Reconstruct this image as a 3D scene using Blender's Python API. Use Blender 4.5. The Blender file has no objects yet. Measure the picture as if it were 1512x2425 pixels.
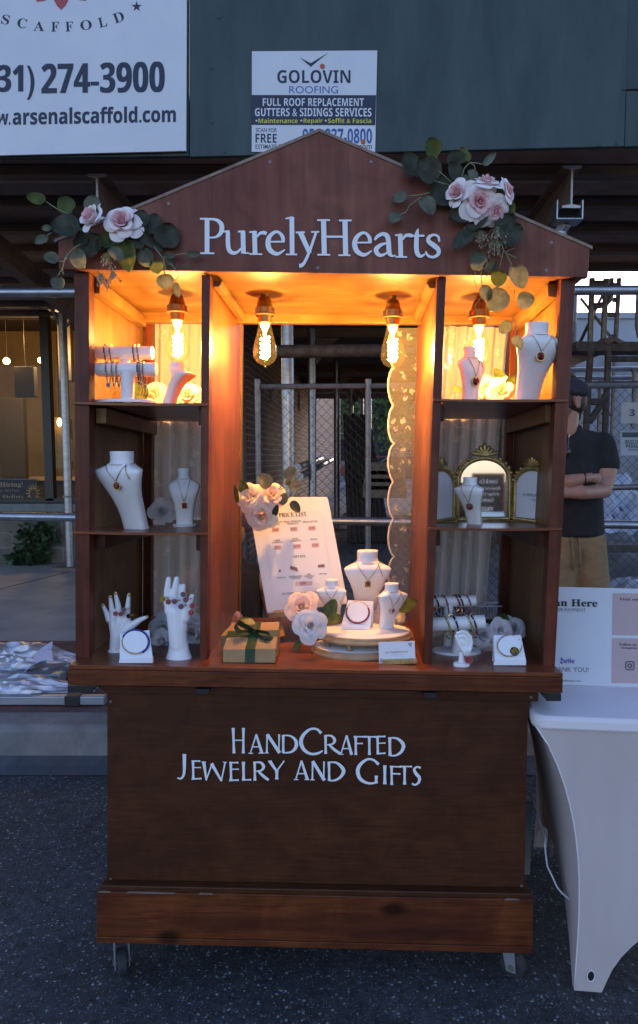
import bpy, math, random
from mathutils import Vector as V, Matrix
random.seed(7)
S = bpy.context.scene
COL = S.collection
R = math.radians
# ---------------------------------------------------------------- camera, sky, sun, exposure
F = 1617.0                      # focal length in units of a 1512 x 2425 picture grid
PX, PY = 835.0, 1212.5          # principal point in that grid
PITCH = R(4.5)
CAM = V((0, 0, 1.45))
cam = bpy.data.cameras.new('camera'); cam.sensor_fit = 'VERTICAL'; cam.sensor_height = 36; cam.lens = 24.0
cam.shift_x = (756 - PX) / 2425; cam.clip_end = 500; cam.clip_start = 0.05
co = bpy.data.objects.new('camera', cam); COL.objects.link(co); co.location = CAM
co.rotation_euler = (R(90) - PITCH, 0, 0); S.camera = co
W = bpy.data.worlds.new('World'); S.world = W; W.use_nodes = True
wn = W.node_tree.nodes; bg = wn['Background']
sky = wn.new('ShaderNodeTexSky'); sky.sky_type = 'NISHITA'; sky.sun_disc = False
SUN_EL, SUN_ROT = R(12), R(25)
sky.sun_elevation = SUN_EL; sky.sun_rotation = SUN_ROT; sky.ozone_density = 2.2; sky.air_density = 1.0; sky.dust_density = 0.6
bg.inputs['Strength'].default_value = 0.1
wb = wn.new('ShaderNodeMix'); wb.data_type = 'RGBA'; wb.blend_type = 'MULTIPLY'; wb.inputs[0].default_value = 1; wb.inputs[7].default_value = (1.06, .97, 1.14, 1)   # evening white balance
W.node_tree.links.new(sky.outputs[0], wb.inputs[6]); W.node_tree.links.new(wb.outputs[2], bg.inputs[0])
sl = bpy.data.lights.new('sun', 'SUN'); sl.energy = 0.25; sl.angle = R(15); sl.color = (1, .93, .85)
so = bpy.data.objects.new('sun', sl); COL.objects.link(so)
so.rotation_euler = V((-math.sin(SUN_ROT) * math.cos(SUN_EL), -math.cos(SUN_ROT) * math.cos(SUN_EL), -math.sin(SUN_EL))).to_track_quat('-Z', 'Y').to_euler()
S.view_settings.view_transform = 'Standard'; S.view_settings.look = 'None'
S.view_settings.exposure = 1.88; S.view_settings.gamma = 1.0
S.render.engine = 'CYCLES'; S.cycles.use_denoising = True; S.cycles.max_bounces = 8
S.cycles.transparent_max_bounces = 24; S.cycles.caustics_reflective = False; S.cycles.caustics_refractive = False
S.cycles.sample_clamp_indirect = 4.0

# ---------------------------------------------------------------- picture grid to world
cp, sp = math.cos(PITCH), math.sin(PITCH)
def ray(px, py):
    xc = (px - PX) / F; yc = (PY - py) / F
    return V((xc, cp + yc * sp, -sp + yc * cp))
def P(px, py, Y):
    d = ray(px, py); return CAM + d * (Y / d.y)
def hit(px, py, p0, n):
    d = ray(px, py); return CAM + d * ((p0 - CAM).dot(n) / d.dot(n))
def ground(px, py, z=0.0): return hit(px, py, V((0, 0, z)), V((0, 0, 1)))
def m(px, Y): return px * Y / F
_d = ray(835, 1130); CD = V((_d.x / _d.y, 1, _d.z / _d.y))      # depth axis of the cart, which leans back a little
def PD(px, py, Y, d=0.0): return P(px, py, Y) + CD * d
def zf(x0, y0, s): return lambda x, y: ((x0 + x / s) / 1.6495, (y0 + y / s) / 1.6495)
Z3 = zf(200, 1000, 1.89); Z4 = zf(900, 1000, 1.89); Z5 = zf(1600, 1000, 1.691); ZL = zf(200, 1600, 2.16)
ZC = zf(850, 1700, 1.779); ZR = zf(1600, 1600, 1.6913); GL = zf(90, 700, 2.1296); GR = zf(1500, 520, 2.3262)
RB = zf(1700, 2250, 3.78); BG = zf(2150, 1050, 4.0407); MN = zf(2150, 1600, 3.369); TU = zf(950, 1250, 2.16)
S6 = zf(950, 180, 2.749); AS = zf(0, 0, 2.0432); PB = zf(950, 1850, 3.024); GB = zf(850, 2350, 3.78)
PH = zf(750, 820, 1.512); HC = zf(680, 2800, 1.512); SG = zf(2000, 2250, 3.0607); TC = zf(2000, 3000, 2.425)
TW = zf(0, 1000, 2.4238); LW = zf(0, 1900, 2.2044)

# ---------------------------------------------------------------- mesh builder
class MB:
    def __init__(s): s.v = []; s.f = []; s.mi = []; s.k = 0
    def add(s, vs, fs):
        b = len(s.v); s.v += [V(x) for x in vs]; s.f += [[i + b for i in f] for f in fs]; s.mi += [s.k] * len(fs); return s
    def prism(s, pts, vec):
        n = len(pts); vec = V(vec)
        return s.add(list(pts) + [V(p) + vec for p in pts],
              [list(range(n)), list(range(2 * n - 1, n - 1, -1))] + [[i, i + n, (i + 1) % n + n, (i + 1) % n] for i in range(n)])
    def poly(s, pts): return s.add(pts, [list(range(len(pts)))])
    def box(s, c, sz, rot=None):
        c = V(c); h = V(sz) / 2
        vs = [V((x * h.x, y * h.y, z * h.z)) for x in (-1, 1) for y in (-1, 1) for z in (-1, 1)]
        if rot is not None: vs = [rot @ v for v in vs]
        return s.add([c + v for v in vs], [[0, 1, 3, 2], [4, 6, 7, 5], [0, 4, 5, 1], [2, 3, 7, 6], [0, 2, 6, 4], [1, 5, 7, 3]])
    def bar(s, a, b, w, h, up=(0, 0, 1)):
        a, b = V(a), V(b); t = (b - a); L = t.length; t.normalize()
        u = V(up); sd = t.cross(u)
        if sd.length < 1e-4: sd = t.cross(V((1, 0, 0)))
        sd.normalize(); u = sd.cross(t)
        q = [a + sd * (i * w / 2) + u * (j * h / 2) for i, j in ((-1, -1), (1, -1), (1, 1), (-1, 1))]
        return s.prism(q, b - a)
    def tube(s, pts, r, n=8, close=False, caps=True):
        pts = [V(p) for p in pts]; N = len(pts)
        rs = r if isinstance(r, (list, tuple)) else [r] * N
        vs = []; fs = []; prev = None
        for i in range(N):
            if close: t = pts[(i + 1) % N] - pts[i - 1]
            else: t = pts[min(i + 1, N - 1)] - pts[max(i - 1, 0)]
            if t.length < 1e-9: t = V((0, 0, 1))
            t.normalize()
            if prev is None:
                a = V((0, 0, 1)) if abs(t.z) < .9 else V((1, 0, 0))
                e = t.cross(a).normalized()
            else:
                e = (prev - t * prev.dot(t))
                e = e.normalized() if e.length > 1e-6 else t.orthogonal().normalized()
            prev = e; g = t.cross(e)
            for k in range(n):
                a = 2 * math.pi * k / n
                vs.append(pts[i] + (e * math.cos(a) + g * math.sin(a)) * rs[i])
        for i in range(N if close else N - 1):
            j = (i + 1) % N
            for k in range(n):
                l = (k + 1) % n
                fs.append([i * n + k, i * n + l, j * n + l, j * n + k])
        if caps and not close:
            fs.append(list(range(n - 1, -1, -1))); fs.append([(N - 1) * n + k for k in range(n)])
        return s.add(vs, fs)
    def lathe(s, prof, o, ax=(0, 0, 1), n=20, sx=1, sy=1, e1=None):
        ax = V(ax).normalized(); o = V(o)
        e = V(e1) if e1 else (V((1, 0, 0)) if abs(ax.x) < .9 else V((0, 1, 0)))
        e = (e - ax * e.dot(ax)).normalized(); g = ax.cross(e)
        vs = []; fs = []
        for r, z in prof:
            for k in range(n):
                a = 2 * math.pi * k / n
                vs.append(o + ax * z + e * (math.cos(a) * r * sx) + g * (math.sin(a) * r * sy))
        for i in range(len(prof) - 1):
            for k in range(n):
                l = (k + 1) % n
                fs.append([i * n + k, i * n + l, (i + 1) * n + l, (i + 1) * n + k])
        fs.append(list(range(n - 1, -1, -1))); fs.append([(len(prof) - 1) * n + k for k in range(n)])
        return s.add(vs, fs)
    def ball(s, c, r, n=10, sc=(1, 1, 1)):
        c = V(c); vs = []; fs = []; h = n // 2
        for i in range(h + 1):
            t = math.pi * i / h
            for k in range(n):
                a = 2 * math.pi * k / n
                vs.append(c + V((math.sin(t) * math.cos(a) * r * sc[0], math.sin(t) * math.sin(a) * r * sc[1], math.cos(t) * r * sc[2])))
        for i in range(h):
            for k in range(n):
                l = (k + 1) % n
                fs.append([i * n + k, (i + 1) * n + k, (i + 1) * n + l, i * n + l])
        return s.add(vs, fs)
    def grid(s, fn, nu, nv):
        vs = [fn(i / nu, j / nv) for j in range(nv + 1) for i in range(nu + 1)]
        fs = [[j * (nu + 1) + i, j * (nu + 1) + i + 1, (j + 1) * (nu + 1) + i + 1, (j + 1) * (nu + 1) + i] for j in range(nv) for i in range(nu)]
        return s.add(vs, fs)
    def stroke(s, pts, mapf, lift):
        """pen stroke (x, y, width) smoothed and laid on a surface by mapf(x, y, lift)"""
        if len(pts) > 2:
            q = []
            for i in range(len(pts) - 1):
                p0, p1, p2, p3 = pts[max(i - 1, 0)], pts[i], pts[i + 1], pts[min(i + 2, len(pts) - 1)]
                for k in range(6):
                    t = k / 6
                    q.append([.5 * (2 * b + (c - a) * t + (2 * a - 5 * b + 4 * c - d) * t * t + (3 * b - a - 3 * c + d) * t ** 3) for a, b, c, d in zip(p0, p1, p2, p3)])
            q.append(list(pts[-1])); pts = q
        L = []; Rr = []
        for i, (x, y, w) in enumerate(pts):
            a = pts[max(i - 1, 0)]; b = pts[min(i + 1, len(pts) - 1)]
            dx, dy = b[0] - a[0], b[1] - a[1]; l = math.hypot(dx, dy) or 1
            nx, ny = -dy / l * w / 2, dx / l * w / 2
            L.append(mapf(x + nx, y + ny, lift)); Rr.append(mapf(x - nx, y - ny, lift))
        n = len(L)
        return s.add(L + Rr, [[i, i + 1, n + i + 1, n + i] for i in range(n - 1)])
    def text(s, body, quad, style='', off=0.0):
        vs, fs = glyphs(body, style, off); a, b, c, d = [V(p) for p in quad]   # BL BR TR TL
        return s.add([(a * (1 - x) + b * x) * (1 - y) + (d * (1 - x) + c * x) * y for x, y in vs], fs)
    def build(s, name, mat, parent=None, smooth=0, origin=None, bevel=0):
        o0 = V(origin) if origin is not None else (parent['_w'] if parent is not None and '_w' in parent else None)
        o0 = V(o0) if o0 is not None else V((0, 0, 0))
        me = bpy.data.meshes.new(name); me.from_pydata([v - o0 for v in s.v], [], s.f); me.update()
        mats = mat if isinstance(mat, (list, tuple)) else [mat]
        for x in mats: me.materials.append(x)
        if len(mats) > 1: me.polygons.foreach_set('material_index', s.mi)
        if smooth:
            me.polygons.foreach_set('use_smooth', [True] * len(me.polygons))
            if smooth < 180: me.set_sharp_from_angle(angle=R(smooth))
        o = bpy.data.objects.new(name, me); COL.objects.link(o)
        if parent is not None: o.parent = parent
        else: o.location = o0
        if bevel:
            bv = o.modifiers.new('bevel', 'BEVEL'); bv.width = bevel; bv.segments = 2; bv.limit_method = 'ANGLE'
        o['_w'] = tuple(o0)
        return o
_gc = {}
def glyphs(body, style, off):
    key = (body, style, off)
    if key in _gc: return _gc[key]
    def cv(c):
        A, a, d = {'serif': (0x1D400, 0x1D41A, 0x1D7CE), 'bold': (0x1D5D4, 0x1D5EE, 0x1D7EC)}.get(style, (0, 0, 0))
        if not A: return c
        if 'A' <= c <= 'Z': return chr(A + ord(c) - 65)
        if 'a' <= c <= 'z': return chr(a + ord(c) - 97)
        if '0' <= c <= '9': return chr(d + ord(c) - 48)
        return c
    c = bpy.data.curves.new('t', 'FONT'); c.body = ''.join(cv(x) for x in body); c.size = 1; c.offset = off; c.resolution_u = 4
    o = bpy.data.objects.new('t', c); me = bpy.data.meshes.new_from_object(o)
    xs = [v.co.x for v in me.vertices]; ys = [v.co.y for v in me.vertices]
    x0, x1, y0, y1 = min(xs), max(xs), min(ys), max(ys)
    r = ([((v.co.x - x0) / (x1 - x0), (v.co.y - y0) / (y1 - y0)) for v in me.vertices], [list(p.vertices) for p in me.polygons])
    bpy.data.objects.remove(o); bpy.data.meshes.remove(me); bpy.data.curves.remove(c)
    _gc[key] = r; return r
def tag(o, label, cat, group=None):
    o['label'] = label; o['category'] = cat
    if group: o['group'] = group
    return o
def thing(name, label, cat, loc=(0, 0, 0), group=None):
    o = bpy.data.objects.new(name, None); COL.objects.link(o); o.location = V(loc); o['_w'] = tuple(V(loc)); o.empty_display_size = .05
    return tag(o, label, cat, group)
def struct(o): o['kind'] = 'structure'; return o
def stuff(o, label, cat): o['kind'] = 'stuff'; return tag(o, label, cat)
def capsule(mb, a, ra, b, rb, n=12):
    a, b = V(a), V(b); t = b - a; L = t.length
    if L < 1e-6: return mb.ball(a, ra, n)
    prof = [(ra * math.cos(x), -ra * math.sin(x)) for x in (R(89), R(60), R(30))] + [(ra, 0), (rb, L)] + [(rb * math.cos(x), L + rb * math.sin(x)) for x in (R(30), R(60), R(89))]
    return mb.lathe(prof, a, t, n)
def blob(name, mb, mat, parent, voxel, smooth=4, origin=None):
    """closed overlapping pieces fused into one continuous skin"""
    o = mb.build(name, mat, parent, 180, origin)
    r = o.modifiers.new('r', 'REMESH'); r.mode = 'VOXEL'; r.voxel_size = voxel; r.use_smooth_shade = True
    q = o.modifiers.new('s', 'SMOOTH'); q.factor = .5; q.iterations = smooth
    dg = bpy.context.evaluated_depsgraph_get(); me = bpy.data.meshes.new_from_object(o.evaluated_get(dg))
    o.modifiers.clear(); old = o.data; o.data = me; bpy.data.meshes.remove(old); me.name = name
    if not me.materials: me.materials.append(mat)
    return o

# ---------------------------------------------------------------- materials
def _new(name):
    mt = bpy.data.materials.new(name); mt.use_nodes = True
    nt = mt.node_tree; return mt, nt, nt.nodes, nt.links, nt.nodes['Principled BSDF']
def pm(name, c1, c2=None, sc=(8, 8, 8), rough=.6, metal=0, bump=0.0, detail=5, lo=.35, hi=.65, coat=0, spec=.5, r2=None, c3=None, sss=0):
    """principled surface: two (three) colours mixed by stretched noise, bump from the same noise"""
    mt, nt, n, L, b = _new(name)
    b.inputs['Roughness'].default_value = rough; b.inputs['Metallic'].default_value = metal
    b.inputs['Coat Weight'].default_value = coat; b.inputs['Coat Roughness'].default_value = .25; b.inputs['Specular IOR Level'].default_value = spec
    b.inputs['Base Color'].default_value = (*c1, 1)
    if sss: b.inputs['Subsurface Weight'].default_value = sss; b.inputs['Subsurface Radius'].default_value = (.01, .006, .004)
    if c2 is None: return mt
    tc = n.new('ShaderNodeTexCoord'); mp = n.new('ShaderNodeMapping'); mp.inputs['Scale'].default_value = sc
    L.new(tc.outputs['Object'], mp.inputs[0])
    no = n.new('ShaderNodeTexNoise'); no.inputs['Scale'].default_value = 1; no.inputs['Detail'].default_value = detail; no.inputs['Roughness'].default_value = .62
    no.inputs['Distortion'].default_value = .4
    L.new(mp.outputs[0], no.inputs['Vector'])
    rp = n.new('ShaderNodeValToRGB'); e = rp.color_ramp.elements
    e[0].position = lo; e[0].color = (*c1, 1); e[1].position = hi; e[1].color = (*c2, 1)
    if c3: x = e.new((lo + hi) / 2); x.color = (*c3, 1)
    L.new(no.outputs['Fac'], rp.inputs[0]); L.new(rp.outputs[0], b.inputs['Base Color'])
    if r2 is not None:
        mr = n.new('ShaderNodeMapRange'); mr.inputs['From Min'].default_value = .3; mr.inputs['From Max'].default_value = .7
        mr.inputs['To Min'].default_value = rough; mr.inputs['To Max'].default_value = r2
        L.new(no.outputs['Fac'], mr.inputs[0]); L.new(mr.outputs[0], b.inputs['Roughness'])
    if bump:
        bp = n.new('ShaderNodeBump'); bp.inputs['Strength'].default_value = bump; bp.inputs['Distance'].default_value = .004
        L.new(no.outputs['Fac'], bp.inputs['Height']); L.new(bp.outputs[0], b.inputs['Normal'])
    return mt
def wood(name, c1, c2, c3, grain, rough=.4, blotch=.5, coat=.06, fine=60, bump=.15, knots=0, lo=.25):
    """stained timber: fine stretched grain over broad stain blotches; grain = axis the fibres run along"""
    mt, nt, n, L, b = _new(name)
    tc = n.new('ShaderNodeTexCoord')
    def noise(sc, det, dist=0.3):
        mp = n.new('ShaderNodeMapping'); mp.inputs['Scale'].default_value = sc; L.new(tc.outputs['Object'], mp.inputs[0])
        no = n.new('ShaderNodeTexNoise'); no.inputs['Scale'].default_value = 1; no.inputs['Detail'].default_value = det; no.inputs['Distortion'].default_value = dist
        L.new(mp.outputs[0], no.inputs['Vector']); return no.outputs['Fac']
    g = [fine, fine, fine]; g[grain] = fine * .06
    q = [7, 7, 7]; q[grain] = 1.6
    a = noise(tuple(g), 5, .6); c = noise(tuple(q), 4, .8)
    r1 = n.new('ShaderNodeValToRGB'); e = r1.color_ramp.elements
    e[0].position = lo; e[0].color = (*c1, 1); e[1].position = 1 - lo; e[1].color = (*c2, 1)
    L.new(a, r1.inputs[0])
    r2 = n.new('ShaderNodeValToRGB'); e = r2.color_ramp.elements
    e[0].position = .38; e[0].color = (0, 0, 0, 1); e[1].position = .7; e[1].color = (blotch, blotch, blotch, 1)
    L.new(c, r2.inputs[0])
    mx = n.new('ShaderNodeMix'); mx.data_type = 'RGBA'; mx.inputs[7].default_value = (*c3, 1)
    L.new(r2.outputs[0], mx.inputs[0]); L.new(r1.outputs[0], mx.inputs[6])
    d = noise((9, 9, 9), 6, 1.2); k_ = n.new('ShaderNodeMapRange'); k_.inputs['From Min'].default_value = .3; k_.inputs['From Max'].default_value = .7; k_.inputs['To Min'].default_value = .78; k_.inputs['To Max'].default_value = 1.22; L.new(d, k_.inputs[0])
    m2 = n.new('ShaderNodeMix'); m2.data_type = 'RGBA'; m2.blend_type = 'MULTIPLY'; m2.inputs[0].default_value = 1; L.new(mx.outputs[2], m2.inputs[6]); L.new(k_.outputs[0], m2.inputs[7]); out = m2.outputs[2]
    if knots:
        mp = n.new('ShaderNodeMapping'); q = [5.5, 5.5, 5.5]; q[grain] = 3.2; mp.inputs['Scale'].default_value = q; L.new(tc.outputs['Object'], mp.inputs[0])
        vo = n.new('ShaderNodeTexVoronoi'); vo.inputs['Scale'].default_value = 1; L.new(mp.outputs[0], vo.inputs['Vector']); k2 = n.new('ShaderNodeMapRange'); k2.inputs['From Min'].default_value = .06; k2.inputs['From Max'].default_value = .16; k2.inputs['To Min'].default_value = .25; k2.inputs['To Max'].default_value = 1; L.new(vo.outputs['Distance'], k2.inputs[0])
        m3 = n.new('ShaderNodeMix'); m3.data_type = 'RGBA'; m3.blend_type = 'MULTIPLY'; m3.inputs[0].default_value = 1; L.new(out, m3.inputs[6]); L.new(k2.outputs[0], m3.inputs[7]); out = m3.outputs[2]
    L.new(out, b.inputs['Base Color'])
    mr = n.new('ShaderNodeMapRange'); mr.inputs['To Min'].default_value = rough - .08; mr.inputs['To Max'].default_value = rough + .15
    L.new(c, mr.inputs[0]); L.new(mr.outputs[0], b.inputs['Roughness'])
    bp = n.new('ShaderNodeBump'); bp.inputs['Strength'].default_value = bump; bp.inputs['Distance'].default_value = .002
    L.new(a, bp.inputs['Height']); L.new(bp.outputs[0], b.inputs['Normal'])
    b.inputs['Coat Weight'].default_value = coat; b.inputs['Coat Roughness'].default_value = .3; b.inputs['Specular IOR Level'].default_value = .22
    return mt
def emit(name, col, st):
    mt, nt, n, L, b = _new(name); b.inputs['Base Color'].default_value = (*col, 1)
    b.inputs['Emission Color'].default_value = (*col, 1); b.inputs['Emission Strength'].default_value = st; return mt
def brick(name, c1, c2, mortar, axes, bw=.22, bh=.075, rough=.85, mb=.02):
    mt, nt, n, L, b = _new(name); b.inputs['Roughness'].default_value = rough
    tc = n.new('ShaderNodeTexCoord'); sx = n.new('ShaderNodeSeparateXYZ'); cx = n.new('ShaderNodeCombineXYZ')
    L.new(tc.outputs['Object'], sx.inputs[0]); L.new(sx.outputs[axes[0]], cx.inputs[0]); L.new(sx.outputs[axes[1]], cx.inputs[1])
    br = n.new('ShaderNodeTexBrick'); br.inputs['Scale'].default_value = 1; br.inputs['Brick Width'].default_value = bw; br.inputs['Row Height'].default_value = bh
    br.inputs['Mortar Size'].default_value = mb * .5; br.inputs['Color1'].default_value = (*c1, 1); br.inputs['Color2'].default_value = (*c2, 1); br.inputs['Mortar'].default_value = (*mortar, 1)
    L.new(cx.outputs[0], br.inputs['Vector'])
    no = n.new('ShaderNodeTexNoise'); no.inputs['Scale'].default_value = 9; no.inputs['Detail'].default_value = 6; L.new(tc.outputs['Object'], no.inputs['Vector'])
    mr = n.new('ShaderNodeMapRange'); mr.inputs['To Min'].default_value = .55; mr.inputs['To Max'].default_value = 1.4; L.new(no.outputs['Fac'], mr.inputs[0])
    mx = n.new('ShaderNodeMix'); mx.data_type = 'RGBA'; mx.blend_type = 'MULTIPLY'; mx.inputs[0].default_value = 1
    L.new(br.outputs['Color'], mx.inputs[6]); L.new(mr.outputs[0], mx.inputs[7]); L.new(mx.outputs[2], b.inputs['Base Color'])
    bp = n.new('ShaderNodeBump'); bp.inputs['Strength'].default_value = .5; bp.inputs['Distance'].default_value = .006; bp.invert = True
    L.new(br.outputs['Fac'], bp.inputs['Height']); L.new(bp.outputs[0], b.inputs['Normal'])
    return mt
def glass(name, tint=(1, 1, 1), refl=.6, blend=.25, rough=.02, glow=0):
    mt, nt, n, L, b = _new(name); n.remove(b)
    tr = n.new('ShaderNodeBsdfTransparent'); tr.inputs[0].default_value = (*tint, 1)
    gl = n.new('ShaderNodeBsdfGlossy'); gl.inputs['Roughness'].default_value = rough
    lw = n.new('ShaderNodeLayerWeight'); lw.inputs['Blend'].default_value = blend
    ml = n.new('ShaderNodeMath'); ml.operation = 'MULTIPLY'; ml.inputs[1].default_value = refl
    L.new(lw.outputs['Fresnel'], ml.inputs[0])
    mx = n.new('ShaderNodeMixShader'); L.new(ml.outputs[0], mx.inputs[0]); L.new(tr.outputs[0], mx.inputs[1]); L.new(gl.outputs[0], mx.inputs[2])
    if glow:
        em = n.new('ShaderNodeEmission'); em.inputs[0].default_value = (1, .55, .12, 1); em.inputs[1].default_value = glow; ad = n.new('ShaderNodeAddShader')
        L.new(mx.outputs[0], ad.inputs[0]); L.new(em.outputs[0], ad.inputs[1]); L.new(ad.outputs[0], n['Material Output'].inputs[0]); return mt
    L.new(mx.outputs[0], n['Material Output'].inputs[0]); return mt
def lace(name, col=(.72, .70, .67), base=.74, motif=.97, sc=16):
    mt, nt, n, L, b = _new(name); n.remove(b)
    tc = n.new('ShaderNodeTexCoord')
    v = n.new('ShaderNodeTexVoronoi'); v.inputs['Scale'].default_value = sc; L.new(tc.outputs['Object'], v.inputs['Vector'])
    no = n.new('ShaderNodeTexNoise'); no.inputs['Scale'].default_value = 95; no.inputs['Detail'].default_value = 2; L.new(tc.outputs['Object'], no.inputs['Vector'])
    ad = n.new('ShaderNodeMath'); ad.operation = 'MULTIPLY_ADD'; ad.inputs[1].default_value = 1.1; L.new(no.outputs['Fac'], ad.inputs[0]); L.new(v.outputs['Distance'], ad.inputs[2])
    rp = n.new('ShaderNodeValToRGB'); e = rp.color_ramp.elements
    e[0].position = .70; e[0].color = (motif,) * 3 + (1,); e[1].position = .80; e[1].color = (base,) * 3 + (1,); L.new(ad.outputs[0], rp.inputs[0])
    di = n.new('ShaderNodeBsdfDiffuse'); di.inputs[0].default_value = (*col, 1); tl = n.new('ShaderNodeBsdfTranslucent'); tl.inputs[0].default_value = (*col, 1)
    m1 = n.new('ShaderNodeMixShader'); m1.inputs[0].default_value = .4; L.new(di.outputs[0], m1.inputs[1]); L.new(tl.outputs[0], m1.inputs[2])
    tr = n.new('ShaderNodeBsdfTransparent'); m2 = n.new('ShaderNodeMixShader'); L.new(rp.outputs[0], m2.inputs[0]); L.new(tr.outputs[0], m2.inputs[1]); L.new(m1.outputs[0], m2.inputs[2])
    L.new(m2.outputs[0], n['Material Output'].inputs[0]); return mt
def petal(name, c1, c2=None, trans=.22):
    mt, nt, n, L, b = _new(name); b.inputs['Base Color'].default_value = (*c1, 1); b.inputs['Roughness'].default_value = .7
    tl = n.new('ShaderNodeBsdfTranslucent'); tl.inputs[0].default_value = (*c1, 1)
    if c2:
        tc = n.new('ShaderNodeTexCoord'); no = n.new('ShaderNodeTexNoise'); no.inputs['Scale'].default_value = 45; no.inputs['Detail'].default_value = 4
        L.new(tc.outputs['Object'], no.inputs['Vector'])
        rp = n.new('ShaderNodeValToRGB'); e = rp.color_ramp.elements; e[0].position = .35; e[0].color = (*c1, 1); e[1].position = .65; e[1].color = (*c2, 1)
        L.new(no.outputs['Fac'], rp.inputs[0]); L.new(rp.outputs[0], b.inputs['Base Color']); L.new(rp.outputs[0], tl.inputs[0])
    mx = n.new('ShaderNodeMixShader'); mx.inputs[0].default_value = trans
    L.new(b.outputs[0], mx.inputs[1]); L.new(tl.outputs[0], mx.inputs[2]); L.new(mx.outputs[0], n['Material Output'].inputs[0]); return mt
def asphalt():
    mt, nt, n, L, b = _new('asphalt'); tc = n.new('ShaderNodeTexCoord')
    wn_ = n.new('ShaderNodeTexNoise'); wn_.inputs['Scale'].default_value = 70; wn_.inputs['Detail'].default_value = 4; L.new(tc.outputs['Object'], wn_.inputs['Vector'])
    wv = n.new('ShaderNodeVectorMath'); wv.operation = 'MULTIPLY_ADD'; wv.inputs[1].default_value = (.018, .018, 0); L.new(wn_.outputs['Color'], wv.inputs[0]); L.new(tc.outputs['Object'], wv.inputs[2])
    def vor(sc, thr, bright):
        v = n.new('ShaderNodeTexVoronoi'); v.inputs['Scale'].default_value = sc; v.inputs['Randomness'].default_value = 1; L.new(wv.outputs[0], v.inputs['Vector'])
        s = n.new('ShaderNodeSeparateColor'); L.new(v.outputs['Color'], s.inputs[0])
        g = n.new('ShaderNodeMath'); g.operation = 'GREATER_THAN'; g.inputs[1].default_value = thr; L.new(s.outputs[0], g.inputs[0])
        l = n.new('ShaderNodeMath'); l.operation = 'LESS_THAN'; l.inputs[1].default_value = .34; L.new(v.outputs['Distance'], l.inputs[0])
        p = n.new('ShaderNodeMath'); p.operation = 'MULTIPLY'; L.new(g.outputs[0], p.inputs[0]); L.new(l.outputs[0], p.inputs[1])
        q = n.new('ShaderNodeMath'); q.operation = 'MULTIPLY'; L.new(p.outputs[0], q.inputs[0])
        k = n.new('ShaderNodeMath'); k.operation = 'MULTIPLY'; k.inputs[1].default_value = bright; L.new(s.outputs[1], k.inputs[0]); L.new(k.outputs[0], q.inputs[1])
        return q.outputs[0], v
    a, va = vor(85, .74, .9); c, vc = vor(190, .58, .6)
    mxm = n.new('ShaderNodeMath'); mxm.operation = 'MAXIMUM'; L.new(a, mxm.inputs[0]); L.new(c, mxm.inputs[1])
    no = n.new('ShaderNodeTexNoise'); no.inputs['Scale'].default_value = 40; no.inputs['Detail'].default_value = 8; no.inputs['Roughness'].default_value = .75; L.new(tc.outputs['Object'], no.inputs['Vector'])
    n2 = n.new('ShaderNodeTexNoise'); n2.inputs['Scale'].default_value = 1.6; n2.inputs['Detail'].default_value = 5; L.new(tc.outputs['Object'], n2.inputs['Vector'])
    rp = n.new('ShaderNodeValToRGB'); e = rp.color_ramp.elements; e[0].position = .3; e[0].color = (.008, .008, .009, 1); e[1].position = .72; e[1].color = (.085, .085, .09, 1); L.new(no.outputs['Fac'], rp.inputs[0])
    r2 = n.new('ShaderNodeMapRange'); r2.inputs['From Min'].default_value = .3; r2.inputs['From Max'].default_value = .7; r2.inputs['To Min'].default_value = .45; r2.inputs['To Max'].default_value = 1.45; L.new(n2.outputs['Fac'], r2.inputs[0])
    m0 = n.new('ShaderNodeMix'); m0.data_type = 'RGBA'; m0.blend_type = 'MULTIPLY'; m0.inputs[0].default_value = 1; L.new(rp.outputs[0], m0.inputs[6]); L.new(r2.outputs[0], m0.inputs[7])
    m1 = n.new('ShaderNodeMix'); m1.data_type = 'RGBA'; m1.inputs[7].default_value = (.42, .43, .44, 1); L.new(mxm.outputs[0], m1.inputs[0]); L.new(m0.outputs[2], m1.inputs[6]); L.new(m1.outputs[2], b.inputs['Base Color'])
    b.inputs['Roughness'].default_value = .8
    bp = n.new('ShaderNodeBump'); bp.inputs['Strength'].default_value = .8; bp.inputs['Distance'].default_value = .006
    L.new(no.outputs['Fac'], bp.inputs['Height']); L.new(bp.outputs[0], b.inputs['Normal']); return mt

M = {}
M['dark_wood'] = wood('dark_wood', (.045, .012, .007), (.105, .032, .014), (.03, .009, .007), 0)
M['post_wood'] = wood('post_wood', (.085, .019, .010), (.17, .042, .019), (.05, .012, .008), 2)
M['panel_wood'] = wood('panel_wood', (.056, .019, .008), (.092, .031, .012), (.037, .012, .006), 0, fine=150, blotch=.6, lo=.28)
M['base_wood'] = wood('base_wood', (.085, .020, .008), (.20, .056, .017), (.04, .010, .006), 0, fine=120, blotch=.8, knots=1, lo=.25)
M['gable_wood'] = wood('gable_wood', (.15, .046, .028), (.24, .088, .055), (.11, .028, .020), 2, fine=50, blotch=.7, rough=.5)
M['ply'] = wood('ply', (.13, .060, .016), (.22, .108, .029), (.10, .042, .012), 2, fine=45, rough=.38, coat=.15)
M['ply_x'] = wood('ply_x', (.15, .07, .018), (.25, .122, .033), (.12, .048, .014), 0, fine=45, rough=.38, coat=.15)
M['divider'] = wood('divider', (.17, .046, .014), (.28, .085, .025), (.14, .033, .011), 2, fine=40, rough=.34, coat=.25)
M['counter_wood'] = wood('counter_wood', (.15, .038, .013), (.26, .072, .022), (.11, .027, .011), 0, fine=35, rough=.3, coat=.3)
M['raw_edge'] = pm('raw_edge', (.30, .22, .16), (.2, .12, .09), (30, 60, 30))
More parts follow.
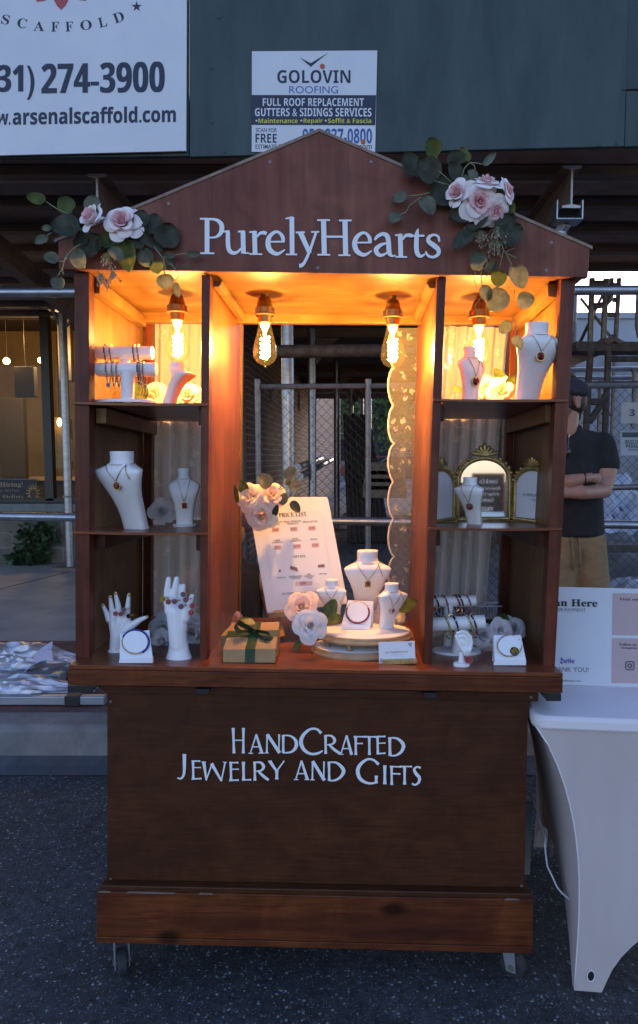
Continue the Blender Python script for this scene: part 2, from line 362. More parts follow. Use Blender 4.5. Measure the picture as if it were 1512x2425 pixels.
M['white'] = pm('white_vinyl', (.86, .86, .88), rough=.5)
M['sign_white'] = pm('sign_white', (.62, .65, .70), (.68, .70, .74), (3, 3, 3), rough=.55)
M['navy'] = pm('navy_print', (.018, .024, .055), rough=.55)
M['ink'] = pm('black_print', (.02, .02, .03), rough=.6)
M['greyink'] = pm('grey_print', (.16, .16, .2), rough=.6)
M['redprint'] = pm('red_print', (.40, .07, .08), rough=.55)
M['blueprint'] = pm('blue_print', (.03, .11, .32), rough=.55)
M['yellowprint'] = pm('yellow_print', (.62, .60, .06), rough=.55)
M['purpleprint'] = pm('purple_print', (.10, .04, .35), rough=.55)
M['orange_cap'] = pm('orange_cap', (.5, .09, .05), rough=.5)
M['green_board'] = pm('green_board', (.027, .049, .050), (.050, .076, .077), (6, 6, 1.6), rough=.65, bump=.15, detail=10)
M['screw'] = pm('screw_steel', (.22, .20, .18), rough=.5, metal=.6); M['zinc'] = pm('zinc_bracket', (.24, .25, .27), rough=.5, metal=.2)
M['steel'] = pm('galvanised_steel', (.42, .44, .47), (.30, .32, .35), (14, 14, 30), rough=.38, metal=.9)
M['old_steel'] = pm('old_steel', (.16, .15, .15), (.26, .25, .25), (20, 20, 20), rough=.5, metal=.7)
M['rust_steel'] = pm('dark_scaffold_steel', (.05, .035, .03), (.11, .09, .08), (18, 18, 18), rough=.7, metal=.3)
M['white_steel'] = pm('painted_beam_end', (.62, .64, .66), (.45, .46, .48), (20, 20, 20), rough=.6)
M['deck'] = pm('corrugated_deck', (.34, .28, .22), (.48, .40, .33), (3, 3, 3), rough=.7)
M['dark_timber'] = pm('dark_timber', (.14, .105, .08), (.22, .17, .13), (2, 20, 20), rough=.85)
M['asphalt'] = asphalt()
M['sidewalk'] = pm('sidewalk_concrete', (.27, .255, .24), (.36, .34, .32), (2.5, 2.5, 2.5), rough=.9, bump=.2, detail=10)
M['kerb'] = pm('kerb_concrete', (.24, .235, .23), (.16, .155, .15), (6, 6, 6), rough=.9, bump=.2, detail=9)
M['kerb_band'] = brick('paver_bricks', (.19, .085, .065), (.14, .06, .05), (.10, .09, .085), (0, 1), .2, .1)
M['gutter'] = pm('gutter_concrete', (.07, .075, .085), (.12, .125, .135), (7, 2, 7), rough=.85, bump=.25, detail=9)
M['tan_brick'] = brick('tan_block', (.17, .145, .115), (.125, .11, .09), (.19, .18, .165), (0, 2), .42, .19)
M['red_brick'] = brick('tunnel_brick', (.19, .095, .078), (.145, .076, .063), (.30, .28, .265), (1, 2), .24, .085)
M['black_frame'] = pm('black_window_frame', (.012, .012, .014), rough=.4)
M['shop_glass'] = glass('shop_glass', (.9, .92, .9), .8, .2)
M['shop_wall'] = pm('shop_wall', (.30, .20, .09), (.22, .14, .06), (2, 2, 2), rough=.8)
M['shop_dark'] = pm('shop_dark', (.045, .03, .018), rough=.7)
M['fabric_black'] = pm('black_cotton', (.010, .010, .011), (.020, .020, .021), (11, 11, 6), rough=.95, bump=1.0, detail=3)
M['khaki'] = pm('khaki_cotton', (.20, .135, .07), (.27, .185, .095), (9, 9, 16), rough=.9, bump=1.0, detail=3)
M['skin'] = pm('skin', (.30, .15, .10), (.36, .19, .13), (20, 20, 20), rough=.5, sss=.1)
M['hair'] = pm('dark_hair', (.012, .009, .008), (.03, .024, .02), (90, 90, 90), rough=.6)
M['cap'] = pm('navy_wool', (.018, .018, .028), (.03, .03, .042), (60, 60, 60), rough=.95, bump=.2)
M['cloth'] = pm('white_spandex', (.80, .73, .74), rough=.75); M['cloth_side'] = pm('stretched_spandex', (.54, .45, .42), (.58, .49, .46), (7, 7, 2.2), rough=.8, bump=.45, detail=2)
M['card_white'] = pm('white_card', (.84, .83, .86), rough=.55)
M['pink_card'] = pm('pink_card', (.52, .38, .38), rough=.6)
M['leatherette'] = pm('white_leatherette', (.86, .83, .82), (.90, .87, .86), (120, 120, 120), rough=.45, bump=.06)
M['porcelain'] = pm('matte_white_resin', (.86, .84, .85), rough=.4)
M['gold'] = pm('gold_metal', (.62, .40, .13), rough=.28, metal=1)
M['old_gold'] = pm('antique_gold', (.60, .45, .20), (.36, .26, .10), (60, 60, 60), rough=.4, metal=.7, bump=.3)
M['black_resin'] = pm('black_resin', (.01, .008, .01), rough=.15)
M['red_resin'] = pm('red_rose_resin', (.5, .03, .04), (.25, .01, .02), (300, 300, 300), rough=.35)
M['pink_resin'] = pm('pink_rose_resin', (.55, .16, .17), (.38, .08, .10), (300, 300, 300), rough=.4)
M['lilac_resin'] = pm('lilac_rose_resin', (.36, .20, .27), (.25, .12, .18), (300, 300, 300), rough=.4)
M['yellow_resin'] = pm('yellow_rose_resin', (.55, .40, .04), (.38, .24, .03), (300, 300, 300), rough=.4)
M['plum_resin'] = pm('plum_rose_resin', (.06, .012, .03), rough=.4)
M['pearl'] = pm('pearl', (.65, .62, .58), rough=.25)
for nm, c in dict(black=(.012, .01, .012), red=(.30, .012, .02), wine=(.09, .008, .018), pink=(.34, .14, .17), yellow=(.42, .34, .03), blue=(.015, .03, .30), purple=(.07, .02, .12), tan=(.30, .17, .08)).items():
    M['cord_' + nm] = pm(nm + '_cord', c, tuple(x * .6 for x in c), (400, 400, 400), rough=.6)
M['kraft'] = pm('kraft_board', (.36, .22, .10), (.42, .27, .13), (50, 50, 50), rough=.8)
M['ribbon'] = pm('green_satin', (.022, .055, .030), (.035, .08, .042), (200, 20, 20), rough=.3, coat=.3)
M['pink_paper'] = petal('pink_tissue', (.55, .25, .22))
M['stand_wood'] = wood('stand_wood', (.36, .23, .12), (.46, .31, .17), (.30, .19, .10), 0, fine=60, rough=.5)
M['easel'] = wood('easel_wood', (.40, .24, .10), (.5, .32, .15), (.36, .2, .09), 0, fine=60, rough=.5)
M['canvas'] = pm('white_canvas', (.86, .82, .78), rough=.8)
M['paper'] = pm('paper', (.88, .84, .80), rough=.75)
M['blush'] = pm('blush_print', (.72, .50, .45), rough=.75)
M['photo_tint'] = pm('print_photo', (.45, .34, .32), (.32, .18, .16), (60, 60, 60), rough=.7)
M['brass'] = pm('brass', (.30, .17, .06), rough=.35, metal=.9)
M['bulb_glass'] = glass('bulb_glass', (1, .95, .82), .16, .25, .05, .035)
M['filament'] = emit('filament', (1, .62, .20), 60)
M['bulb_stem'] = emit('bulb_stem', (1, .72, .22), 3.0)
M['lamp_shop'] = emit('shop_lamp', (1, .62, .22), 6)
M['mirror'] = pm('mirror', (.85, .87, .88), rough=.03, metal=1)
M['lace'] = lace('lace'); M['lace_edge'] = lace('lace_edge', (.60, .55, .48), base=.30, motif=.85, sc=26)
M['lace_hem'] = pm('lace_hem', (.75, .72, .66), rough=.8)
M['leaf_dark'] = petal('leaf_dark', (.026, .034, .019), (.065, .072, .045), .25)
M['leaf_grey'] = petal('leaf_grey', (.10, .115, .072), (.18, .195, .135), .32)
M['leaf_green'] = petal('leaf_green', (.045, .075, .015), (.12, .14, .03), .32)
M['stem'] = pm('stem', (.22, .24, .13), rough=.7)
M['berry'] = pm('berry', (.40, .33, .24), (.3, .2, .15), (200, 200, 200), rough=.6)
M['rose_pink_in'] = petal('rose_pink_in', (.85, .47, .48), (.88, .60, .60)); M['rose_pink'] = petal('rose_pink', (.95, .84, .83), (.96, .90, .88))
M['rose_cream'] = petal('rose_cream', (.86, .74, .64), (.90, .80, .70)); M['rose_peach'] = petal('rose_peach', (.88, .62, .50), (.90, .72, .60)); M['rose_white'] = petal('rose_white', (.86, .83, .82), (.78, .76, .76), .3)
M['foil'] = pm('silver_tent_cloth', (.48, .48, .52), (.58, .58, .62), (8, 8, 8), rough=.42, metal=.6); M['print_goods'] = pm('print_goods', (.30, .14, .12), rough=.75)
M['lilac_cloth'] = pm('lilac_cloth', (.45, .43, .55), rough=.8)
M['alu'] = pm('aluminium', (.30, .32, .36), (.38, .40, .44), (3, 30, 30), rough=.45, metal=.6)
M['plastic_black'] = pm('black_plastic', (.015, .015, .017), rough=.5)
M['rubber'] = pm('rubber', (.03, .03, .032), rough=.7)
M['pale_wall'] = pm('pale_painted_wall', (.36, .38, .42), (.42, .44, .48), (1.2, 1.2, 1.2), rough=.85, detail=8)
M['pale_wall_low'] = pm('weathered_wall', (.32, .33, .35), (.22, .22, .23), (2.5, 2.5, 1.2), rough=.9, detail=9)
M['plank'] = pm('scaffold_plank', (.22, .17, .13), (.14, .11, .09), (3, 25, 25), rough=.85)
M['plastic_sheet'] = pm('plastic_sheeting', (.55, .56, .60), (.42, .43, .47), (5, 5, 5), rough=.3)
M['rubble'] = pm('site_rubble', (.12, .115, .11), (.22, .21, .20), (4, 4, 4), rough=.95, bump=.5, detail=10)
M['paving'] = brick('tunnel_paving', (.17, .16, .155), (.14, .135, .13), (.07, .066, .064), (0, 1), .4, .4)
M['wire'] = pm('fence_wire', (.05, .05, .05), rough=.6, metal=.5)
M['car_paint'] = pm('car_paint', (.05, .055, .065), rough=.25, coat=.6); M['car_red'] = pm('car_red', (.25, .03, .03), rough=.34, coat=.25)
M['car_glass'] = pm('car_glass', (.02, .025, .03), rough=.1)
M['foliage'] = pm('foliage', (.05, .10, .025), (.11, .17, .05), (6, 6, 6), rough=.7)
M['ivy'] = pm('ivy', (.022, .045, .018), (.04, .07, .025), (20, 20, 20), rough=.6)
M['trunk'] = pm('trunk', (.08, .06, .045), (.05, .04, .03), (10, 10, 3), rough=.9)
M['grey_plank'] = pm('grey_board', (.20, .23, .23), (.14, .16, .16), (20, 20, 4), rough=.8)
M['white_cable'] = pm('white_cable', (.6, .6, .62), rough=.5)
M['permit'] = pm('permit_card', (.36, .40, .43), (.30, .33, .36), (10, 10, 10), rough=.5)
M['tag_tan'] = pm('tag_card', (.42, .39, .37), (.36, .33, .31), (8, 8, 8), rough=.8)
M['chalk'] = pm('chalkboard', (.015, .02, .02), rough=.6)
M['acrylic'] = glass('acrylic', (.85, .87, .9), .9, .35, .05)
# ================================================================ SETTING
GZ = -.115
def GZF(y): return GZ if y < 3.44 else .06 if y < 3.7 else min(.137, .06 + (y - 3.7) * .0148)
#         # the roadway lies a little lower than the foot of the kerb
struct(MB().grid(lambda u, v: V((-60 + 120 * u, -40 + 43.44 * v, GZ)), 2, 2).build('road', M['asphalt']))
g = MB().grid(lambda u, v: V((-14 + 28 * u, 3.26 + .19 * v, GZ + .004 + .016 * v * v)), 8, 2); struct(g.build('gutter', M['gutter']))
k = MB().prism([V((-40, 3.44, -.3)), V((-40, 3.455, .035)), V((-40, 3.48, .058)), V((-40, 3.66, .060)), V((-40, 3.66, -.3))], (80, 0, 0)); struct(k.build('kerb', M['kerb'], bevel=.01))
struct(MB().prism([V((-40, 3.66, -.2)), V((-40, 3.66, .057)), V((-40, 5.05, .080)), V((-40, 5.05, -.2))], (80, 0, 0)).build('paver_band', M['kerb_band']))
sw = MB().prism([V((-40, 5.05, -.2)), V((-40, 5.05, .080)), V((-40, 8.9, .137)), V((-40, 8.9, -.2))], (80, 0, 0))
struct(sw.build('sidewalk', M['sidewalk']))
struct(MB().grid(lambda u, v: V((-60 + 120 * u, 8.9 + 140 * v, .135)), 2, 2).build('site_ground', M['rubble']))
struct(MB().grid(lambda u, v: V((-1.6 + 4.0 * u + v * .6, 5.1 + 23 * v, .004 + min(.138, .0805 + 23 * v * .0148))), 2, 46).build('tunnel_paving', M['paving']))
j = MB()
for x0, x1 in ((-4.2, -3.15), (-6.6, -6.0), (2.0, 1.2)): j.bar((x0, 5.06, .081), (x1, 8.5, .132), .014, .004)
struct(j.build('paving_joint', M['shop_dark']))

# ---- hoarding (sidewalk-shed parapet boards) at the kerb line
HY = 3.72
def hoard(pts, label, Y=HY):
    return tag(MB().prism([P(*q, Y) for q in pts], (0, .03, 0)).build('hoarding_panel', M['green_board'], origin=P(*pts[0], Y), bevel=.003), label, 'hoarding', 'green boards of the shed parapet')
h1 = hoard([(-420, 378), (448, 369), (448, -260), (-420, -260)], 'dark green plywood board behind the scaffold company sign', HY + .012)
h2 = thing('hoarding_panel', 'wide dark green plywood board carrying the roofing sign', 'hoarding', P(449.5, 371, HY), 'green boards of the shed parapet')
MB().prism([P(*q, HY) for q in ((449.5, 371), (1479, 346), (1497, -260), (449.5, -260))], (0, .03, 0)).build('board', M['green_board'], h2, bevel=.003)
for x, y in ((501, 160), (503, 289), (530, 360), (520, 40), (1462, 338), (1420, 342), (1478, 210)):
    q = MB(); q.lathe([(.011, .0), (.010, .003), (.004, .004)], P(x, y, HY) + V((0, -.0005, 0)), (0, -1, 0), 10); q.build('nail_head', M['green_board'], h2, 30)
hoard([(1480.5, 347), (1640, 341), (1650, 215), (1484, 215)], 'short green board low at the far end of the parapet')
hoard([(1470, 212), (1640, 206), (1650, -260), (1470, -260)], 'green board high at the far end of the parapet above a seam', HY + .02)

# ---- scaffold company sign
def board_sign(name, quad, Y, t, mat, label, cat):
    o = thing(name, label, cat, P(*quad[0], Y)); MB().prism([P(*q, Y) for q in quad], (0, t, 0)).build('sign_board', mat, o, bevel=.001); return o
ss = board_sign('scaffold_sign', [(-260, 374), (441, 357), (443, -140), (-260, -140)], HY - .012, .012, M['sign_white'], 'big white scaffold company sign with dark phone number and red emblem', 'sign')
def at(Y, zfun=None, e=.0008):
    def f(x, y, lift=0): 
        q = zfun(x, y) if zfun else (x, y)
        return P(*q, Y - e - lift)
    return f
a = at(HY - .012, AS)
b = MB()
for i, dx in enumerate((-5, 0, 5)):
    b.text('274-3900', [a(336 + dx, 748, i * .0002), a(1312 + dx, 735, i * .0002), a(1312 + dx, 488, i * .0002), a(336 + dx, 507, i * .0002)], 'bold')
    b.text('(631)', [a(-205 + dx, 802, i * .0002), a(272 + dx, 796, i * .0002), a(272 + dx, 513, i * .0002), a(-205 + dx, 520, i * .0002)], 'bold')
b.text('arsenalscaffold.com', [a(102, 998), a(1406, 974), a(1406, 842), a(102, 862)], 'bold', .014)
b.text('www.', [a(-190, 1000), a(86, 997), a(86, 905), a(-190, 908)], 'bold', .014)
for ch, x, y, rot, w in zip('SCAFFOLD', (46, 178, 312, 441, 554, 688, 820, 948), (155, 185, 207, 212, 211, 199, 176, 137), (-12, -8, -3, 0, 3, 7, 13, 20), (62, 76, 86, 62, 62, 92, 66, 84)):
    c, s = math.cos(R(rot)), math.sin(R(rot)); h = 78
    cor = [(-w / 2, h / 2), (w / 2, h / 2), (w / 2, -h / 2), (-w / 2, -h / 2)]
    b.text(ch, [a(x + u * c + v * s, y - u * s + v * c) for u, v in cor], 'serif')
b.poly([a(1092 + (44 if i % 2 == 0 else 17) * math.sin(math.pi * i / 5), 52 - (44 if i % 2 == 0 else 17) * math.cos(math.pi * i / 5)) for i in range(10)])
b.build('lettering', M['navy'], ss)
e = MB()
for pts in ([(490, 78), (455, 45), (432, 0), (420, -70), (490, -170), (560, -70), (548, 0), (525, 45)], [(290, 14), (350, 8), (405, -14), (400, -90), (300, -60)], [(690, 6), (630, 0), (575, -18), (580, -92), (680, -66)]):
    e.poly([a(*q) for q in pts])
e.build('emblem', M['redprint'], ss)
# ---- roofing sign
rs = board_sign('roofing_sign', [(596.5, 359.5), (889, 359), (894, 119), (597, 121)], HY - .008, .008, M['sign_white'], 'small white and navy roofing services sign above the gable peak', 'sign')
a = at(HY - .008, S6)
MB().poly([a(88, 845), a(1420, 850), a(1430, 526), a(90, 524)]).build('navy_band', M['navy'], rs)
b = MB(); b.text('GOLOVIN', [a(368, 397), a(1155, 397), a(1155, 256), a(368, 256)], 'bold')
b.poly([a(608, 122), a(728, 182), a(915, 70), a(728, 222)])
b.text('FREE', [a(134, 1036), a(362, 1038), a(362, 942), a(134, 940)], 'bold'); b.text('SCAN FOR', [a(136, 924), a(364, 924), a(364, 880), a(136, 878)], '', .006); b.text('ESTIMATE', [a(134, 1102), a(362, 1102), a(362, 1056), a(134, 1056)], '', .008)
b.text('.com', [a(1225, 1106), a(1384, 1106), a(1384, 1062), a(1225, 1062)])
b.build('dark_lettering', M['navy'], rs)
b = MB(); b.text('ROOFING', [a(496, 507), a(1020, 507), a(1020, 428), a(496, 428)]); b.text('959-237-0800', [a(640, 1042), a(1386, 1046), a(1386, 884), a(640, 884)], 'bold', .006); b.build('blue_lettering', M['blueprint'], rs)
a2 = at(HY - .008, S6, .0016)
b = MB(); b.text('FULL ROOF REPLACEMENT', [a2(212, 642), a2(1298, 645), a2(1298, 558), a2(212, 558)], 'bold'); b.text('GUTTERS & SIDINGS SERVICES', [a2(128, 752), a2(1380, 756), a2(1380, 664), a2(128, 664)], 'bold')
for x in (145, 626, 888): b.poly([a2(x + 11 * math.cos(t * .785), 800 + 11 * math.sin(t * .785)) for t in range(8)])
b.build('white_lettering', M['sign_white'], rs)
b = MB()
for s_, x0, x1 in (('Maintenance', 166, 588), ('Repair', 650, 856), ('Soffit & Fascia', 912, 1378)): b.text(s_, [a2(x0, 838 if s_ == 'Repair' else 826), a2(x1, 838 if s_ == 'Repair' else 826), a2(x1, 774), a2(x0, 774)], 'bold')
b.build('yellow_lettering', M['yellowprint'], rs)
for x, y in ((852, 217), (1290, 1030), (404, 1080)):
    MB().lathe([(.0125, 0), (.012, .004), (.005, .006)], a(x, y), (0, -1, 0), 14).build('fixing_cap', M['orange_cap'], rs, 40)

# ---- shed deck, beams, posts
dk = MB(); zz = 3.27
def deckf(u, v):
    y = 3.8 + v * 5.2; return V((-7 + 8.6 * u, y, zz + .035 * (1 if int(v * 104) % 2 else -1)))
dk.grid(deckf, 1, 104)
dk.grid(lambda u, v: V((1.6 + 5.4 * u, 3.8 + v * 2.85, zz + .035 * (1 if int(v * 57) % 2 else -1))), 1, 57)
dk.prism([V((-7, 3.8, zz + .05)), V((7, 3.8, zz + .05)), V((7, 6.6, zz + .05)), V((1.6, 6.65, zz + .05)), V((1.6, 9, zz + .05)), V((-7, 9, zz + .05))], (0, 0, .04))
tag(dk.build('shed_deck', M['deck'], origin=(0, 3.8, zz)), 'dark corrugated metal deck roofing the sidewalk shed', 'deck')
dk = MB().prism([V((-1.9, 9.0, 3.2)), V((1.4, 9.0, 3.2)), V((1.8, 19, 3.2)), V((-1.55, 19, 3.2))], (0, 0, .1))
for i in range(6): dk.bar((-1.9 + i * .06, 9.4 + i * 1.9, 3.14), (1.5 + i * .06, 9.4 + i * 1.9, 3.14), .09, .12)
tag(dk.build('tunnel_roof', M['dark_timber'], origin=(0, 9.0, 3.2)), 'dark timber roof of the long passage beyond the fence', 'roof')
dk = MB()
for i in range(9): dk.bar((-7, 4.35 + i * .52, 3.20), (7 if i < 5 else 1.6, 4.35 + i * .52, 3.20), .09, .055)
tag(dk.build('joist_layer', M['dark_timber'], origin=(0, 4.3, 3.2)), 'row of dark timber joists under the shed deck', 'joists')
def ibeam(px, ytop, ybot, Y, label, tail=5.0):
    o = thing('steel_beam', label, 'beam', P(px, ybot, Y), 'steel beams under the shed deck')
    t, q = P(px, ytop, Y), P(px, ybot, Y); h = t.z - q.z; w = .105
    sec = [(-w / 2, h), (w / 2, h), (w / 2, h - .012), (.005, h - .02), (.005, .02), (w / 2, .012), (w / 2, 0), (-w / 2, 0), (-w / 2, .012), (-.005, .02), (-.005, h - .02), (-w / 2, h - .012)]
    MB().prism([q + V((x, .01, z)) for x, z in sec], (0, tail, 0)).build('beam_body', M['dark_timber'], o)
    MB().prism([q + V((x, 0, z)) for x, z in sec], (0, .01, 0)).build('end_face', M['white_steel'], o)
ibeam(232, 411, 520, 4.0, 'pale steel beam end above the left flower swag')
ibeam(1354, 391, 492, 4.0, 'steel beam end resting on the shiny post head behind the gable')
def post(px, ytop, ybot, Y, r, label, base=True, mat='steel', brace=False, ground_z=None):
    ground_z = GZF(Y) if ground_z is None else ground_z; t0 = P(px[0], ytop, Y); b0 = V((t0.x, t0.y, ground_z)); o = thing('shed_post', label, 'post', b0, 'round steel posts of the sidewalk shed')
    MB().tube([b0 + V((0, 0, .04)), t0], r, 14).build('tube', M[mat], o, 40)
    if base: MB().box(b0 + V((0, 0, .02)), (.36, .22, .045)).build('sole_plate', M['dark_timber'], o, bevel=.004)
    return o, b0, t0
lp, b0, t0 = post((148, 163), 742, 1350, 8.05, .047, 'weathered steel post in front of the shop window with a wire clamp')
MB().tube([t0 + V((.055 * math.cos(a), .055 * math.sin(a), -2.12)) for a in [i * .7 for i in range(9)]], .012, 6, True).build('wire_clamp', M['old_steel'], lp, 60)
q = MB(); q.box(t0 + V((0, 0, .04)), (.30, .14, .02)); q.bar(t0 + V((-.02, 0, -.16)), t0 + V((-.12, 0, .05)), .05, .03); q.bar(t0 + V((.02, 0, -.16)), t0 + V((.20, 0, .0)), .03, .03)
q.build('head_plate', M['old_steel'], lp)
rp, b0, t0 = post((1326, 1330), 552, 2000, 4.1, .042, 'shiny steel post with a U head behind the gable')
u = MB(); q = P(1347, 500, 4.02); u.box(q + V((0, .03, -.05)), (.14, .12, .012)); u.box(q + V((-.072, .03, -.0)), (.01, .12, .11)); u.box(q + V((.072, .03, 0)), (.01, .12, .11)); u.bar(t0, q + V((0, .05, -.05)), .05, .05); u.build('u_head', M['steel'], rp, bevel=.004)
for px, w, Y, top in ((683, 29, 5.8, 770), (740, 19, 9.0, 780), (798, 14, 12.4, 850), (832, 11, 15.8, 880), (858, 8, 19, 910), (877, 6.5, 23, 925)):
    lab = {683: 'thickest round post just beyond the fence seen through the back of the cart', 740: 'second round post of the passage, right of the thickest one', 798: 'third round post of the passage with a pale gusset at its head', 832: 'fourth round post of the passage standing on a wide sole plate', 858: 'thin distant post of the passage behind the leaning pipes', 877: 'thinnest distant post near the passage opening'}[px]
    t1 = P(px, 1050, Y); xt = PX + t1.x * F / Y * (cp + (PY - top) / F * sp)
    o, b0, t0 = post((xt, px), top, 1300, Y, m(w / 2, Y), lab)
    if px < 850:
        t1 = t0.copy(); t1.z = 3.12; MB().tube([t0, t1], m(w / 2, Y), 12).build('head_tube', M['old_steel'], o, 40)
        g = V((m(w / 2, Y), -.03, -.12)); MB().prism([t1 + g, t1 + g + V((.30, 0, 0)), t1 + g + V((0, 0, -.34))], (0, .03, 0)).build('gusset', M['plank'], o)
b = MB().tube([P(600, 833, 5.3), P(1010, 829, 5.3)], .05, 12); tag(b.build('ledger_tube', M['rust_steel'], None, 40, origin=P(600, 833, 5.3)), 'dark horizontal tube crossing high behind the hanging bulbs', 'pipe')
b = MB().tube([P(-260, 694, 4.3), P(700, 690.5, 4.3), P(1760, 686, 4.3)], .030, 14); tag(b.build('rail_pipe', M['steel'], None, 60, origin=P(-260, 694, 4.3)), 'long galvanised pipe running high behind the cart', 'pipe')
b = MB().tube([P(-260, 1219, 4.3), P(700, 1233, 4.3), P(1760, 1246, 4.3)], .027, 14); tag(b.build('rail_pipe', M['steel'], None, 60, origin=P(-260, 1219, 4.3)), 'long galvanised pipe running at knee level behind the cart', 'pipe')
# brace seen top left under the deck
b = MB().bar(P(120, 462, 5.2), P(236, 459, 5.2), .05, .03); tag(b.build('timber_batten', M['easel'], None, origin=P(120, 462, 5.2)), 'light timber batten under the deck above the left flower swag', 'batten')
b = MB().bar(P(-40, 560, 5.0), P(220, 770, 6.6), .10, .16); tag(b.build('timber_brace', M['dark_timber'], None, origin=P(-40, 560, 5.0)), 'dark slanting timber under the deck above the shop window', 'timber')

# ---- shop front
SY = 8.5; shop = thing('shop_building', 'shop building with a wide black framed window over a low block wall', 'building', (-3, SY, .14))
zs, zt = P(0, 1207, SY).z, P(0, 640, SY).z
w = MB(); w.box((-4.2, SY + .12, (zs + .14) / 2), (5.7, .24, zs - .14)); w.build('block_wall', M['tan_brick'], shop, bevel=.004)
w = MB(); w.box((-4.2, SY + .12, (zt + 6.5) / 2), (5.7, .24, 6.5 - zt)); w.box((-1.85, SY + .12, (zs + zt) / 2), (1.0, .24, zt - zs)); w.build('upper_wall', M['dark_timber'], shop)
MB().box((-4.2, SY - .02, zs + .03), (5.7, .16, .10)).build('sill', M['grey_plank'], shop, bevel=.006)
fr = MB()
for px in (112, 196): 
    x = P(px, 950, SY).x; fr.box((x, SY + .02, (zs + zt) / 2 + .06), (.105 if px < 150 else .06, .1, zt - zs - .1))
fr.box((-4.2, SY + .02, zs + .115), (5.7, .1, .06)); wf = fr.build('window_frame', M['black_frame'], shop, bevel=.004)
MB().poly([V((-7, SY + .06, zs + .1)), V((-2.36, SY + .06, zs + .1)), V((-2.36, SY + .06, zt)), V((-7, SY + .06, zt))]).build('window_pane', M['shop_glass'], shop)
r = MB(); r.box((-4.6, SY + 4.0, 1.8), (5.4, .1, 4)); r.box((-7.3, SY + 2.2, 1.8), (.1, 3.8, 4)); r.box((-1.95, SY + 2.2, 1.8), (.1, 3.8, 4)); r.build('room_wall', M['shop_wall'], shop)
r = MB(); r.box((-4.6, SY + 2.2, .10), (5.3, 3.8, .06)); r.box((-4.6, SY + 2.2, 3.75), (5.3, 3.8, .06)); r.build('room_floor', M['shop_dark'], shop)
# furniture of the shop interior
c = thing('shop_counter', 'dark counter with a tan top deep inside the shop window', 'counter', (-5.2, SY + 2.4, .13))
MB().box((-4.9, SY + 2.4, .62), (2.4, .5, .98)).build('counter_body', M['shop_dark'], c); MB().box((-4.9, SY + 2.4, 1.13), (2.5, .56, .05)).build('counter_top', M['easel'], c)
c = thing('shop_shelf', 'tall dark shelf unit inside the shop behind the window', 'shelf', (-4.5, SY + 3.3, .13))
q = MB(); q.box((-4.55, SY + 3.3, 1.4), (.06, .4, 2.5)); q.box((-3.6, SY + 3.3, 1.4), (.06, .4, 2.5))
for z in (.6, 1.2, 1.8, 2.4): q.box((-4.07, SY + 3.3, z), (.95, .4, .04))
q.build('shelf_frame', M['shop_dark'], c)
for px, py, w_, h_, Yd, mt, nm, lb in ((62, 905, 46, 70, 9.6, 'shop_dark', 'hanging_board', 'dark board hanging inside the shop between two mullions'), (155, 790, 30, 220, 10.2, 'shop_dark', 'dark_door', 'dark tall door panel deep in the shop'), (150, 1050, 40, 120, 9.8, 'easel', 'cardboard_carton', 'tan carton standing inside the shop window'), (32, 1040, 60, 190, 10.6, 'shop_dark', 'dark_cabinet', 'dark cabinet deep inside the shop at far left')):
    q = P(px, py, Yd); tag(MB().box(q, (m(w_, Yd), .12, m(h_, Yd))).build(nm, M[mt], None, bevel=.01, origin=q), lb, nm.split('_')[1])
b = thing('shop_bottle', 'white lotion bottle inside the shop window', 'bottle', P(163, 1076, 8.9)); q = P(163, 1092, 8.9); MB().lathe([(.05, 0), (.055, .02), (.055, .26), (.02, .30), (.02, .34)], q, n=14).build('bottle_body', M['card_white'], b, 40)
for px, py, Yd, rr, lb in ((16, 855, 9.4, .045, 'glowing round lamp at the far left inside the shop'), (97, 853, 9.4, .04, 'glowing round lamp left of the dark mullion inside the shop'), (141, 1000, 9.6, .03, 'small glowing strip lamp low in the shop'), (60, 880, 9.9, .03, 'faint glowing lamp under the hanging board in the shop')):
    q = P(px, py, Yd); o = thing('shop_lamp', lb, 'lamp', q, 'small warm lamps inside the shop')
    MB().ball(q, rr, 12, (1, 1, 1.0 if rr > .035 else 2)).build('globe', M['lamp_shop'], o, 180); MB().tube([q + V((0, 0, rr)), q + V((0, 0, 1.2))], .006, 5).build('cord', M['shop_dark'], o)
for px, py in ((40, 800), (150, 830)):
    l = bpy.data.lights.new('shop_light', 'POINT'); l.energy = 20; l.color = (1, .62, .28); l.shadow_soft_size = .1
    lo = bpy.data.objects.new('shop_light', l); COL.objects.link(lo); lo.location = P(px, py, 9.9)
hs = thing('hiring_sign', 'black hiring sign with a sunflower standing in the shop window', 'sign', P(40, 1200, 8.52))
a = at(8.52, TW); MB().prism([a(-260, 2395), a(360, 2385), a(345, 2115), a(-260, 2110)], (0, .012, 0)).build('sign_face', M['ink'], hs)
fr = MB(); fr.tube([a(-260, 2395, .002), a(360, 2385, .002), a(347, 2115, .002), a(-260, 2110, .002)], .008, 6); fr.build('sign_border', M['grey_plank'], hs)
b = MB(); b.text('Now Hiring!', [a(-150, 2200, .003), a(215, 2195, .003), a(215, 2140, .003), a(-150, 2145, .003)], 'serif'); b.text('Hair Stylists', [a(-130, 2325, .003), a(225, 2318, .003), a(225, 2258, .003), a(-130, 2262, .003)], 'serif')
b.text('Full Time - Part Time', [a(-100, 2232, .003), a(180, 2228, .003), a(180, 2210, .003), a(-100, 2213, .003)]); b.build('lettering', pm('tan_print', (.35, .27, .14)), hs)
sf = MB()
for i in range(16):
    t = i * math.pi / 8; sf.poly([a(315 + 30 * math.cos(t - .2), 2250 + 42 * math.sin(t - .2), .004), a(315 + 75 * math.cos(t), 2250 + 105 * math.sin(t), .004), a(315 + 30 * math.cos(t + .2), 2250 + 42 * math.sin(t + .2), .004)])
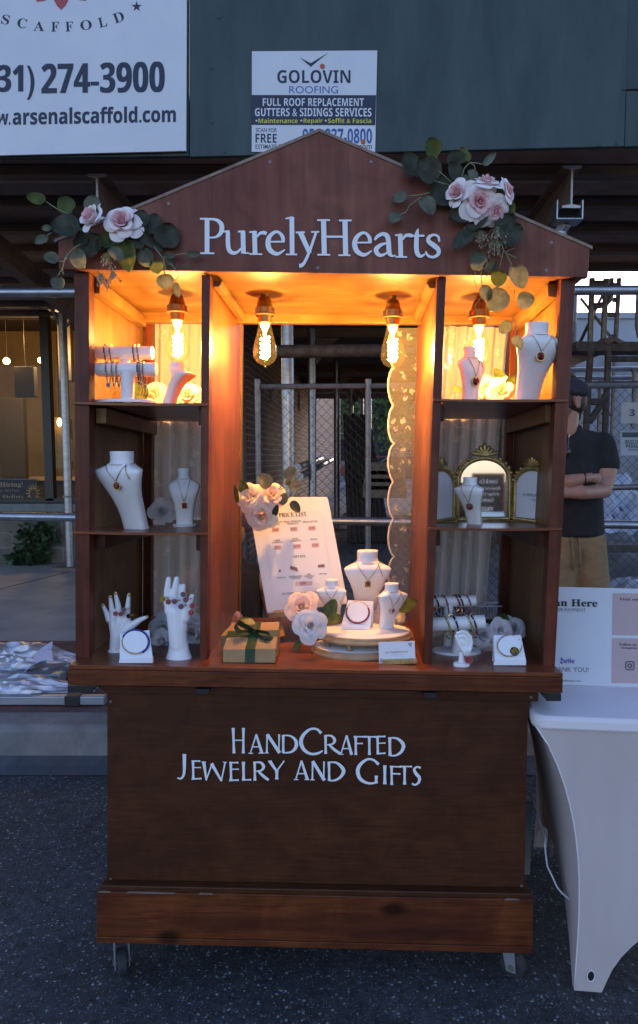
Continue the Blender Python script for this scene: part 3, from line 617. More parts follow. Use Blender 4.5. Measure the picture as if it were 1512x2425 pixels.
sf.build('sunflower_petals', pm('sunflower', (.50, .30, .05)), hs); MB().poly([a(315 + 34 * math.cos(t * .5), 2250 + 46 * math.sin(t * .5), .006) for t in range(12)]).build('sunflower_heart', pm('sunflower_heart', (.06, .03, .015)), hs)

# leaves growing on the low wall
def scatter_leaves(mb, pts, n, size, spread, rnd):
    for _ in range(n):
        c = rnd.choice(pts); p = c + V((rnd.gauss(0, spread), rnd.gauss(0, spread * .5), rnd.gauss(0, spread)))
        t = V((rnd.uniform(-1, 1), rnd.uniform(-1, .2), rnd.uniform(-.8, .8))).normalized(); s_ = t.cross(V((rnd.uniform(-1, 1), -1, rnd.uniform(-1, 1)))).normalized()
        L = size * rnd.uniform(.6, 1.2); mb.add([p, p + t * L * .5 + s_ * L * .35, p + t * L, p + t * L * .5 - s_ * L * .35], [[0, 1, 2, 3]])
rn = random.Random(3)
iv = thing('climbing_plant', 'green climbing plant on the low block wall under the shop window', 'plant', P(88, 1338, 8.42))
pts = [P(*LW(x, y), 8.42) for x, y in ((300, 350), (255, 420), (250, 500), (290, 480), (310, 560), (260, 590), (170, 610), (140, 630), (330, 530), (300, 640), (240, 640), (415, 390), (360, 420), (280, 600), (350, 600))]
q = MB(); scatter_leaves(q, pts, 520, .11, .055, rn); q.build('leaves', M['ivy'], iv)
q = MB()
for i in range(0, 12, 2): q.tube([pts[10], pts[i], pts[i + 1]], .006, 5)
q.build('stems', M['trunk'], iv)

# ---- passage beyond the fence
bw = thing('brick_wall', 'dark red brick side wall receding down the passage', 'wall', (-1.35, 8.5, .14))
MB().prism([V((-1.33, 8.75, .13)), V((-.55, 32, .13)), V((-.55, 32, 5.5)), V((-1.33, 8.75, 5.5))], (-.3, 0, 0)).build('brickwork', M['red_brick'], bw)
for x, y, w_, h_ in ((257, 618, 110, 60), (478, 700, 30, 40), (618, 750, 44, 38)):
    p0 = hit(*TU(x, y), V((-1.33, 8.75, 1)), V((23.25, -.78, 0)).normalized()); tag(MB().box(p0 + V((.012, 0, 0)), (.02, .7 if w_ > 60 else .6, .30)).build('wall_notice', M['grey_plank'], None, origin=p0),
        {257: 'nearest pale notice fixed on the dark brick wall', 478: 'small pale notice in the middle of the dark brick wall', 618: 'farthest pale notice on the dark brick wall'}[x], 'notice')
for i, (x0, y0, x1, y1) in enumerate(((460, 1245, 660, 1170), (480, 1320, 745, 1180))):
    q = MB().tube([P(*TU(x0, y0), 8.6), P(*TU(x1, y1), 13)], .05, 8); tag(q.build('low_rail', M['steel'], None, 40, origin=P(*TU(x0, y0), 8.6)), ('upper' if i == 0 else 'lower') + ' low pale pipe slanting along the foot of the brick wall', 'pipe')
lb = ['dark pipe leaning at the %s of the stack beside the passage' % s for s in ('outer edge', 'second place', 'third place', 'middle', 'fifth place', 'sixth place', 'far end')]
for i in range(9):
    x = 860 + i * 24; p1 = P(*TU(x, 800 + (i % 3) * 14), 11.6 + .1 * i); p0 = ground(*TU(x + 60 + i * 14, 1470), .14)
    p0 = P(*TU(x + 40 + i * 18, 1455 + (i % 2) * 20), 10.4); p0.z = .15
    q = MB().tube([p0, p1], .035 + .01 * (i % 2), 7); tag(q.build('leaning_pipe', M['rust_steel'], None, 40, origin=p0), 'dark pipe leaning among the stack beside the passage', 'pipe', 'dark pipes leaning in a stack')
pb = P(*TU(960, 1300), 11.9); tag(MB().prism([P(*TU(870, 1440), 11.9), P(*TU(1090, 1470), 11.9), P(*TU(1000, 820), 12.3), P(*TU(850, 830), 12.3)], (0, .05, 0)).build('leaning_board', M['dark_timber'], None, origin=pb), 'dark board behind the stack of leaning pipes', 'board')
for i in range(4):
    q = P(*TU(1190, 1440 - i * 62), 9.2); tag(MB().box(q, (.58 - .03 * i, .5, .17)).build('timber_stack', M['dark_timber'], None, bevel=.01, origin=q), ['lowest', 'second', 'third', 'topmost'][i] + ' dark block of the pile behind the lace in the passage', 'block')
def tree(x, y, h, r, label, n, rnd):
    o = thing('street_tree', label, 'tree', (x, y, .13)); MB().tube([(x, y, .1), (x + .05, y, h * .3), (x, y + .1, h * .55)], [.16, .12, .07], 8).build('trunk', M['trunk'], o, 60)
    q = MB()
    for k in range(9): a = rnd.uniform(0, 6.28); q.tube([(x, y, h * rnd.uniform(.3, .5)), (x + math.cos(a) * r * .8, y + math.sin(a) * r * .8, h * rnd.uniform(.55, .9))], [.05, .015], 5)
    q.build('limbs', M['trunk'], o)
    cs = [V((x + rnd.gauss(0, r * .5), y + rnd.gauss(0, r * .5), h * .7 + rnd.gauss(0, h * .16))) for _ in range(26)]
    q = MB(); scatter_leaves(q, cs, n, .34, r * .2, rnd); q.build('crown', M['foliage'], o)
tree(1.4, 42, 7.5, 3.0, 'leafy green tree at the far end of the passage', 3200, rn)
tree(4.6, 46, 8.0, 3.0, 'leafy tree beyond the passage, mostly behind the lace', 2600, rn)
tree(-1.8, 48, 8.5, 3.0, 'leafy tree in the distance behind the leaning pipes', 2600, rn)
def car(x, y, z, label, paint):
    o = thing('parked_car', label, 'car', (x, y, z)); 
    prof = [(-2.1, .35), (-2.15, .7), (-1.9, .9), (-1.2, .98), (-.6, 1.42), (.7, 1.45), (1.35, 1.0), (2.0, .92), (2.15, .65), (2.1, .35)]
    MB().prism([V((x + a, y, z + b)) for a, b in prof], (0, 1.7, 0)).build('body', M[paint], o, bevel=.06)
    MB().prism([V((x + a, y - .012, z + b)) for a, b in ((-1.05, 1.0), (-.58, 1.36), (.62, 1.38), (1.15, 1.02))], (0, .01, 0)).build('side_window', M['car_glass'], o)
    for a in (-1.35, 1.35): 
        wl = MB().lathe([(.32, 0), (.33, .1), (.33, .18), (.3, .2)], (x + a, y + .17, z + .33), (0, -1, 0), 18).build('wheel', M['rubber'], o, 40); MB().lathe([(.2, 0), (.19, .02)], (x + a, y - .035, z + .33), (0, -1, 0), 14).build('rim', M['steel'], wl, 40, origin=None)
car(2.35, 32.5, .13, 'dark car parked beyond the end of the passage', 'car_paint'); car(1.2, 37.5, .13, 'red car parked behind the dark car', 'car_red')
db = thing('sky_cover_building', 'brick building added to cover bright sky beyond the trees and parked cars', 'building', (2, 62, .13))  # added block that hides the bright sky at the passage end
MB().box((3, 64, 4.5), (30, 4, 9)).build('wall', M['red_brick'], db); 
for i in range(7): MB().box((-7.5 + 3.4 * i, 61.98, 5.6), (1.3, .06, 1.7)).build('window', M['car_glass'], db); MB().box((-7.5 + 3.4 * i, 61.98, 2.2), (1.3, .06, 1.9)).build('window', M['car_glass'], db)
q = MB().box((3, 34, .15), (16, 9, .02)); struct(q.build('far_street', M['sidewalk'], origin=(3, 34, .14)))

tw = thing('sky_screen', 'dark timber screen added to block bright sky along the open side of the passage', 'hoarding', (2.0, 9.2, .13))  # dark screen added to shut out the bright sky behind the right bay
q = MB(); q.prism([V((1.98, 9.1, .13)), V((2.0, 17.5, .13)), V((2.0, 17.5, 3.3)), V((1.98, 9.1, 3.3))], (.05, 0, 0)); q.build('screen_boards', M['dark_timber'], tw)
for i in range(4): MB().box((1.94, 9.3 + 2.4 * i, 1.7), (.07, .09, 3.1)).build('screen_post', M['plank'], tw)
# ---- chain-link fence
FY = 4.9
def chain(x0, x1, z0, z1, y, name, label):
    o = thing(name, label, 'fence', (x0, y, .08), 'chain-link fence panels behind the cart')
    fr = MB(); fr.tube([(x0, y, z1), (x1, y, z1 + .012)], .020, 8); fr.tube([(x0, y, z0), (x1, y, z0)], .016, 8); fr.build('rail', M['old_steel'], o, 40)
    for x in (x0, (x0 + x1) / 2 + .0, x1): MB().tube([(x, y - .03, .07), (x, y - .03, z1 + .05)], .020, 8).build('fence_post', M['old_steel'], o, 40)
    w = MB(); s_ = .066; h = z1 - z0; n = int((x1 - x0 + h) / s_)
    for i in range(n):
        for sg in (0, 1):
            xa = x0 - h + i * s_; a0, b0_ = max(xa, x0), min(xa + h, x1)
            if b0_ - a0 < .02: continue
            za, zb = z0 + (a0 - xa), z0 + (b0_ - xa)
            if sg: a0, b0_ = x0 + x1 - a0, x0 + x1 - b0_
            w.tube([(a0, y + .004 * (sg * 2 - 1), za), (b0_, y + .004 * (sg * 2 - 1), zb)], .0017, 3, caps=False)
    w.build('wire_mesh', M['wire'], o)
zr = P(700, 916, FY).z
chain(P(602, 0, FY).x, P(1146, 0, FY).x, .25, zr, FY, 'chain_link_fence', 'chain-link fence panel crossing behind the open middle of the cart')
chain(P(1150, 0, FY).x, P(1640, 0, FY).x, .25, zr, FY, 'chain_link_fence', 'chain-link fence panel behind the man and the permit cards')
b = MB().tube([P(1300, 1158, FY - .04), P(1640, 1150, FY - .04)], .022, 10); tag(b.build('rail_pipe', M['old_steel'], None, 40, origin=P(1300, 1158, FY)), 'rusty pipe across the fence beside the man\'s elbow', 'pipe')

# ---- building site: pale wall, scaffold frames
pw = thing('pale_building', 'pale blue grey building wall at the back of the site', 'building', (4, 14, .13))
zt_ = P(1440, 741, 14).z; zl = P(1440, 808, 14).z
MB().box((7.6, 14.3, (zt_ + zl) / 2), (11.0, .6, zt_ - zl)).build('upper_wall', M['pale_wall'], pw, bevel=.01)
MB().box((7.6, 14.36, zl / 2 + .07), (10.9, .6, zl - .13)).build('lower_wall', M['pale_wall_low'], pw)
q = MB(); q.box((7.6, 14.28, zt_ - .06), (11.06, .68, .12)); q.box((7.6, 13.99, zl), (11.02, .03, .05)); q.build('coping', M['pale_wall'], pw, bevel=.01)
MB().box((5.0, 14.02, .95), (.9, .1, 1.6)).build('door', M['pale_wall_low'], pw)
def T_(pts, Y): return [P(*BG(*q[:2]), Y + (q[2] if len(q) > 2 else 0)) for q in pts]
SF = 6.4
def frame(label, group, members, Y, mat, r=.024):
    first = T_(members[0][1], Y); base = min(first, key=lambda v: v.z); o = thing('pipe_scaffold', label, 'scaffold', base, group)
    for nm, pts in members: MB().tube(T_(pts, Y), r, 8).build(nm, M[mat], o, 40)
    return o
gr = 'tubular scaffold frames on the site'
frame('nearest dark scaffold frame with a curved corner right beside the gable end', gr, [('standard', [(662, 150), (648, 640), (632, 1200)]), ('standard', [(885, 160), (860, 700), (842, 1120)]), ('curved_brace', [(962, 390), (940, 480), (880, 555), (780, 580), (660, 585)]), ('cross_bar', [(640, 230), (900, 230)])], SF, 'old_steel', .028)
frame('lighter scaffold frame with a short bar near the sky opening', gr, [('standard', [(1088, 150), (1060, 700), (1036, 1090)]), ('standard', [(970, 150), (962, 400)]), ('cross_bar', [(868, 722), (1058, 728)]), ('cross_bar', [(890, 255), (1080, 260)]), ('peg', [(990, 490), (1060, 490)]), ('peg', [(960, 1070), (1040, 1072)])], SF + .3, 'old_steel', .024)
frame('lower dark scaffold frame standing behind the man\'s cap', gr, [('standard', [(640, 1290), (605, 1800), (575, 2420), (560, 2700)]), ('standard', [(918, 1290), (900, 1800), (872, 2430), (862, 2700)]), ('cross_bar', [(610, 2098), (880, 2098)]), ('corner_brace', [(620, 2420), (770, 2190), (880, 2000)])], SF - .4, 'rust_steel', .030)
frame('far grey scaffold frame standing behind the dark one', gr, [('standard', [(1030, 1300), (1005, 1800), (985, 2420), (975, 2700)]), ('standard', [(800, 1750), (775, 2420), (770, 2700)]), ('cross_bar', [(770, 2280), (985, 2285)]), ('standard', [(395, 400), (370, 1700), (350, 2400)])], SF + 1.6, 'old_steel', .026)
frame('rightmost scaffold frame with a curved foot, cut by the picture edge', gr, [('standard', [(1392, 400), (1375, 900), (1400, 1060), (1560, 1110)]), ('standard', [(1335, 1590), (1325, 2100), (1310, 2500)]), ('cross_bar', [(1290, 1600), (1600, 1590)])], SF + .8, 'old_steel', .026)
for nm, pts, Y, r_, mt, lb in (('scaffold_brace', [(480, 460), (620, 640), (690, 725), (960, 1085)], SF + .1, .014, 'old_steel', 'thin brace slanting down toward the dark tarpaulin'), ('scaffold_brace', [(835, 395), (690, 700)], SF + .15, .014, 'old_steel', 'thin brace slanting up behind the curved corner'), ('scaffold_brace', [(610, 870), (440, 1230)], SF + .2, .016, 'rust_steel', 'thin dark brace slanting down to the gable end'),
    ('scaffold_brace', [(310, 1660), (500, 1820)], SF - .3, .02, 'rust_steel', 'short dark brace touching the top of the man\'s cap'), ('scaffold_ledger', [(300, 1600), (1500, 1575)], SF + .9, .027, 'steel', 'grey ledger tube just below the sloping plank'), ('scaffold_ledger', [(290, 1728), (1330, 1720)], SF + .9, .022, 'steel', 'thinner grey ledger tube right above the fence top'), ('scaffold_ledger', [(940, 1425), (1500, 1422)], SF - .2, .026, 'rust_steel', 'short dark ledger tube right of the dark frame'), ('scaffold_ledger', [(500, 1832), (1500, 1826)], SF - .9, .028, 'rust_steel', 'dark ledger tube at the top edge of the fence')):
    p = T_(pts, Y); tag(MB().tube(p, r_, 8).build(nm, M[mt], None, 40, origin=p[0]), lb, 'scaffold tube')
p = P(*BG(340, 1255), SF - .2); tag(MB().bar(p, P(*BG(1560, 1262), SF - .2), .24, .085).build('scaffold_plank', M['rust_steel'], None, bevel=.004, origin=p), 'thick dark level plank carrying the tarpaulin', 'plank')
p = P(*BG(330, 1540), SF - .1); tag(MB().prism([p, P(*BG(330, 1385), SF - .1), P(*BG(600, 1300), SF), P(*BG(890, 1300), SF), P(*BG(760, 1375), SF)], (0, .04, 0)).build('sloping_plank', M['plank'], None, origin=p), 'wide pale plank sloping behind the cart\'s outer post', 'plank')
tp = MB(); rn2 = random.Random(5)
def tarp(u, v):
    x = 690 + 470 * u; h = (math.sin(math.pi * min(1, u * .9 + .1)) ** .6) * 105 * (1 if u > .25 else .35 + u * 2.6)
    a = math.pi * v; p = P(*BG(x, 1208 - h * math.sin(a)), SF - .2); return p + V((0, -.16 * math.cos(a) * (.4 + .6 * h / 105), .01 * math.sin(17 * u + 9 * v)))
tp.grid(tarp, 18, 8); tag(tp.build('tarpaulin_bundle', M['dark_timber'], None, 180, origin=P(*BG(900, 1205), SF - .2)), 'dark folded tarpaulin lying on the scaffold plank', 'tarpaulin')
# debris on the site ground
def mound(x0, x1, y0, y1, h, name, mat, label, cat, seed, z0=.13, amp=.5):
    rr = random.Random(seed); ph = [rr.uniform(0, 6) for _ in range(8)]
    def f(u, v):
        e = min(1, 6 * min(u, 1 - u, v, 1 - v)); x, y = x0 + (x1 - x0) * u, y0 + (y1 - y0) * v
        z = .6 + amp * (math.sin(5 * u + ph[0]) * math.sin(7 * v + ph[1]) * .5 + .3 * math.sin(17 * u + ph[2] + 3 * math.sin(9 * v)) + .25 * math.sin(23 * v + ph[3] + 2 * math.sin(13 * u))) + .12 * rr.uniform(-1, 1)
        return V((x, y, z0 + max(0, h * z * e)))
    return tag(MB().grid(f, 40, 30).build(name, M[mat], None, 180, origin=(x0, y0, z0)), label, cat)
mound(1.7, 4.6, 6.6, 10.5, .55, 'rubble_heap', 'rubble', 'grey heap of rubble behind the fence at the man\'s side', 'rubble', 1)
mound(2.0, 4.2, 5.2, 6.4, .34, 'plastic_sheet', 'plastic_sheet', 'crumpled pale plastic sheet behind the fence beside the man', 'plastic sheet', 2)
mound(2.4, 5.4, 8.6, 12, 1.05, 'plastic_sheet', 'plastic_sheet', 'crumpled pale plastic sheet higher up on the far rubble', 'plastic sheet', 4)
for i, (x, y, z, w_) in enumerate(((2.7, 5.15, .30, 1.7), (2.9, 6.3, .62, 2.0), (2.6, 5.0, .16, 1.6))):
    tag(MB().box((x, y, z), (w_, .16, .07), Matrix.Rotation(R(4 - 5 * i), 3, 'Z')).build('loose_board', M['rust_steel'], None, bevel=.004, origin=(x, y, z)), ['dark board lying across the near plastic sheet', 'dark board lying on the rubble behind the fence', 'dark board lying lowest at the foot of the fence'][i], 'board')
# cards on the fence
o = thing('number_card', 'beige card with the number 3 hung on the fence', 'card', P(1490, 1022, FY - .05)); a = at(FY - .05, BG)
MB().prism([a(1115, 2440), a(1560, 2440), a(1560, 2108), a(1125, 2108)], (0, .004, 0)).build('card', M['tag_tan'], o); b = MB(); b.text('3', [a(1250, 2325, .001), a(1336, 2325, .001), a(1336, 2215, .001), a(1250, 2215, .001)], 'bold'); b.build('lettering', M['ink'], o)
o = thing('permit_card', 'framed grey building permit card hung on the fence', 'sign', P(1490, 1080, FY - .05)); a = at(FY - .05, MN)
MB().prism([a(925, 600), a(1420, 600), a(1420, 285), a(925, 285)], (0, .01, 0)).build('card', M['permit'], o); q = MB(); q.poly([a(950, 365, .0006), a(1420, 365, .0006), a(1420, 300, .0006), a(950, 300, .0006)]); q.build('header_band', M['green_board'], o)
b = MB(); b.text('BUILDING', [a(990, 450, .001), a(1265, 450, .001), a(1265, 398, .001), a(990, 398, .001)], 'bold'); b.text('PERMIT', [a(998, 508, .001), a(1210, 508, .001), a(1210, 456, .001), a(998, 456, .001)], 'bold'); b.text('IMPORTANT', [a(1030, 540, .001), a(1200, 540, .001), a(1200, 522, .001), a(1030, 522, .001)], 'bold'); b.build('lettering', M['ink'], o)
q = MB().tube([a(925, 600), a(1420, 600), a(1420, 285), a(925, 285)], .006, 6, True); q.build('card_frame', M['pale_wall'], o)
#--PART3--
# ================================================================ THE CART
YP, YG, DEP = 1.94, 1.912, .60
cart = thing('vendor_cart', 'dark stained wooden vendor cart with a gabled top, lit shelves and casters', 'cart', V((P(756, 2300, 1.95).x, 2.2, GZ)))
def PR(pts, Y, dep, name, mat, d0=0, bevel=.0015, parent=None, lens=None):
    b = MB().prism([PD(*q, Y, d0) for q in pts], CD * dep); return b.build(name, M[mat], parent or cart, bevel=bevel)
def wall(fx0, y0, fx1, y1, Y, d0, d1, t, name, mat):
    """upright board running back from the front edge (fx0,y0)-(fx1,y1); t = thickness toward +X"""
    a, b = PD(fx0, y0, Y, d0), PD(fx1, y1, Y, d0); v = CD * (d1 - d0)
    return MB().prism([a, a + v, b + v, b], (t, 0, 0)).build(name, M[mat], cart, bevel=.001)
# gable
gpts = [(140, 637), (1393, 656), (1397, 588), (757, 313), (138, 571)]
gb = PR(gpts, YG, .022, 'gable_board', 'gable_wood', bevel=.0008)
for (x0, y0), (x1, y1), nm in (((757, 312), (130, 574)), (( 757, 312), (1403, 589))) and (((757, 311.5), (128, 574.5), 'l'), ((757, 311.5), (1404, 590), 'r')):
    a_, b_ = P(x0, y0, YG - .003), P(x1, y1, YG - .003); up = V((0, 0, .009))
    MB().prism([a_, b_, b_ + up, a_ + up] if nm == 'r' else [b_, a_, a_ + up, b_ + up], CD * .66).build('roof_panel', M['raw_edge'], cart, bevel=.0008)
mp = at(YG, PH)
PURELY = [[(90, 50, 28), (90, 255, 28)], [(48, 52, 11), (95, 52, 11)], [(50, 255, 10), (133, 256, 10)], [(90, 53, 11), (140, 57, 17), (170, 78, 26), (178, 105, 28), (168, 140, 24), (140, 160, 13), (104, 163, 9)],
 [(213, 126, 24), (214, 200, 26), (222, 238, 26), (245, 254, 22), (270, 248, 16), (292, 225, 10)], [(185, 128, 10), (222, 125, 13)], [(302, 124, 28), (305, 257, 28)], [(272, 128, 10), (310, 126, 12)], [(305, 253, 12), (339, 255, 8)],
 [(370, 124, 28), (374, 260, 28)], [(340, 260, 10), (416, 261, 10)], [(339, 131, 9), (376, 128, 13)], [(384, 160, 9), (403, 138, 17), (425, 134, 22), (442, 140, 20)],
 [(455, 188, 10), (548, 187, 11)], [(540, 190, 20), (536, 158, 22), (512, 131, 16), (484, 134, 20), (458, 160, 26), (450, 195, 30), (458, 230, 30), (484, 254, 25), (512, 258, 19), (551, 234, 7)],
 [(591, 42, 28), (593, 262, 28)], [(554, 51, 9), (596, 43, 12)], [(556, 262, 10), (622, 263, 10)],
 [(640, 130, 30), (697, 255, 26)], [(735, 130, 15), (697, 240, 17), (668, 305, 18), (650, 326, 22), (634, 329, 24)], [(614, 132, 10), (668, 132, 10)], [(705, 130, 10), (753, 129, 10)],
 [(778, 58, 30), (783, 265, 30)], [(905, 60, 30), (909, 267, 30)], [(783, 158, 13), (905, 158, 13)], [(741, 60, 11), (816, 60, 11)], [(742, 264, 10), (818, 265, 10)], [(869, 62, 11), (944, 62, 11)], [(866, 267, 10), (937, 268, 10)],
 [(965, 193, 10), (1062, 192, 11)], [(1053, 195, 20), (1049, 163, 22), (1026, 137, 16), (998, 140, 20), (972, 165, 26), (962, 200, 30), (972, 238, 30), (998, 260, 25), (1026, 264, 19), (1064, 240, 7)],
 [(1080, 178, 12), (1098, 155, 20), (1128, 142, 22), (1152, 152, 28), (1162, 185, 28), (1166, 250, 28), (1182, 271, 15), (1204, 269, 7)], [(1160, 194, 9), (1118, 206, 20), (1090, 230, 28), (1094, 255, 26), (1115, 268, 20), (1145, 258, 12), (1162, 240, 8)],
 [(1231, 142, 28), (1235, 277, 28)], [(1204, 277, 10), (1272, 278, 10)], [(1200, 150, 9), (1237, 145, 13)], [(1245, 176, 9), (1262, 153, 18), (1285, 149, 22), (1303, 154, 20)],
 [(1338, 110, 6), (1330, 140, 24), (1327, 190, 28), (1328, 238, 28), (1337, 264, 26), (1355, 273, 18), (1379, 259, 7)], [(1298, 153, 13), (1374, 152, 13)],
 [(1462, 188, 11), (1456, 158, 15), (1430, 147, 14), (1402, 160, 22), (1399, 185, 26), (1428, 208, 30), (1455, 232, 28), (1456, 260, 22), (1428, 278, 16), (1396, 270, 15), (1381, 244, 10)]]
b = MB()
for i, st in enumerate(PURELY): b.stroke(st, mp, .0004 + .00012 * i)
b.build('name_lettering', M['white'], gb)
for x, y in ((400, 482), (640, 383), (879, 383), (1082, 478), (753, 634), (1306, 574), (157, 612), (1294, 640)):
    MB().lathe([(.0045, 0), (.0042, .001), (.002, .0013), (.0016, .0004)], P(x, y, YG), (0, -1, 0), 10).build('screw', M['screw'], gb, 40)
# ceiling and roof frame
PR([(150, 641), (1385, 656), (1385, 650), (150, 634)], YP, DEP + .02, 'ceiling', 'ply_x', bevel=0)
PR([(222, 737), (1330, 742), (1330, 768), (222, 762)], YP + .478, .03, 'back_rail', 'ply_x', d0=0)
# posts: outer pair, inner pair
PR([(176, 645), (211, 645), (213, 1572), (179, 1572)], YP, .043, 'corner_post', 'post_wood')
PR([(478, 650), (498, 650), (490, 1576), (473, 1576)], YP, .043, 'corner_post', 'post_wood')
PR([(1036, 655), (1057, 655), (1022, 1586), (1002, 1586)], YP, .043, 'corner_post', 'post_wood')
PR([(1330, 656), (1364, 656), (1314, 1594), (1286, 1594)], YP, .043, 'corner_post', 'post_wood')
for x0, x1, x2, x3 in ((196, 222, 222, 198), (1322, 1346, 1302, 1280)):
    PR([(x0, 650), (x1, 650), (x2, 1575), (x3, 1575)], YP, .04, 'rear_post', 'post_wood', d0=DEP - .04)
for xa, xb, wd in ((478, 473, 18), (1050, 1016, 18)): PR([(xa, 650), (xa + wd, 650), (xb + wd, 1570), (xb, 1570)], YP, .03, 'rear_post', 'ply', d0=DEP - .03)
# side walls, dividers
wall(194, 645, 197, 1573, YP, .043, DEP - .04, -.008, 'side_wall', 'ply'); wall(1346, 656, 1300, 1594, YP, .043, DEP - .04, .008, 'side_wall', 'ply')
wall(492, 650, 485, 1575, YP, .043, DEP, -.008, 'divider_wall', 'divider'); wall(1038, 655, 1004, 1585, YP, .043, DEP, .008, 'divider_wall', 'divider')
# ceiling battens along the walls
for pts, mt in (([(198, 652), (222, 652), (222, 684), (198, 684)], 'ply_x'), ([(498, 654), (520, 654), (513, 668), (498, 668)], 'ply_x'), ([(1014, 658), (1036, 658), (1036, 672), (1022, 672)], 'ply_x'), ([(1308, 660), (1332, 660), (1332, 694), (1310, 692)], 'ply_x')):
    PR(pts, YP, .44, 'ceiling_batten', mt, d0=.045)
# shelves with their battens
shelves = {}
def shelf(key, x0, y0, x1, y1, th=6, dep=DEP - .03):
    mb = MB(); b0 = [(x0, y0 + th), (x0 + (x1 - x0) * .33, y0 + (y1 - y0) * .33 + th + 2), (x1 - (x1 - x0) * .33, y1 - (y1 - y0) * .33 + th + 2), (x1, y1 + th), (x1, y1), (x1 - (x1 - x0) * .33, y1 - (y1 - y0) * .33 + 2), (x0 + (x1 - x0) * .33, y0 + (y1 - y0) * .33 + 2), (x0, y0)]
    mb.prism([PD(*q, YP - .012) for q in b0], CD * .012)
    xi, xj = x0 + 27, x1 - 17; mb.prism([PD(*q, YP) for q in ((xi, y0 + th + 1), (xj, y1 + th + 1), (xj, y1 + 1), (xi, y0 + 1))], CD * dep)
    mb.build('shelf', M['counter_wood'], cart, bevel=.0008)
    p0 = P((x0 + x1) / 2, (y0 + y1) / 2 + 2, YP - .012); e = P(x1, y1, YP) - P(x0, y0, YP); n = e.cross(CD).normalized(); n = n if n.z > 0 else -n
    shelves[key] = (p0 + n * .0008, n)
shelf('L1', 170, 951, 490, 955); shelf('L2', 172, 1258, 489, 1261); shelf('R1', 1027, 944, 1346, 945); shelf('R2', 1015, 1249, 1332, 1250)
for x0, x1, y0, y1 in ((213, 238, 962, 1000), (462, 478, 962, 1004)): PR([(x0, y0), (x1, y0), (x1, y1), (x0, y1)], YP, .52 if x0 < 400 else .05, 'shelf_batten', 'dark_wood' if x0 > 400 else 'ply_x', d0=.045)
for x0, x1, y0, y1 in ((456, 474, 1268, 1308), (214, 236, 1270, 1304)): PR([(x0, y0), (x1, y0), (x1, y1), (x0, y1)], YP, .05 if x0 > 400 else .5, 'shelf_batten', 'dark_wood', d0=.045)
for x0, x1, y0, y1 in ((1303, 1328, 953, 997), (1044, 1058, 955, 992)): PR([(x0, y0), (x1, y0), (x1, y1), (x0, y1)], YP, .5 if x0 > 1200 else .05, 'shelf_batten', 'ply_x' if x0 > 1200 else 'dark_wood', d0=.045)
for x0, x1, y0, y1 in ((1030, 1048, 1257, 1296), (1288, 1312, 1258, 1302)): PR([(x0, y0), (x1, y0), (x1, y1), (x0, y1)], YP, .05 if x0 < 1200 else .5, 'shelf_batten', 'dark_wood', d0=.045)
# counter
YC = 1.865
PR([(163, 1585), (1334, 1604), (1334, 1594), (163, 1575)], YC, .68, 'counter_top', 'counter_wood', bevel=.002)
PR([(160, 1622), (1333, 1642), (1334, 1605), (160, 1586)], YC - .002, .03, 'counter_apron', 'base_wood', bevel=.002)
p0 = P(748, 1584.5, YC); e = P(1334, 1594, YC) - P(163, 1575, YC); n = e.cross(CD).normalized(); n = n if n.z > 0 else -n
shelves['C'] = (p0 + n * .0006, n)
for x0, x1, y0, y1 in ((160, 232, 1624, 1641), (1282, 1330, 1643, 1661)): PR([(x0, y0), (x1, y0), (x1 if x0 > 1000 else x1 - 18, y1), (x0 + (14 if x0 > 1000 else 0), y1)], YC + .05, .5, 'counter_bracket', 'plastic_black')
for x0, y0 in ((463, 1632), (1002, 1641)): PR([(x0, y0), (x0 + 34, y0), (x0 + 30, y0 + 13), (x0 + 4, y0 + 13)], YC + .02, .06, 'counter_bracket', 'plastic_black')
PR([(228, 1624), (1276, 1642), (1275, 1662), (252, 1641)], 1.925, .02, 'cleat', 'panel_wood')
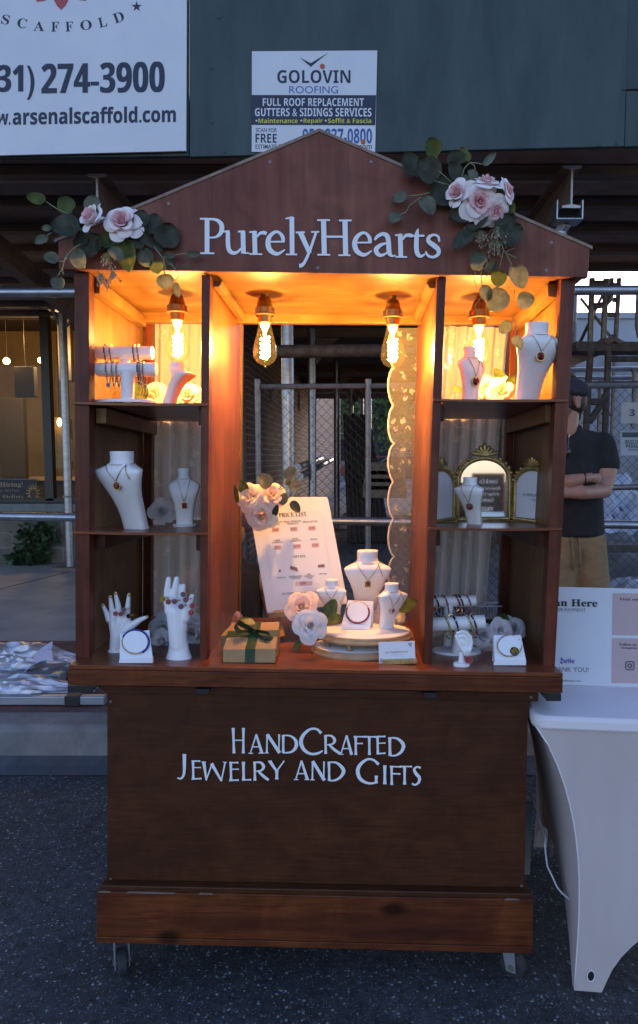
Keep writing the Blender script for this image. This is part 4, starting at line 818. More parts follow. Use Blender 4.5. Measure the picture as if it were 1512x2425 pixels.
# body
pp = [(254, 1632), (1252, 1652), (1242, 2128), (255, 2106)]
pn = PR(pp, 1.945, .018, 'front_panel', 'panel_wood', bevel=.001)
a0, a1, b0_, b1 = [PD(*q, 1.945, .02) for q in pp]; v = CD * .52
MB().prism([a0, a0 + v, b1 + v, b1], (.012, 0, 0)).build('side_panel', M['panel_wood'], cart); MB().prism([a1, a1 + v, b0_ + v, b0_], (-.012, 0, 0)).build('side_panel', M['panel_wood'], cart)
MB().prism([a0 + v, a1 + v, b0_ + v, b1 + v], (0, .012, 0)).build('back_panel', M['panel_wood'], cart)
mp = at(1.945, HC)
def fl(x0, y0, x1, y1, w): return [(x0, y0, w * 1.25), (x0 * .7 + x1 * .3, y0 * .7 + y1 * .3, w), (x0 * .3 + x1 * .7, y0 * .3 + y1 * .7, w * .95), (x1, y1, w * 1.3)]
HAND = [fl(350, 66, 355, 216, 14), fl(411, 66, 410, 216, 14), [(355, 139, 7), (410, 139, 7)], [(487, 104, 9), (452, 214, 7)], [(486, 104, 12), (520, 214, 18)], [(460, 178, 7), (508, 178, 7)], [(440, 216, 6), (468, 216, 6)], [(500, 215, 6), (531, 215, 6)],
 fl(551, 104, 549, 214, 10), [(552, 104, 18), (625, 214, 20)], fl(622, 104, 620, 212, 9), [(532, 214, 5), (560, 214, 5)], fl(646, 108, 646, 214, 14), [(646, 110, 7), (690, 114, 11), (720, 142, 19), (721, 178, 20), (695, 207, 13), (646, 214, 7)],
 [(870, 98, 18), (845, 74, 13), (805, 74, 14), (765, 108, 20), (751, 150, 23), (768, 194, 20), (808, 219, 14), (850, 216, 14), (880, 200, 8)],
 fl(896, 108, 897, 219, 14), [(897, 111, 8), (932, 114, 13), (950, 138, 18), (938, 160, 11), (905, 166, 7)], [(916, 164, 12), (950, 196, 17), (986, 219, 14)], [(1020, 110, 9), (986, 222, 7)], [(1020, 110, 12), (1050, 225, 18)], [(997, 188, 7), (1040, 188, 7)], [(970, 220, 6), (1002, 222, 6)],
 fl(1074, 115, 1075, 226, 14), fl(1062, 118, 1134, 118, 9), fl(1075, 158, 1116, 158, 8), fl(1154, 118, 1155, 226, 14), fl(1124, 118, 1196, 119, 9), fl(1203, 114, 1205, 222, 14), fl(1203, 117, 1250, 116, 9), fl(1203, 157, 1250, 155, 7), fl(1203, 218, 1250, 215, 9),
 fl(1275, 121, 1277, 231, 16), [(1277, 124, 7), (1322, 130, 14), (1355, 165, 22), (1346, 203, 18), (1314, 227, 12), (1277, 230, 7)],
 [(62, 220, 22), (62, 300, 18), (58, 342, 15), (42, 365, 12), (20, 361, 7)], fl(113, 258, 115, 372, 14), fl(105, 262, 156, 262, 9), fl(115, 300, 160, 300, 7), fl(105, 368, 163, 365, 9),
 [(176, 266, 20), (192, 375, 10)], [(190, 376, 8), (226, 276, 9)], [(222, 276, 20), (282, 380, 12)], [(280, 380, 8), (303, 268, 9)], [(163, 267, 6), (190, 267, 6)], [(290, 268, 6), (312, 270, 6)],
 fl(336, 268, 338, 380, 14), fl(328, 271, 381, 271, 9), fl(338, 310, 384, 310, 7), fl(326, 376, 383, 374, 9), fl(411, 266, 412, 378, 16), fl(402, 373, 457, 372, 9),
 fl(477, 265, 479, 378, 14), [(479, 269, 8), (513, 271, 14), (530, 293, 18), (518, 316, 12), (484, 322, 7)], [(497, 320, 12), (530, 352, 17), (560, 374, 14)], [(566, 262, 20), (606, 320, 13)], [(652, 260, 8), (608, 320, 9)], fl(608, 318, 608, 370, 17), [(557, 262, 6), (580, 262, 6)],
 [(754, 259, 9), (720, 370, 7)], [(753, 259, 12), (789, 371, 18)], [(728, 336, 7), (776, 336, 7)], [(708, 371, 6), (736, 371, 6)], [(772, 371, 6), (800, 371, 6)], fl(820, 262, 818, 373, 10), [(820, 262, 18), (890, 376, 20)], fl(887, 264, 885, 374, 9), [(806, 373, 5), (832, 373, 5)],
 fl(916, 265, 918, 379, 14), [(918, 268, 7), (965, 274, 14), (1002, 315, 22), (988, 352, 17), (955, 374, 12), (918, 378, 7)],
 [(1210, 282, 18), (1180, 256, 13), (1142, 252, 14), (1100, 284, 20), (1086, 325, 23), (1104, 370, 20), (1150, 393, 14), (1200, 388, 12)], fl(1196, 348, 1195, 392, 17), fl(1246, 287, 1246, 399, 17),
 fl(1286, 291, 1287, 403, 14), fl(1276, 294, 1344, 296, 9), fl(1287, 336, 1338, 338, 9), fl(1363, 296, 1363, 401, 15), fl(1335, 294, 1407, 294, 9), [(1458, 303, 14), (1436, 296, 11), (1420, 312, 15), (1430, 335, 19), (1450, 360, 19), (1446, 388, 15), (1425, 402, 11), (1406, 394, 11)]]
b = MB()
for i, st in enumerate(HAND): b.stroke(st, mp, .0004 + .0001 * i)
b.build('trade_lettering', M['white'], pn)
bp = [(229, 2112), (1264, 2130), (1262, 2240), (228, 2216)]
PR([(230, 2112), (1264, 2131), (1262, 2259), (228, 2233)], 1.905, .025, 'base_board', 'base_wood', bevel=.002)
PR([(228, 2219), (1263, 2244), (1262, 2259), (228, 2233)], 1.899, .006, 'base_lip', 'base_wood', bevel=.0015)
PR([(238, 2097), (1262, 2117), (1264, 2131), (230, 2112)], 1.913, .03, 'base_moulding', 'panel_wood', bevel=.003)
for x0, y0, y1, sg in ((230, 2112, 2233, 1), (1263, 2131, 2259, -1)):
    a_, b_ = PD(x0, y0, 1.905, .025), PD(x0 - (2 if sg > 0 else 1), y1, 1.905, .025); MB().prism([a_, a_ + CD * .55, b_ + CD * .55, b_], (sg * .02, 0, 0)).build('base_side', M['base_wood'], cart, bevel=.002)
PR([(240, 2226), (1255, 2250), (1255, 2244), (240, 2220)], 1.93, .53, 'base_floor', 'panel_wood')
for x, y in ((1258, 1652), (262, 1662), (1236, 2098), (263, 2082), (700, 2100)): MB().lathe([(.0042, 0), (.004, .001), (.0018, .0012), (.0014, .0004)], P(x, y, 1.9448 if y > 1655 else 1.9248), (0, -1, 0), 10).build('screw', M['screw'], pn, 40)
for x0, x1 in ((232, 262), (300, 415), (470, 505), (1196, 1232)):
    f_ = lambda x: 2112.5 + (x - 230) * .0184
    PR([(x0, f_(x0) + 1.6), (x1, f_(x1) + 1.4), (x1 - 3, f_(x1) - .4), (x0 + 4, f_(x0) - .6)], 1.9035, .006, 'worn_edge', 'raw_edge', bevel=0)
def caster(px, Y, yaw, zt):
    q = P(px, 2270, Y); r_ = .038; c = V((q.x, q.y, GZ + r_ + .001)); ax = V((math.cos(yaw), math.sin(yaw), 0)); fw = V((-ax.y, ax.x, 0)); h = zt - c.z
    w = MB().lathe([(r_ * .5, -.014), (r_ * .86, -.014), (r_, -.010), (r_, .010), (r_ * .86, .014), (r_ * .5, .014)], c, ax, 28).build('caster_wheel', M['rubber'], cart, 40)
    MB().lathe([(.009, -.026), (.009, .026)], c, ax, 10).build('axle', M['screw'], w, 40)
    f = MB()
    for s_ in (-1, 1):
        o_ = c + ax * (s_ * .019); f.prism([o_ + fw * .014 + V((0, 0, -.014)), o_ - fw * .014 + V((0, 0, -.014)), o_ - fw * .004 + V((0, 0, h - .012)), o_ + fw * .046 + V((0, 0, h - .012))], ax * (.003 * s_))
    f.box(c + fw * .02 + V((0, 0, h - .010)), (.056, .056, .006)); f.box(c + fw * .02 + V((0, 0, h - .003)), (.09, .07, .005)); f.build('caster_fork', M['zinc'], w)
caster(289, 1.965, R(24), .082); caster(1216, 1.955, R(60), .058); caster(300, 2.38, R(10), .07); caster(1180, 2.38, R(80), .05)
# ---------------------------------------------------------------- hanging bulbs
def bulb(px, ytop, Y, label, base_w=53):
    """bulb hangs from the ceiling; ytop is where its holder meets the ceiling"""
    t = P(px, ytop, Y); s_ = Y / F; o = thing('hanging_bulb', label, 'light bulb', t, 'teardrop filament bulbs under the cart roof')
    H = [(.5, 0), (.5, -6), (11, -8), (17, -20), (19, -34), (22, -38), (22, -52), (26, -54), (26, -57), (16, -58), (15, -72)]
    b = MB().lathe([(.5, .6)] + [(25, .4), (25, -1.5)] + [(10, -2), (10, -12), (17, -20), (19, -34), (22, -37), (22, -50), (26, -52), (26, -55), (16, -56), (15, -72), (1, -72)], (0, 0, 0), n=24) if 0 else MB()
    sc = lambda pr: [(r * s_, z * s_) for r, z in pr]
    b.lathe(sc([(8, 1), (8, -8), (13, -12), (17, -22), (19, -32), (21, -34), (21, -46), (25, -48), (25, -51), (16, -52), (15, -68), (8, -69)]), t, n=24)
    for k in range(12): a_ = k * math.pi / 6; b.bar(t + V((math.cos(a_) * 21.4 * s_, math.sin(a_) * 21.4 * s_, -35 * s_)), t + V((math.cos(a_) * 21.4 * s_, math.sin(a_) * 21.4 * s_, -46 * s_)), 3 * s_, 3 * s_)
    b.build('lamp_holder', M['brass'], o, 40)
    g = MB().lathe(sc([(14, -68), (15, -76), (19, -94), (25, -116), (28, -134), (27, -146), (21, -157), (11, -163), (3, -166), (2, -170), (.4, -171)]), t, n=24).build('bulb_glass', M['bulb_glass'], o, 180)
    st = MB().lathe(sc([(11, -70), (9, -78), (4, -88), (3, -100), (1, -101)]), t, n=12); st.tube([t + V((0, 0, -100 * s_)), t + V((0, 0, -152 * s_))], 1.2 * s_, 6); st.build('glass_stem', M['bulb_stem'], o, 60)
    f = MB(); f.tube([t + V((9.5 * s_ * math.cos(k * .5), 9.5 * s_ * math.sin(k * .5), (-100 - k * .82) * s_)) for k in range(62)], 2.6 * s_, 6); f.build('filament', M['filament'], o, 180)
    l = bpy.data.lights.new('bulb_light', 'POINT'); l.energy = BULB_W; l.color = (1, .52, .14); l.shadow_soft_size = .012
    lo = bpy.data.objects.new('bulb_light', l); COL.objects.link(lo); lo.parent = o; lo.location = (0, 0, -126 * s_)
BULB_W = 13.0
bulb(419, 688, 2.16, 'filament bulb glowing in the left shelf bay behind a hanging leaf'); bulb(627, 694, 2.16, 'filament bulb glowing at the left of the open middle bay')
bulb(931, 700, 2.16, 'filament bulb glowing beside the lace at the right of the middle bay'); bulb(1136, 700, 2.16, 'filament bulb glowing in the right shelf bay above a small bust')
# ---------------------------------------------------------------- lace curtains
def curtain(name, label, top, bot, Y, folds, amp, mat, scallop=None, nu=70, nv=60):
    (xa, ya), (xb, yb) = top; (xc, yc), (xd, yd) = bot
    A, B_, C_, D_ = PD(xa, ya, Y), PD(xb, yb, Y), PD(xd, yd, Y), PD(xc, yc, Y)
    def f(u, v):
        p = (A * (1 - u) + B_ * u) * (1 - v) + (D_ * (1 - u) + C_ * u) * v
        off = amp * (.6 + .4 * v) * (math.sin(folds * 6.283 * u + .7 * math.sin(2.2 * v)) + .35 * math.sin(folds * 15.1 * u + 2 + v))
        q = p + V((0, off, 0))
        if scallop: q.x -= (1 - u) * scallop * abs(math.sin(v * math.pi * 7.5)) ** .6
        return q
    o = thing(name, label, 'curtain', A); MB().grid(f, nu, nv).build('lace_cloth', M[mat], o, 180)
    if scallop: MB().tube([f(0, i / 140) + V((0, -.001, 0)) for i in range(141)], .0042, 6).build('scalloped_hem', M['lace_hem'], o, 60)
    return o
YB_ = YP + DEP - .012
curtain('lace_curtain', 'gathered white lace curtain at the back of the left shelf bay', ((362, 764), (500, 764)), ((360, 1452), (486, 1456)), YB_, 4, .011, 'lace')
curtain('lace_curtain', 'flat lace curtain with scalloped edge at the right of the middle bay', ((934, 776), (1004, 777)), ((934, 1450), (985, 1452)), YB_ - .01, 1, .003, 'lace_edge', .022)
curtain('lace_curtain', 'gathered white lace curtain at the back of the right shelf bay', ((1046, 772), (1204, 776)), ((1008, 1436), (1152, 1438)), YB_, 5, .011, 'lace')
#--PART4--
# ================================================================ THINGS ON THE CART
def sit(key, px, py): return hit(px, py, *shelves[key])
def onshelf(key, px, Y):
    p = P(px, 1000, Y); p0, n = shelves[key]; p.z = p0.z - ((p.x - p0.x) * n.x + (p.y - p0.y) * n.y) / n.z; return p
def spow(x, e): return math.copysign(abs(x) ** e, x)
TALL = [(0, .142, .13, 0), (.015, .145, .133, 0), (.10, .142, .128, 0), (.145, .15, .125, .005), (.175, .185, .12, .015), (.20, .25, .115, .035), (.225, .312, .10, .06), (.245, .328, .09, .075), (.27, .325, .085, .08), (.34, .30, .085, .06), (.45, .25, .085, .0), (.58, .205, .088, -.08), (.72, .178, .09, -.16), (.86, .165, .09, -.22), (1, .162, .092, -.27)]
CHEST = [(0, .14, .145, 0), (.015, .145, .15, 0), (.10, .14, .145, 0), (.145, .15, .15, .01), (.18, .19, .175, .04), (.21, .25, .21, .09), (.24, .28, .235, .14), (.265, .285, .24, .165), (.29, .28, .225, .165), (.36, .26, .17, .10), (.47, .22, .14, .0), (.6, .19, .13, -.075), (.74, .17, .125, -.14), (.87, .16, .125, -.19), (1, .16, .125, -.22)]
SMALL = [(0, .105, .10, -.02), (.02, .11, .105, -.02), (.13, .10, .095, 0), (.18, .12, .09, .01), (.225, .19, .09, .02), (.26, .25, .10, .03), (.30, .268, .105, .04), (.36, .262, .11, .055), (.46, .225, .115, .065), (.60, .18, .10, .05), (.75, .155, .09, .03), (.9, .145, .085, .02), (.955, .145, .085, .02)]
class Bust:
    def __init__(s, base, H, rot, label, prof=TALL, group=None, disc=False, lean=0):
        s.H = H; s.p = prof; s.r = V((math.cos(rot), math.sin(rot), 0)); s.f = V((math.sin(rot), -math.cos(rot), 0)); s.lean = 0
        s.b = V(base) - s.f * (prof[-1][3] * H)
        s.o = thing('necklace_bust', label, 'display bust', base, group)
        mb = MB(); n = 40; vs = []; fs = []
        pr = []
        for i in range(len(prof) - 1):
            for k in range(3): pr.append([prof[i][j] + (prof[i + 1][j] - prof[i][j]) * k / 3 for j in range(4)])
        pr.append(list(prof[-1]))
        for t, hw, hd, fw in pr:
            for k in range(n):
                a = 2 * math.pi * k / n; e = .9 if t < .15 else .62
                vs.append(s.w(spow(math.cos(a), e) * hw, fw + hd * spow(math.sin(a), e), t))
        for i in range(len(pr) - 1):
            for k in range(n): fs.append([i * n + k, i * n + (k + 1) % n, (i + 1) * n + (k + 1) % n, (i + 1) * n + k])
        fs.append(list(range(n - 1, -1, -1))); fs.append([(len(pr) - 1) * n + k for k in range(n)])
        mb.add(vs, fs); mb.build('bust_body', M['leatherette'], s.o, 38)
        if disc: MB().lathe([(.20 * H, 0), (.205 * H, .008 * H), (.205 * H, .04 * H), (.195 * H, .046 * H), (.0, .046 * H)], V(base) + s.f * (.01 * H), n=36, sx=1, sy=.8, e1=s.r).build('base_disc', M['leatherette'], s.o, 40)
    def w(s, x, f, t): return s.b + s.r * ((x + s.lean * (1 - t)) * s.H) + s.f * (f * s.H) + V((0, 0, (1 - t) * s.H))
    def at(s, t):
        for i in range(len(s.p) - 1):
            if s.p[i][0] <= t <= s.p[i + 1][0]:
                k = (t - s.p[i][0]) / (s.p[i + 1][0] - s.p[i][0]); return [s.p[i][j] + (s.p[i + 1][j] - s.p[i][j]) * k for j in range(4)]
        return list(s.p[-1])
    def front(s, x, t, lift=.006):
        _, hw, hd, fw = s.at(t); q = min(.999, abs(x) / hw); e = .9 if t < .15 else .62
        return s.w(x, fw + hd * (1 - q ** (2 / e)) ** (e / 2) + lift, t)
    def necklace(s, label, tp, rad, kind, tch=.155, wid=.9, drop=True, group='pendant necklaces on the busts'):
        nk = s.at(tch); pc = s.front(0, tp, .012); o = thing('pendant_necklace', label, 'necklace', pc, group); r_ = max(.0009, .0042 * s.H)
        c = MB(); ring = []
        for k in range(28):
            a = 2 * math.pi * k / 28; t = tch + .012 * math.sin(a); _, hw, hd, fw = s.at(t)
            ring.append(s.w(spow(math.cos(a), .9) * (hw + .006), fw + (hd + .006) * spow(math.sin(a), .9), t))
        c.tube(ring, r_, 5, True)
        for sg in (-1, 1): c.tube([s.front(sg * nk[1] * wid * (1 - k / 12), (tch + .01) + (tp - rad / s.H - tch - .01) * (k / 12) ** .92, .008) for k in range(13)], r_, 5)
        if drop: c.tube([s.front(nk[1] * (.9 + .35 * k / 6), tch + .02 + .17 * k / 6, .010) for k in range(7)], r_ * 1.2, 5)
        c.build('chain', M['gold'], o, 180)
        ax = s.f; up = V((0, 0, 1))
        if kind[0] == 'disc':
            MB().lathe([(rad, -.001), (rad * 1.08, .001), (rad, .003), (rad * .86, .003), (rad * .84, .0022)], pc, ax, 28).build('pendant_rim', M['gold'], o, 40)
            d = MB().lathe([(rad * .9, .0), (rad * .88, .0028), (rad * .5, .0042), (.0002, .0046)], pc, ax, 24).build('pendant_stone', M[kind[1]], o, 60)
        else:
            q = MB(); R3 = Matrix((s.r, -s.f, up)).transposed(); q.box(pc, (rad * 1.7, .004, rad * 2), R3); d = q.build('pendant_rim', M['gold'], o, bevel=.0006)
            MB().box(pc + ax * .0015, (rad * 1.45, .004, rad * 1.75), R3).build('pendant_stone', M[kind[1]], o, bevel=.0006)
        q = MB(); mini_rose(q, pc + ax * .005 + V((rad * .05, 0, rad * .1)), rad * .52, ax); q.build('rose_inlay', M[kind[2]], o, 60)
        if len(kind) > 3:
            q = MB(); mini_rose(q, pc + ax * .005 + s.r * rad * .5 + V((0, 0, rad * .4)), rad * .35, ax); q.build('bud_inlay', M[kind[3]], o, 60)
        MB().lathe([(rad * .14, -.001), (rad * .14, .003)], pc + up * rad * 1.22, ax, 8).build('bail', M['gold'], o)
        return o
def mini_rose(mb, c, r, ax):
    ax = V(ax).normalized(); e = ax.orthogonal().normalized(); g = ax.cross(e)
    mb.lathe([(.3 * r, 0), (.34 * r, .5 * r), (.2 * r, .75 * r), (.05 * r, .6 * r)], c, ax, 8)
    for ly, (n, ra, h, w) in enumerate(((3, .42, .62, 1.1), (5, .72, .42, .8), (5, 1.0, .16, .75))):
        for k in range(n):
            a0 = 6.283 * k / n + ly * .6
            def f(u, v, a0=a0, ra=ra, h=h, w=w):
                a = a0 + (u - .5) * 2 * w; rr = r * ra * (.45 + .55 * v) * (1 - .12 * (2 * u - 1) ** 2 * v)
                return c + (e * math.cos(a) + g * math.sin(a)) * rr + ax * (r * h * (v ** 1.2) * (1 - .35 * (2 * u - 1) ** 2))
            mb.grid(f, 4, 3)
def rose(parent, name, c, r, ax, mats, rnd, label=None, lay=None):
    """fabric rose: rolled heart and rings of cupped petals whose lips curl out"""
    ax = V(ax).normalized(); e = ax.orthogonal().normalized(); g = ax.cross(e); mb = MB(); c = V(c)
    mb.k = 0
    mb.grid(lambda u, v: c + (e * math.cos(u * 11) + g * math.sin(u * 11)) * (r * (.04 + .17 * u)) * (1 - .25 * v) + ax * (r * (.18 + .62 * v - .1 * u)), 40, 4)
    for ly, (n, ra, h, w, curl) in enumerate(lay or ((3, .34, .80, 1.15, .05), (3, .50, .74, 1.05, .10), (4, .70, .58, .85, .2), (5, .92, .36, .78, .3), (5, 1.08, .12, .72, .34))):
        mb.k = 0 if ly < 2 else 1
        for k in range(n):
            a0 = 6.283 * k / n + ly * .75 + rnd.uniform(-.18, .18); sr = rnd.uniform(.9, 1.1); sh = rnd.uniform(.88, 1.1); p1, p2 = rnd.uniform(0, 6), rnd.uniform(0, 6)
            def f(u, v, a0=a0, ra=ra * sr, h=h * sh, w=w, curl=curl, p1=p1, p2=p2):
                q = 2 * u - 1; vv = v * (1 - .22 * q * q); a = a0 + q * w * (.35 + .65 * min(1, v * 1.8) ** .6) * (1 - .25 * max(0, v - .75) * 4 * abs(q))
                rr = r * ra * (.28 + .72 * vv ** .75) + r * curl * max(0, vv - .62) * 1.6 + r * .03 * math.sin(3 * q + p1) * v
                z = r * h * (1 - (1 - vv) ** 1.7) - r * curl * 2.2 * max(0, vv - .72) ** 1.3 + r * .025 * math.sin(5 * q + p2) * v
                return c + (e * math.cos(a) + g * math.sin(a)) * rr + ax * z
            mb.grid(f, 9, 7)
    o = mb.build(name, [M[mats[0]], M[mats[1]]], parent, 180, origin=None if parent is not None else c)
    if label: o['label'] = label
    return o
def leafmesh(mb, base, tip, wid, nrm, cup=.12, fold=.1, rnd=None):
    base, tip = V(base), V(tip); t = tip - base; L = t.length; t.normalize(); nrm = V(nrm); nrm = (nrm - t * nrm.dot(t)).normalized(); s_ = t.cross(nrm)
    bend = cup * (rnd.uniform(-1, 1.4) if rnd else 1)
    def f(u, v):
        q = 2 * u - 1; w = math.sin(math.pi * (v * .93 + .04) ** .82) ** .62
        if v < .02 or v > .98: w *= .25
        return base + t * (L * v) + s_ * (q * wid / 2 * w) + nrm * (L * bend * math.sin(math.pi * v) + wid * fold * abs(q) ** 1.5)
    mb.grid(f, 6, 10)
# ---- shelf roses as things
rr_ = random.Random(11)
def shelf_rose(c, r, ax, mats, label, leaf=None, name='fabric_rose'):
    o = thing(name, label, 'fabric rose', c, 'fabric roses on the shelves'); rose(o, 'petals', c, r, ax, mats, rr_)
    for lf in leaf or []:
        q = MB(); leafmesh(q, *lf, rnd=rr_); q.build('leaf', M['leaf_green'], o, 180)
    return o
def pz(zf_, x, y, Y): return P(*zf_(x, y), Y)
FR = V((0, -1, .15))
# ---- left bay, top shelf
def tbar(name, label, zf_, bars, ups, disc, Y, rz):
    """bracelet stand: padded bars on uprights over a round base; bars = (x0, x1, y0, y1, half height) in zoom units"""
    b0 = pz(zf_, disc[0], disc[1], Y); o = thing(name, label, 'bracelet stand', b0, 'padded T-bar bracelet stands')
    k = Y / F / (rz * 1.6495)
    MB().lathe([(disc[2] * k, 0), (disc[2] * k, .006), (disc[2] * k * .97, .009), (.001, .009)], b0, n=40, sx=1, sy=.62).build('base_disc', M['leatherette'], o, 40)
    for x0, y0, x1, y1, h, dy in bars:
        a, b = pz(zf_, x0, y0, Y + dy), pz(zf_, x1, y1, Y + dy); t = (b - a); L = t.length
        MB().lathe([(h * k * .1, 0), (h * k * .93, 0), (h * k, .002), (h * k, L - .002), (h * k * .93, L), (h * k * .1, L)], a, t, 28).build('padded_bar', M['leatherette'], o, 40)
    for x0, y0, x1, y1, h, dy in ups: MB().tube([pz(zf_, x0, y0, Y + dy), pz(zf_, x1, y1, Y + dy)], [h * k * 1.12, h * k], 20).build('upright', M['leatherette'], o, 40)
    return o
def bracelet(zf_, x, y, Y, rz, lh, ry, cord, label, charm=None, dx=10, r_=.0021, beads=True, tail=0):
    """loop hung over a bar; (x, y) is its top in zoom units, lh its hanging height"""
    k = Y / F / (rz * 1.6495); top = pz(zf_, x, y, Y); H = lh * k; o = thing('beaded_bracelet', label, 'bracelet', top, 'bracelets hanging on the padded bars')
    pts = [top + V((dx * k * (.5 - .5 * math.sin(a) + .5 * math.cos(a)), -ry * math.cos(a) * (1 if math.sin(a) > 0 else .75), -H / 2 + H / 2 * math.sin(a))) for a in [i * 2 * math.pi / 40 for i in range(40)]]
    MB().tube(pts, r_, 6, True).build('cord', M['cord_' + cord], o, 180)
    if beads:
        q = MB()
        for i in range(0, 40, 5): q.ball(pts[i], r_ * 1.5, 6)
        q.build('bead', M['pearl'] if beads is True else M[beads], o, 180)
    if charm:
        c = pts[charm[2] % 40] + V((0, -.004, 0)); MB().lathe([(charm[3], -.001), (charm[3], .002), (charm[3] * .6, .003), (.0003, .003)], c, (0, -1, .1), 16).build('charm_disc', M[charm[0]], o, 40)
        q = MB(); mini_rose(q, c + V((0, -.003, 0)), charm[3] * .7, (0, -1, .1)); q.build('charm_rose', M[charm[1]], o, 60)
    if tail: MB().tube([pts[30], pts[30] + V((.004, 0, -tail * k * .5)), pts[30] + V((-.002, 0, -tail * k))], .0012, 5).build('chain_tail', M['gold'], o, 60)
    return o
YL = 2.03
d1 = onshelf('L1', Z3(545, 1075)[0], YL)
st = tbar('bracelet_stand', 'white two-bar bracelet stand under the bulb of the left top shelf', Z3, [(312, 716, 750, 716, 48, .02), (338, 840, 780, 840, 50, -.03)], [(548, 730, 548, 1080, 32, .02), (566, 850, 566, 1085, 44, -.03)], (545, 1086, 215), YL, 1.89)
for i, (x, y, c, h, tl, lb) in enumerate(((402, 655, 'purple', 150, 0, 'purple and red cord bracelet at the outer end of the upper left bar'), (442, 655, 'tan', 150, 0, 'tan beaded bracelet second from the outer end of the upper left bar'), (614, 655, 'wine', 150, 0, 'dark wine bracelet near the inner end of the upper left bar'), (645, 655, 'tan', 140, 0, 'tan bracelet nearest the inner end of the upper left bar'))): bracelet(Z3, x, y, YL + .02, 1.89, h, .024, c, lb, None, 8)
for i, (x, y, c, h, tl, ch, lb) in enumerate(((416, 785, 'tan', 165, 60, ('pearl', 'lilac_resin', 30, .007), 'gold chain bracelet with a shell charm on the lower left bar'), (458, 785, 'tan', 175, 60, None, 'tan bracelet with a long chain tail on the lower left bar'), (492, 785, 'tan', 175, 0, None, 'tan bracelet nearest the upright on the lower left bar'), (646, 785, 'black', 160, 80, None, 'black corded bracelet on the inner half of the lower left bar'), (662, 785, 'pink', 170, 80, None, 'dusty pink bracelet between a black and a pearl one on the lower left bar'), (686, 785, 'tan', 190, 40, None, 'pale pearl bracelet at the inner end of the lower left bar'))): bracelet(Z3, x, y, YL - .03, 1.89, h, .026, c, lb, ch, 8, tail=tl)
B1 = Bust(onshelf('L1', Z3(870, 1075)[0], 2.06), m(104, 2.06), R(78), 'small bare white bust in profile under the left bulb', CHEST)
shelf_rose(pz(Z3, 1010, 1040, 2.33), .045, (.2, -1, .4), ('rose_cream', 'rose_cream'), 'cream fabric rose half hidden behind the bare bust in the left top bay')
shelf_rose(pz(Z3, 765, 1035, 2.36), .042, (-.2, -1, .3), ('rose_cream', 'rose_cream'), 'cream fabric rose with a green leaf behind the upright in the left top bay', [(pz(Z3, 690, 1060, 2.3), pz(Z3, 640, 930, 2.3), .05, (0, -1, .2))])
# ---- left bay, middle shelf
B2 = Bust(sit('L2', *ZL(722, 1005)), m(183, sit('L2', *ZL(722, 1005)).y), R(-17), 'tall white bust with a dark pendant on the left middle shelf', lean=-.07)
B2.necklace('gold necklace with a round black pendant and pink rose on the tall left bust', .425, .0125, ('disc', 'black_resin', 'pink_resin'))
B3 = Bust(sit('L2', *ZL(1130, 985)), m(138, sit('L2', *ZL(1130, 985)).y), R(12), 'small white bust on a round base beside the tall left bust', SMALL, disc=True)
B3.necklace('gold necklace with a square red and gold pendant on the small left bust', .63, .0095, ('sq', 'black_resin', 'red_resin', 'pink_resin'), tch=.17, drop=False)
shelf_rose(pz(ZL, 935, 865, 2.25), .036, (.05, -1, .25), ('rose_white', 'rose_white'), 'greyish white fabric rose standing between the two left busts')
# ---- left bay, counter
def hand(name, label, caps, zf_, rz, Y, extra, group=None):
    k = Y / F / (rz * 1.6495); mb = MB()
    base = pz(zf_, extra['base'][0], extra['base'][1], Y); o = thing(name, label, 'display hand', base, 'mannequin hands on the counter')
    for x0, y0, d0, r0, x1, y1, d1_, r1 in caps: capsule(mb, pz(zf_, x0, y0, Y + d0 * k), r0 * k, pz(zf_, x1, y1, Y + d1_ * k), r1 * k, 14)
    if 'cone' in extra: mb.lathe([(r * k, z * k) for r, z in extra['cone']], base, n=32, sx=1, sy=.8)
    blob('hand_body', mb, M['porcelain'], o, .0016, 3, None); return o, k
Yh = 2.02
h1_, kh = hand('display_hand', 'white mannequin hand with spread fingers and gold nails behind the blue bracelet card',
    [(545, 2050, 0, 52, 560, 1900, 0, 62), (560, 1900, 0, 60, 535, 1800, 0, 50), (565, 1890, 0, 58, 585, 1770, -4, 52), (575, 1880, 0, 58, 630, 1775, 0, 46), (490, 1775, 4, 28, 465, 1710, 4, 21), (465, 1710, 4, 21, 436, 1650, 0, 14), (525, 1775, 0, 30, 512, 1680, -6, 23), (512, 1680, -6, 23, 499, 1578, -14, 14), (580, 1760, 0, 30, 565, 1650, -8, 24), (565, 1650, -8, 24, 544, 1548, -16, 14), (640, 1765, 0, 28, 648, 1665, -6, 23), (648, 1665, -6, 23, 657, 1560, -14, 14), (600, 1880, 0, 56, 690, 1815, -16, 34), (690, 1815, -16, 34, 750, 1775, -22, 24), (750, 1775, -22, 24, 812, 1748, -26, 14), (540, 2052, 0, 62, 565, 2052, 0, 62)], ZL, 2.16, Yh, dict(base=(550, 2062)))
for x0, y0, x1, y1, d in ((440, 1662, 433, 1640, -8), (500, 1592, 497, 1562, -18), (546, 1566, 542, 1532, -20), (656, 1578, 658, 1545, -18), (795, 1750, 824, 1740, -28)):
    q = MB(); leafmesh(q, pz(ZL, x0, y0, Yh + (d - 10) * kh), pz(ZL, x1, y1, Yh + (d - 8) * kh), 24 * kh, (0, -1, .2), cup=.1, fold=-.25); q.build('nail', M['gold'], h1_, 180)
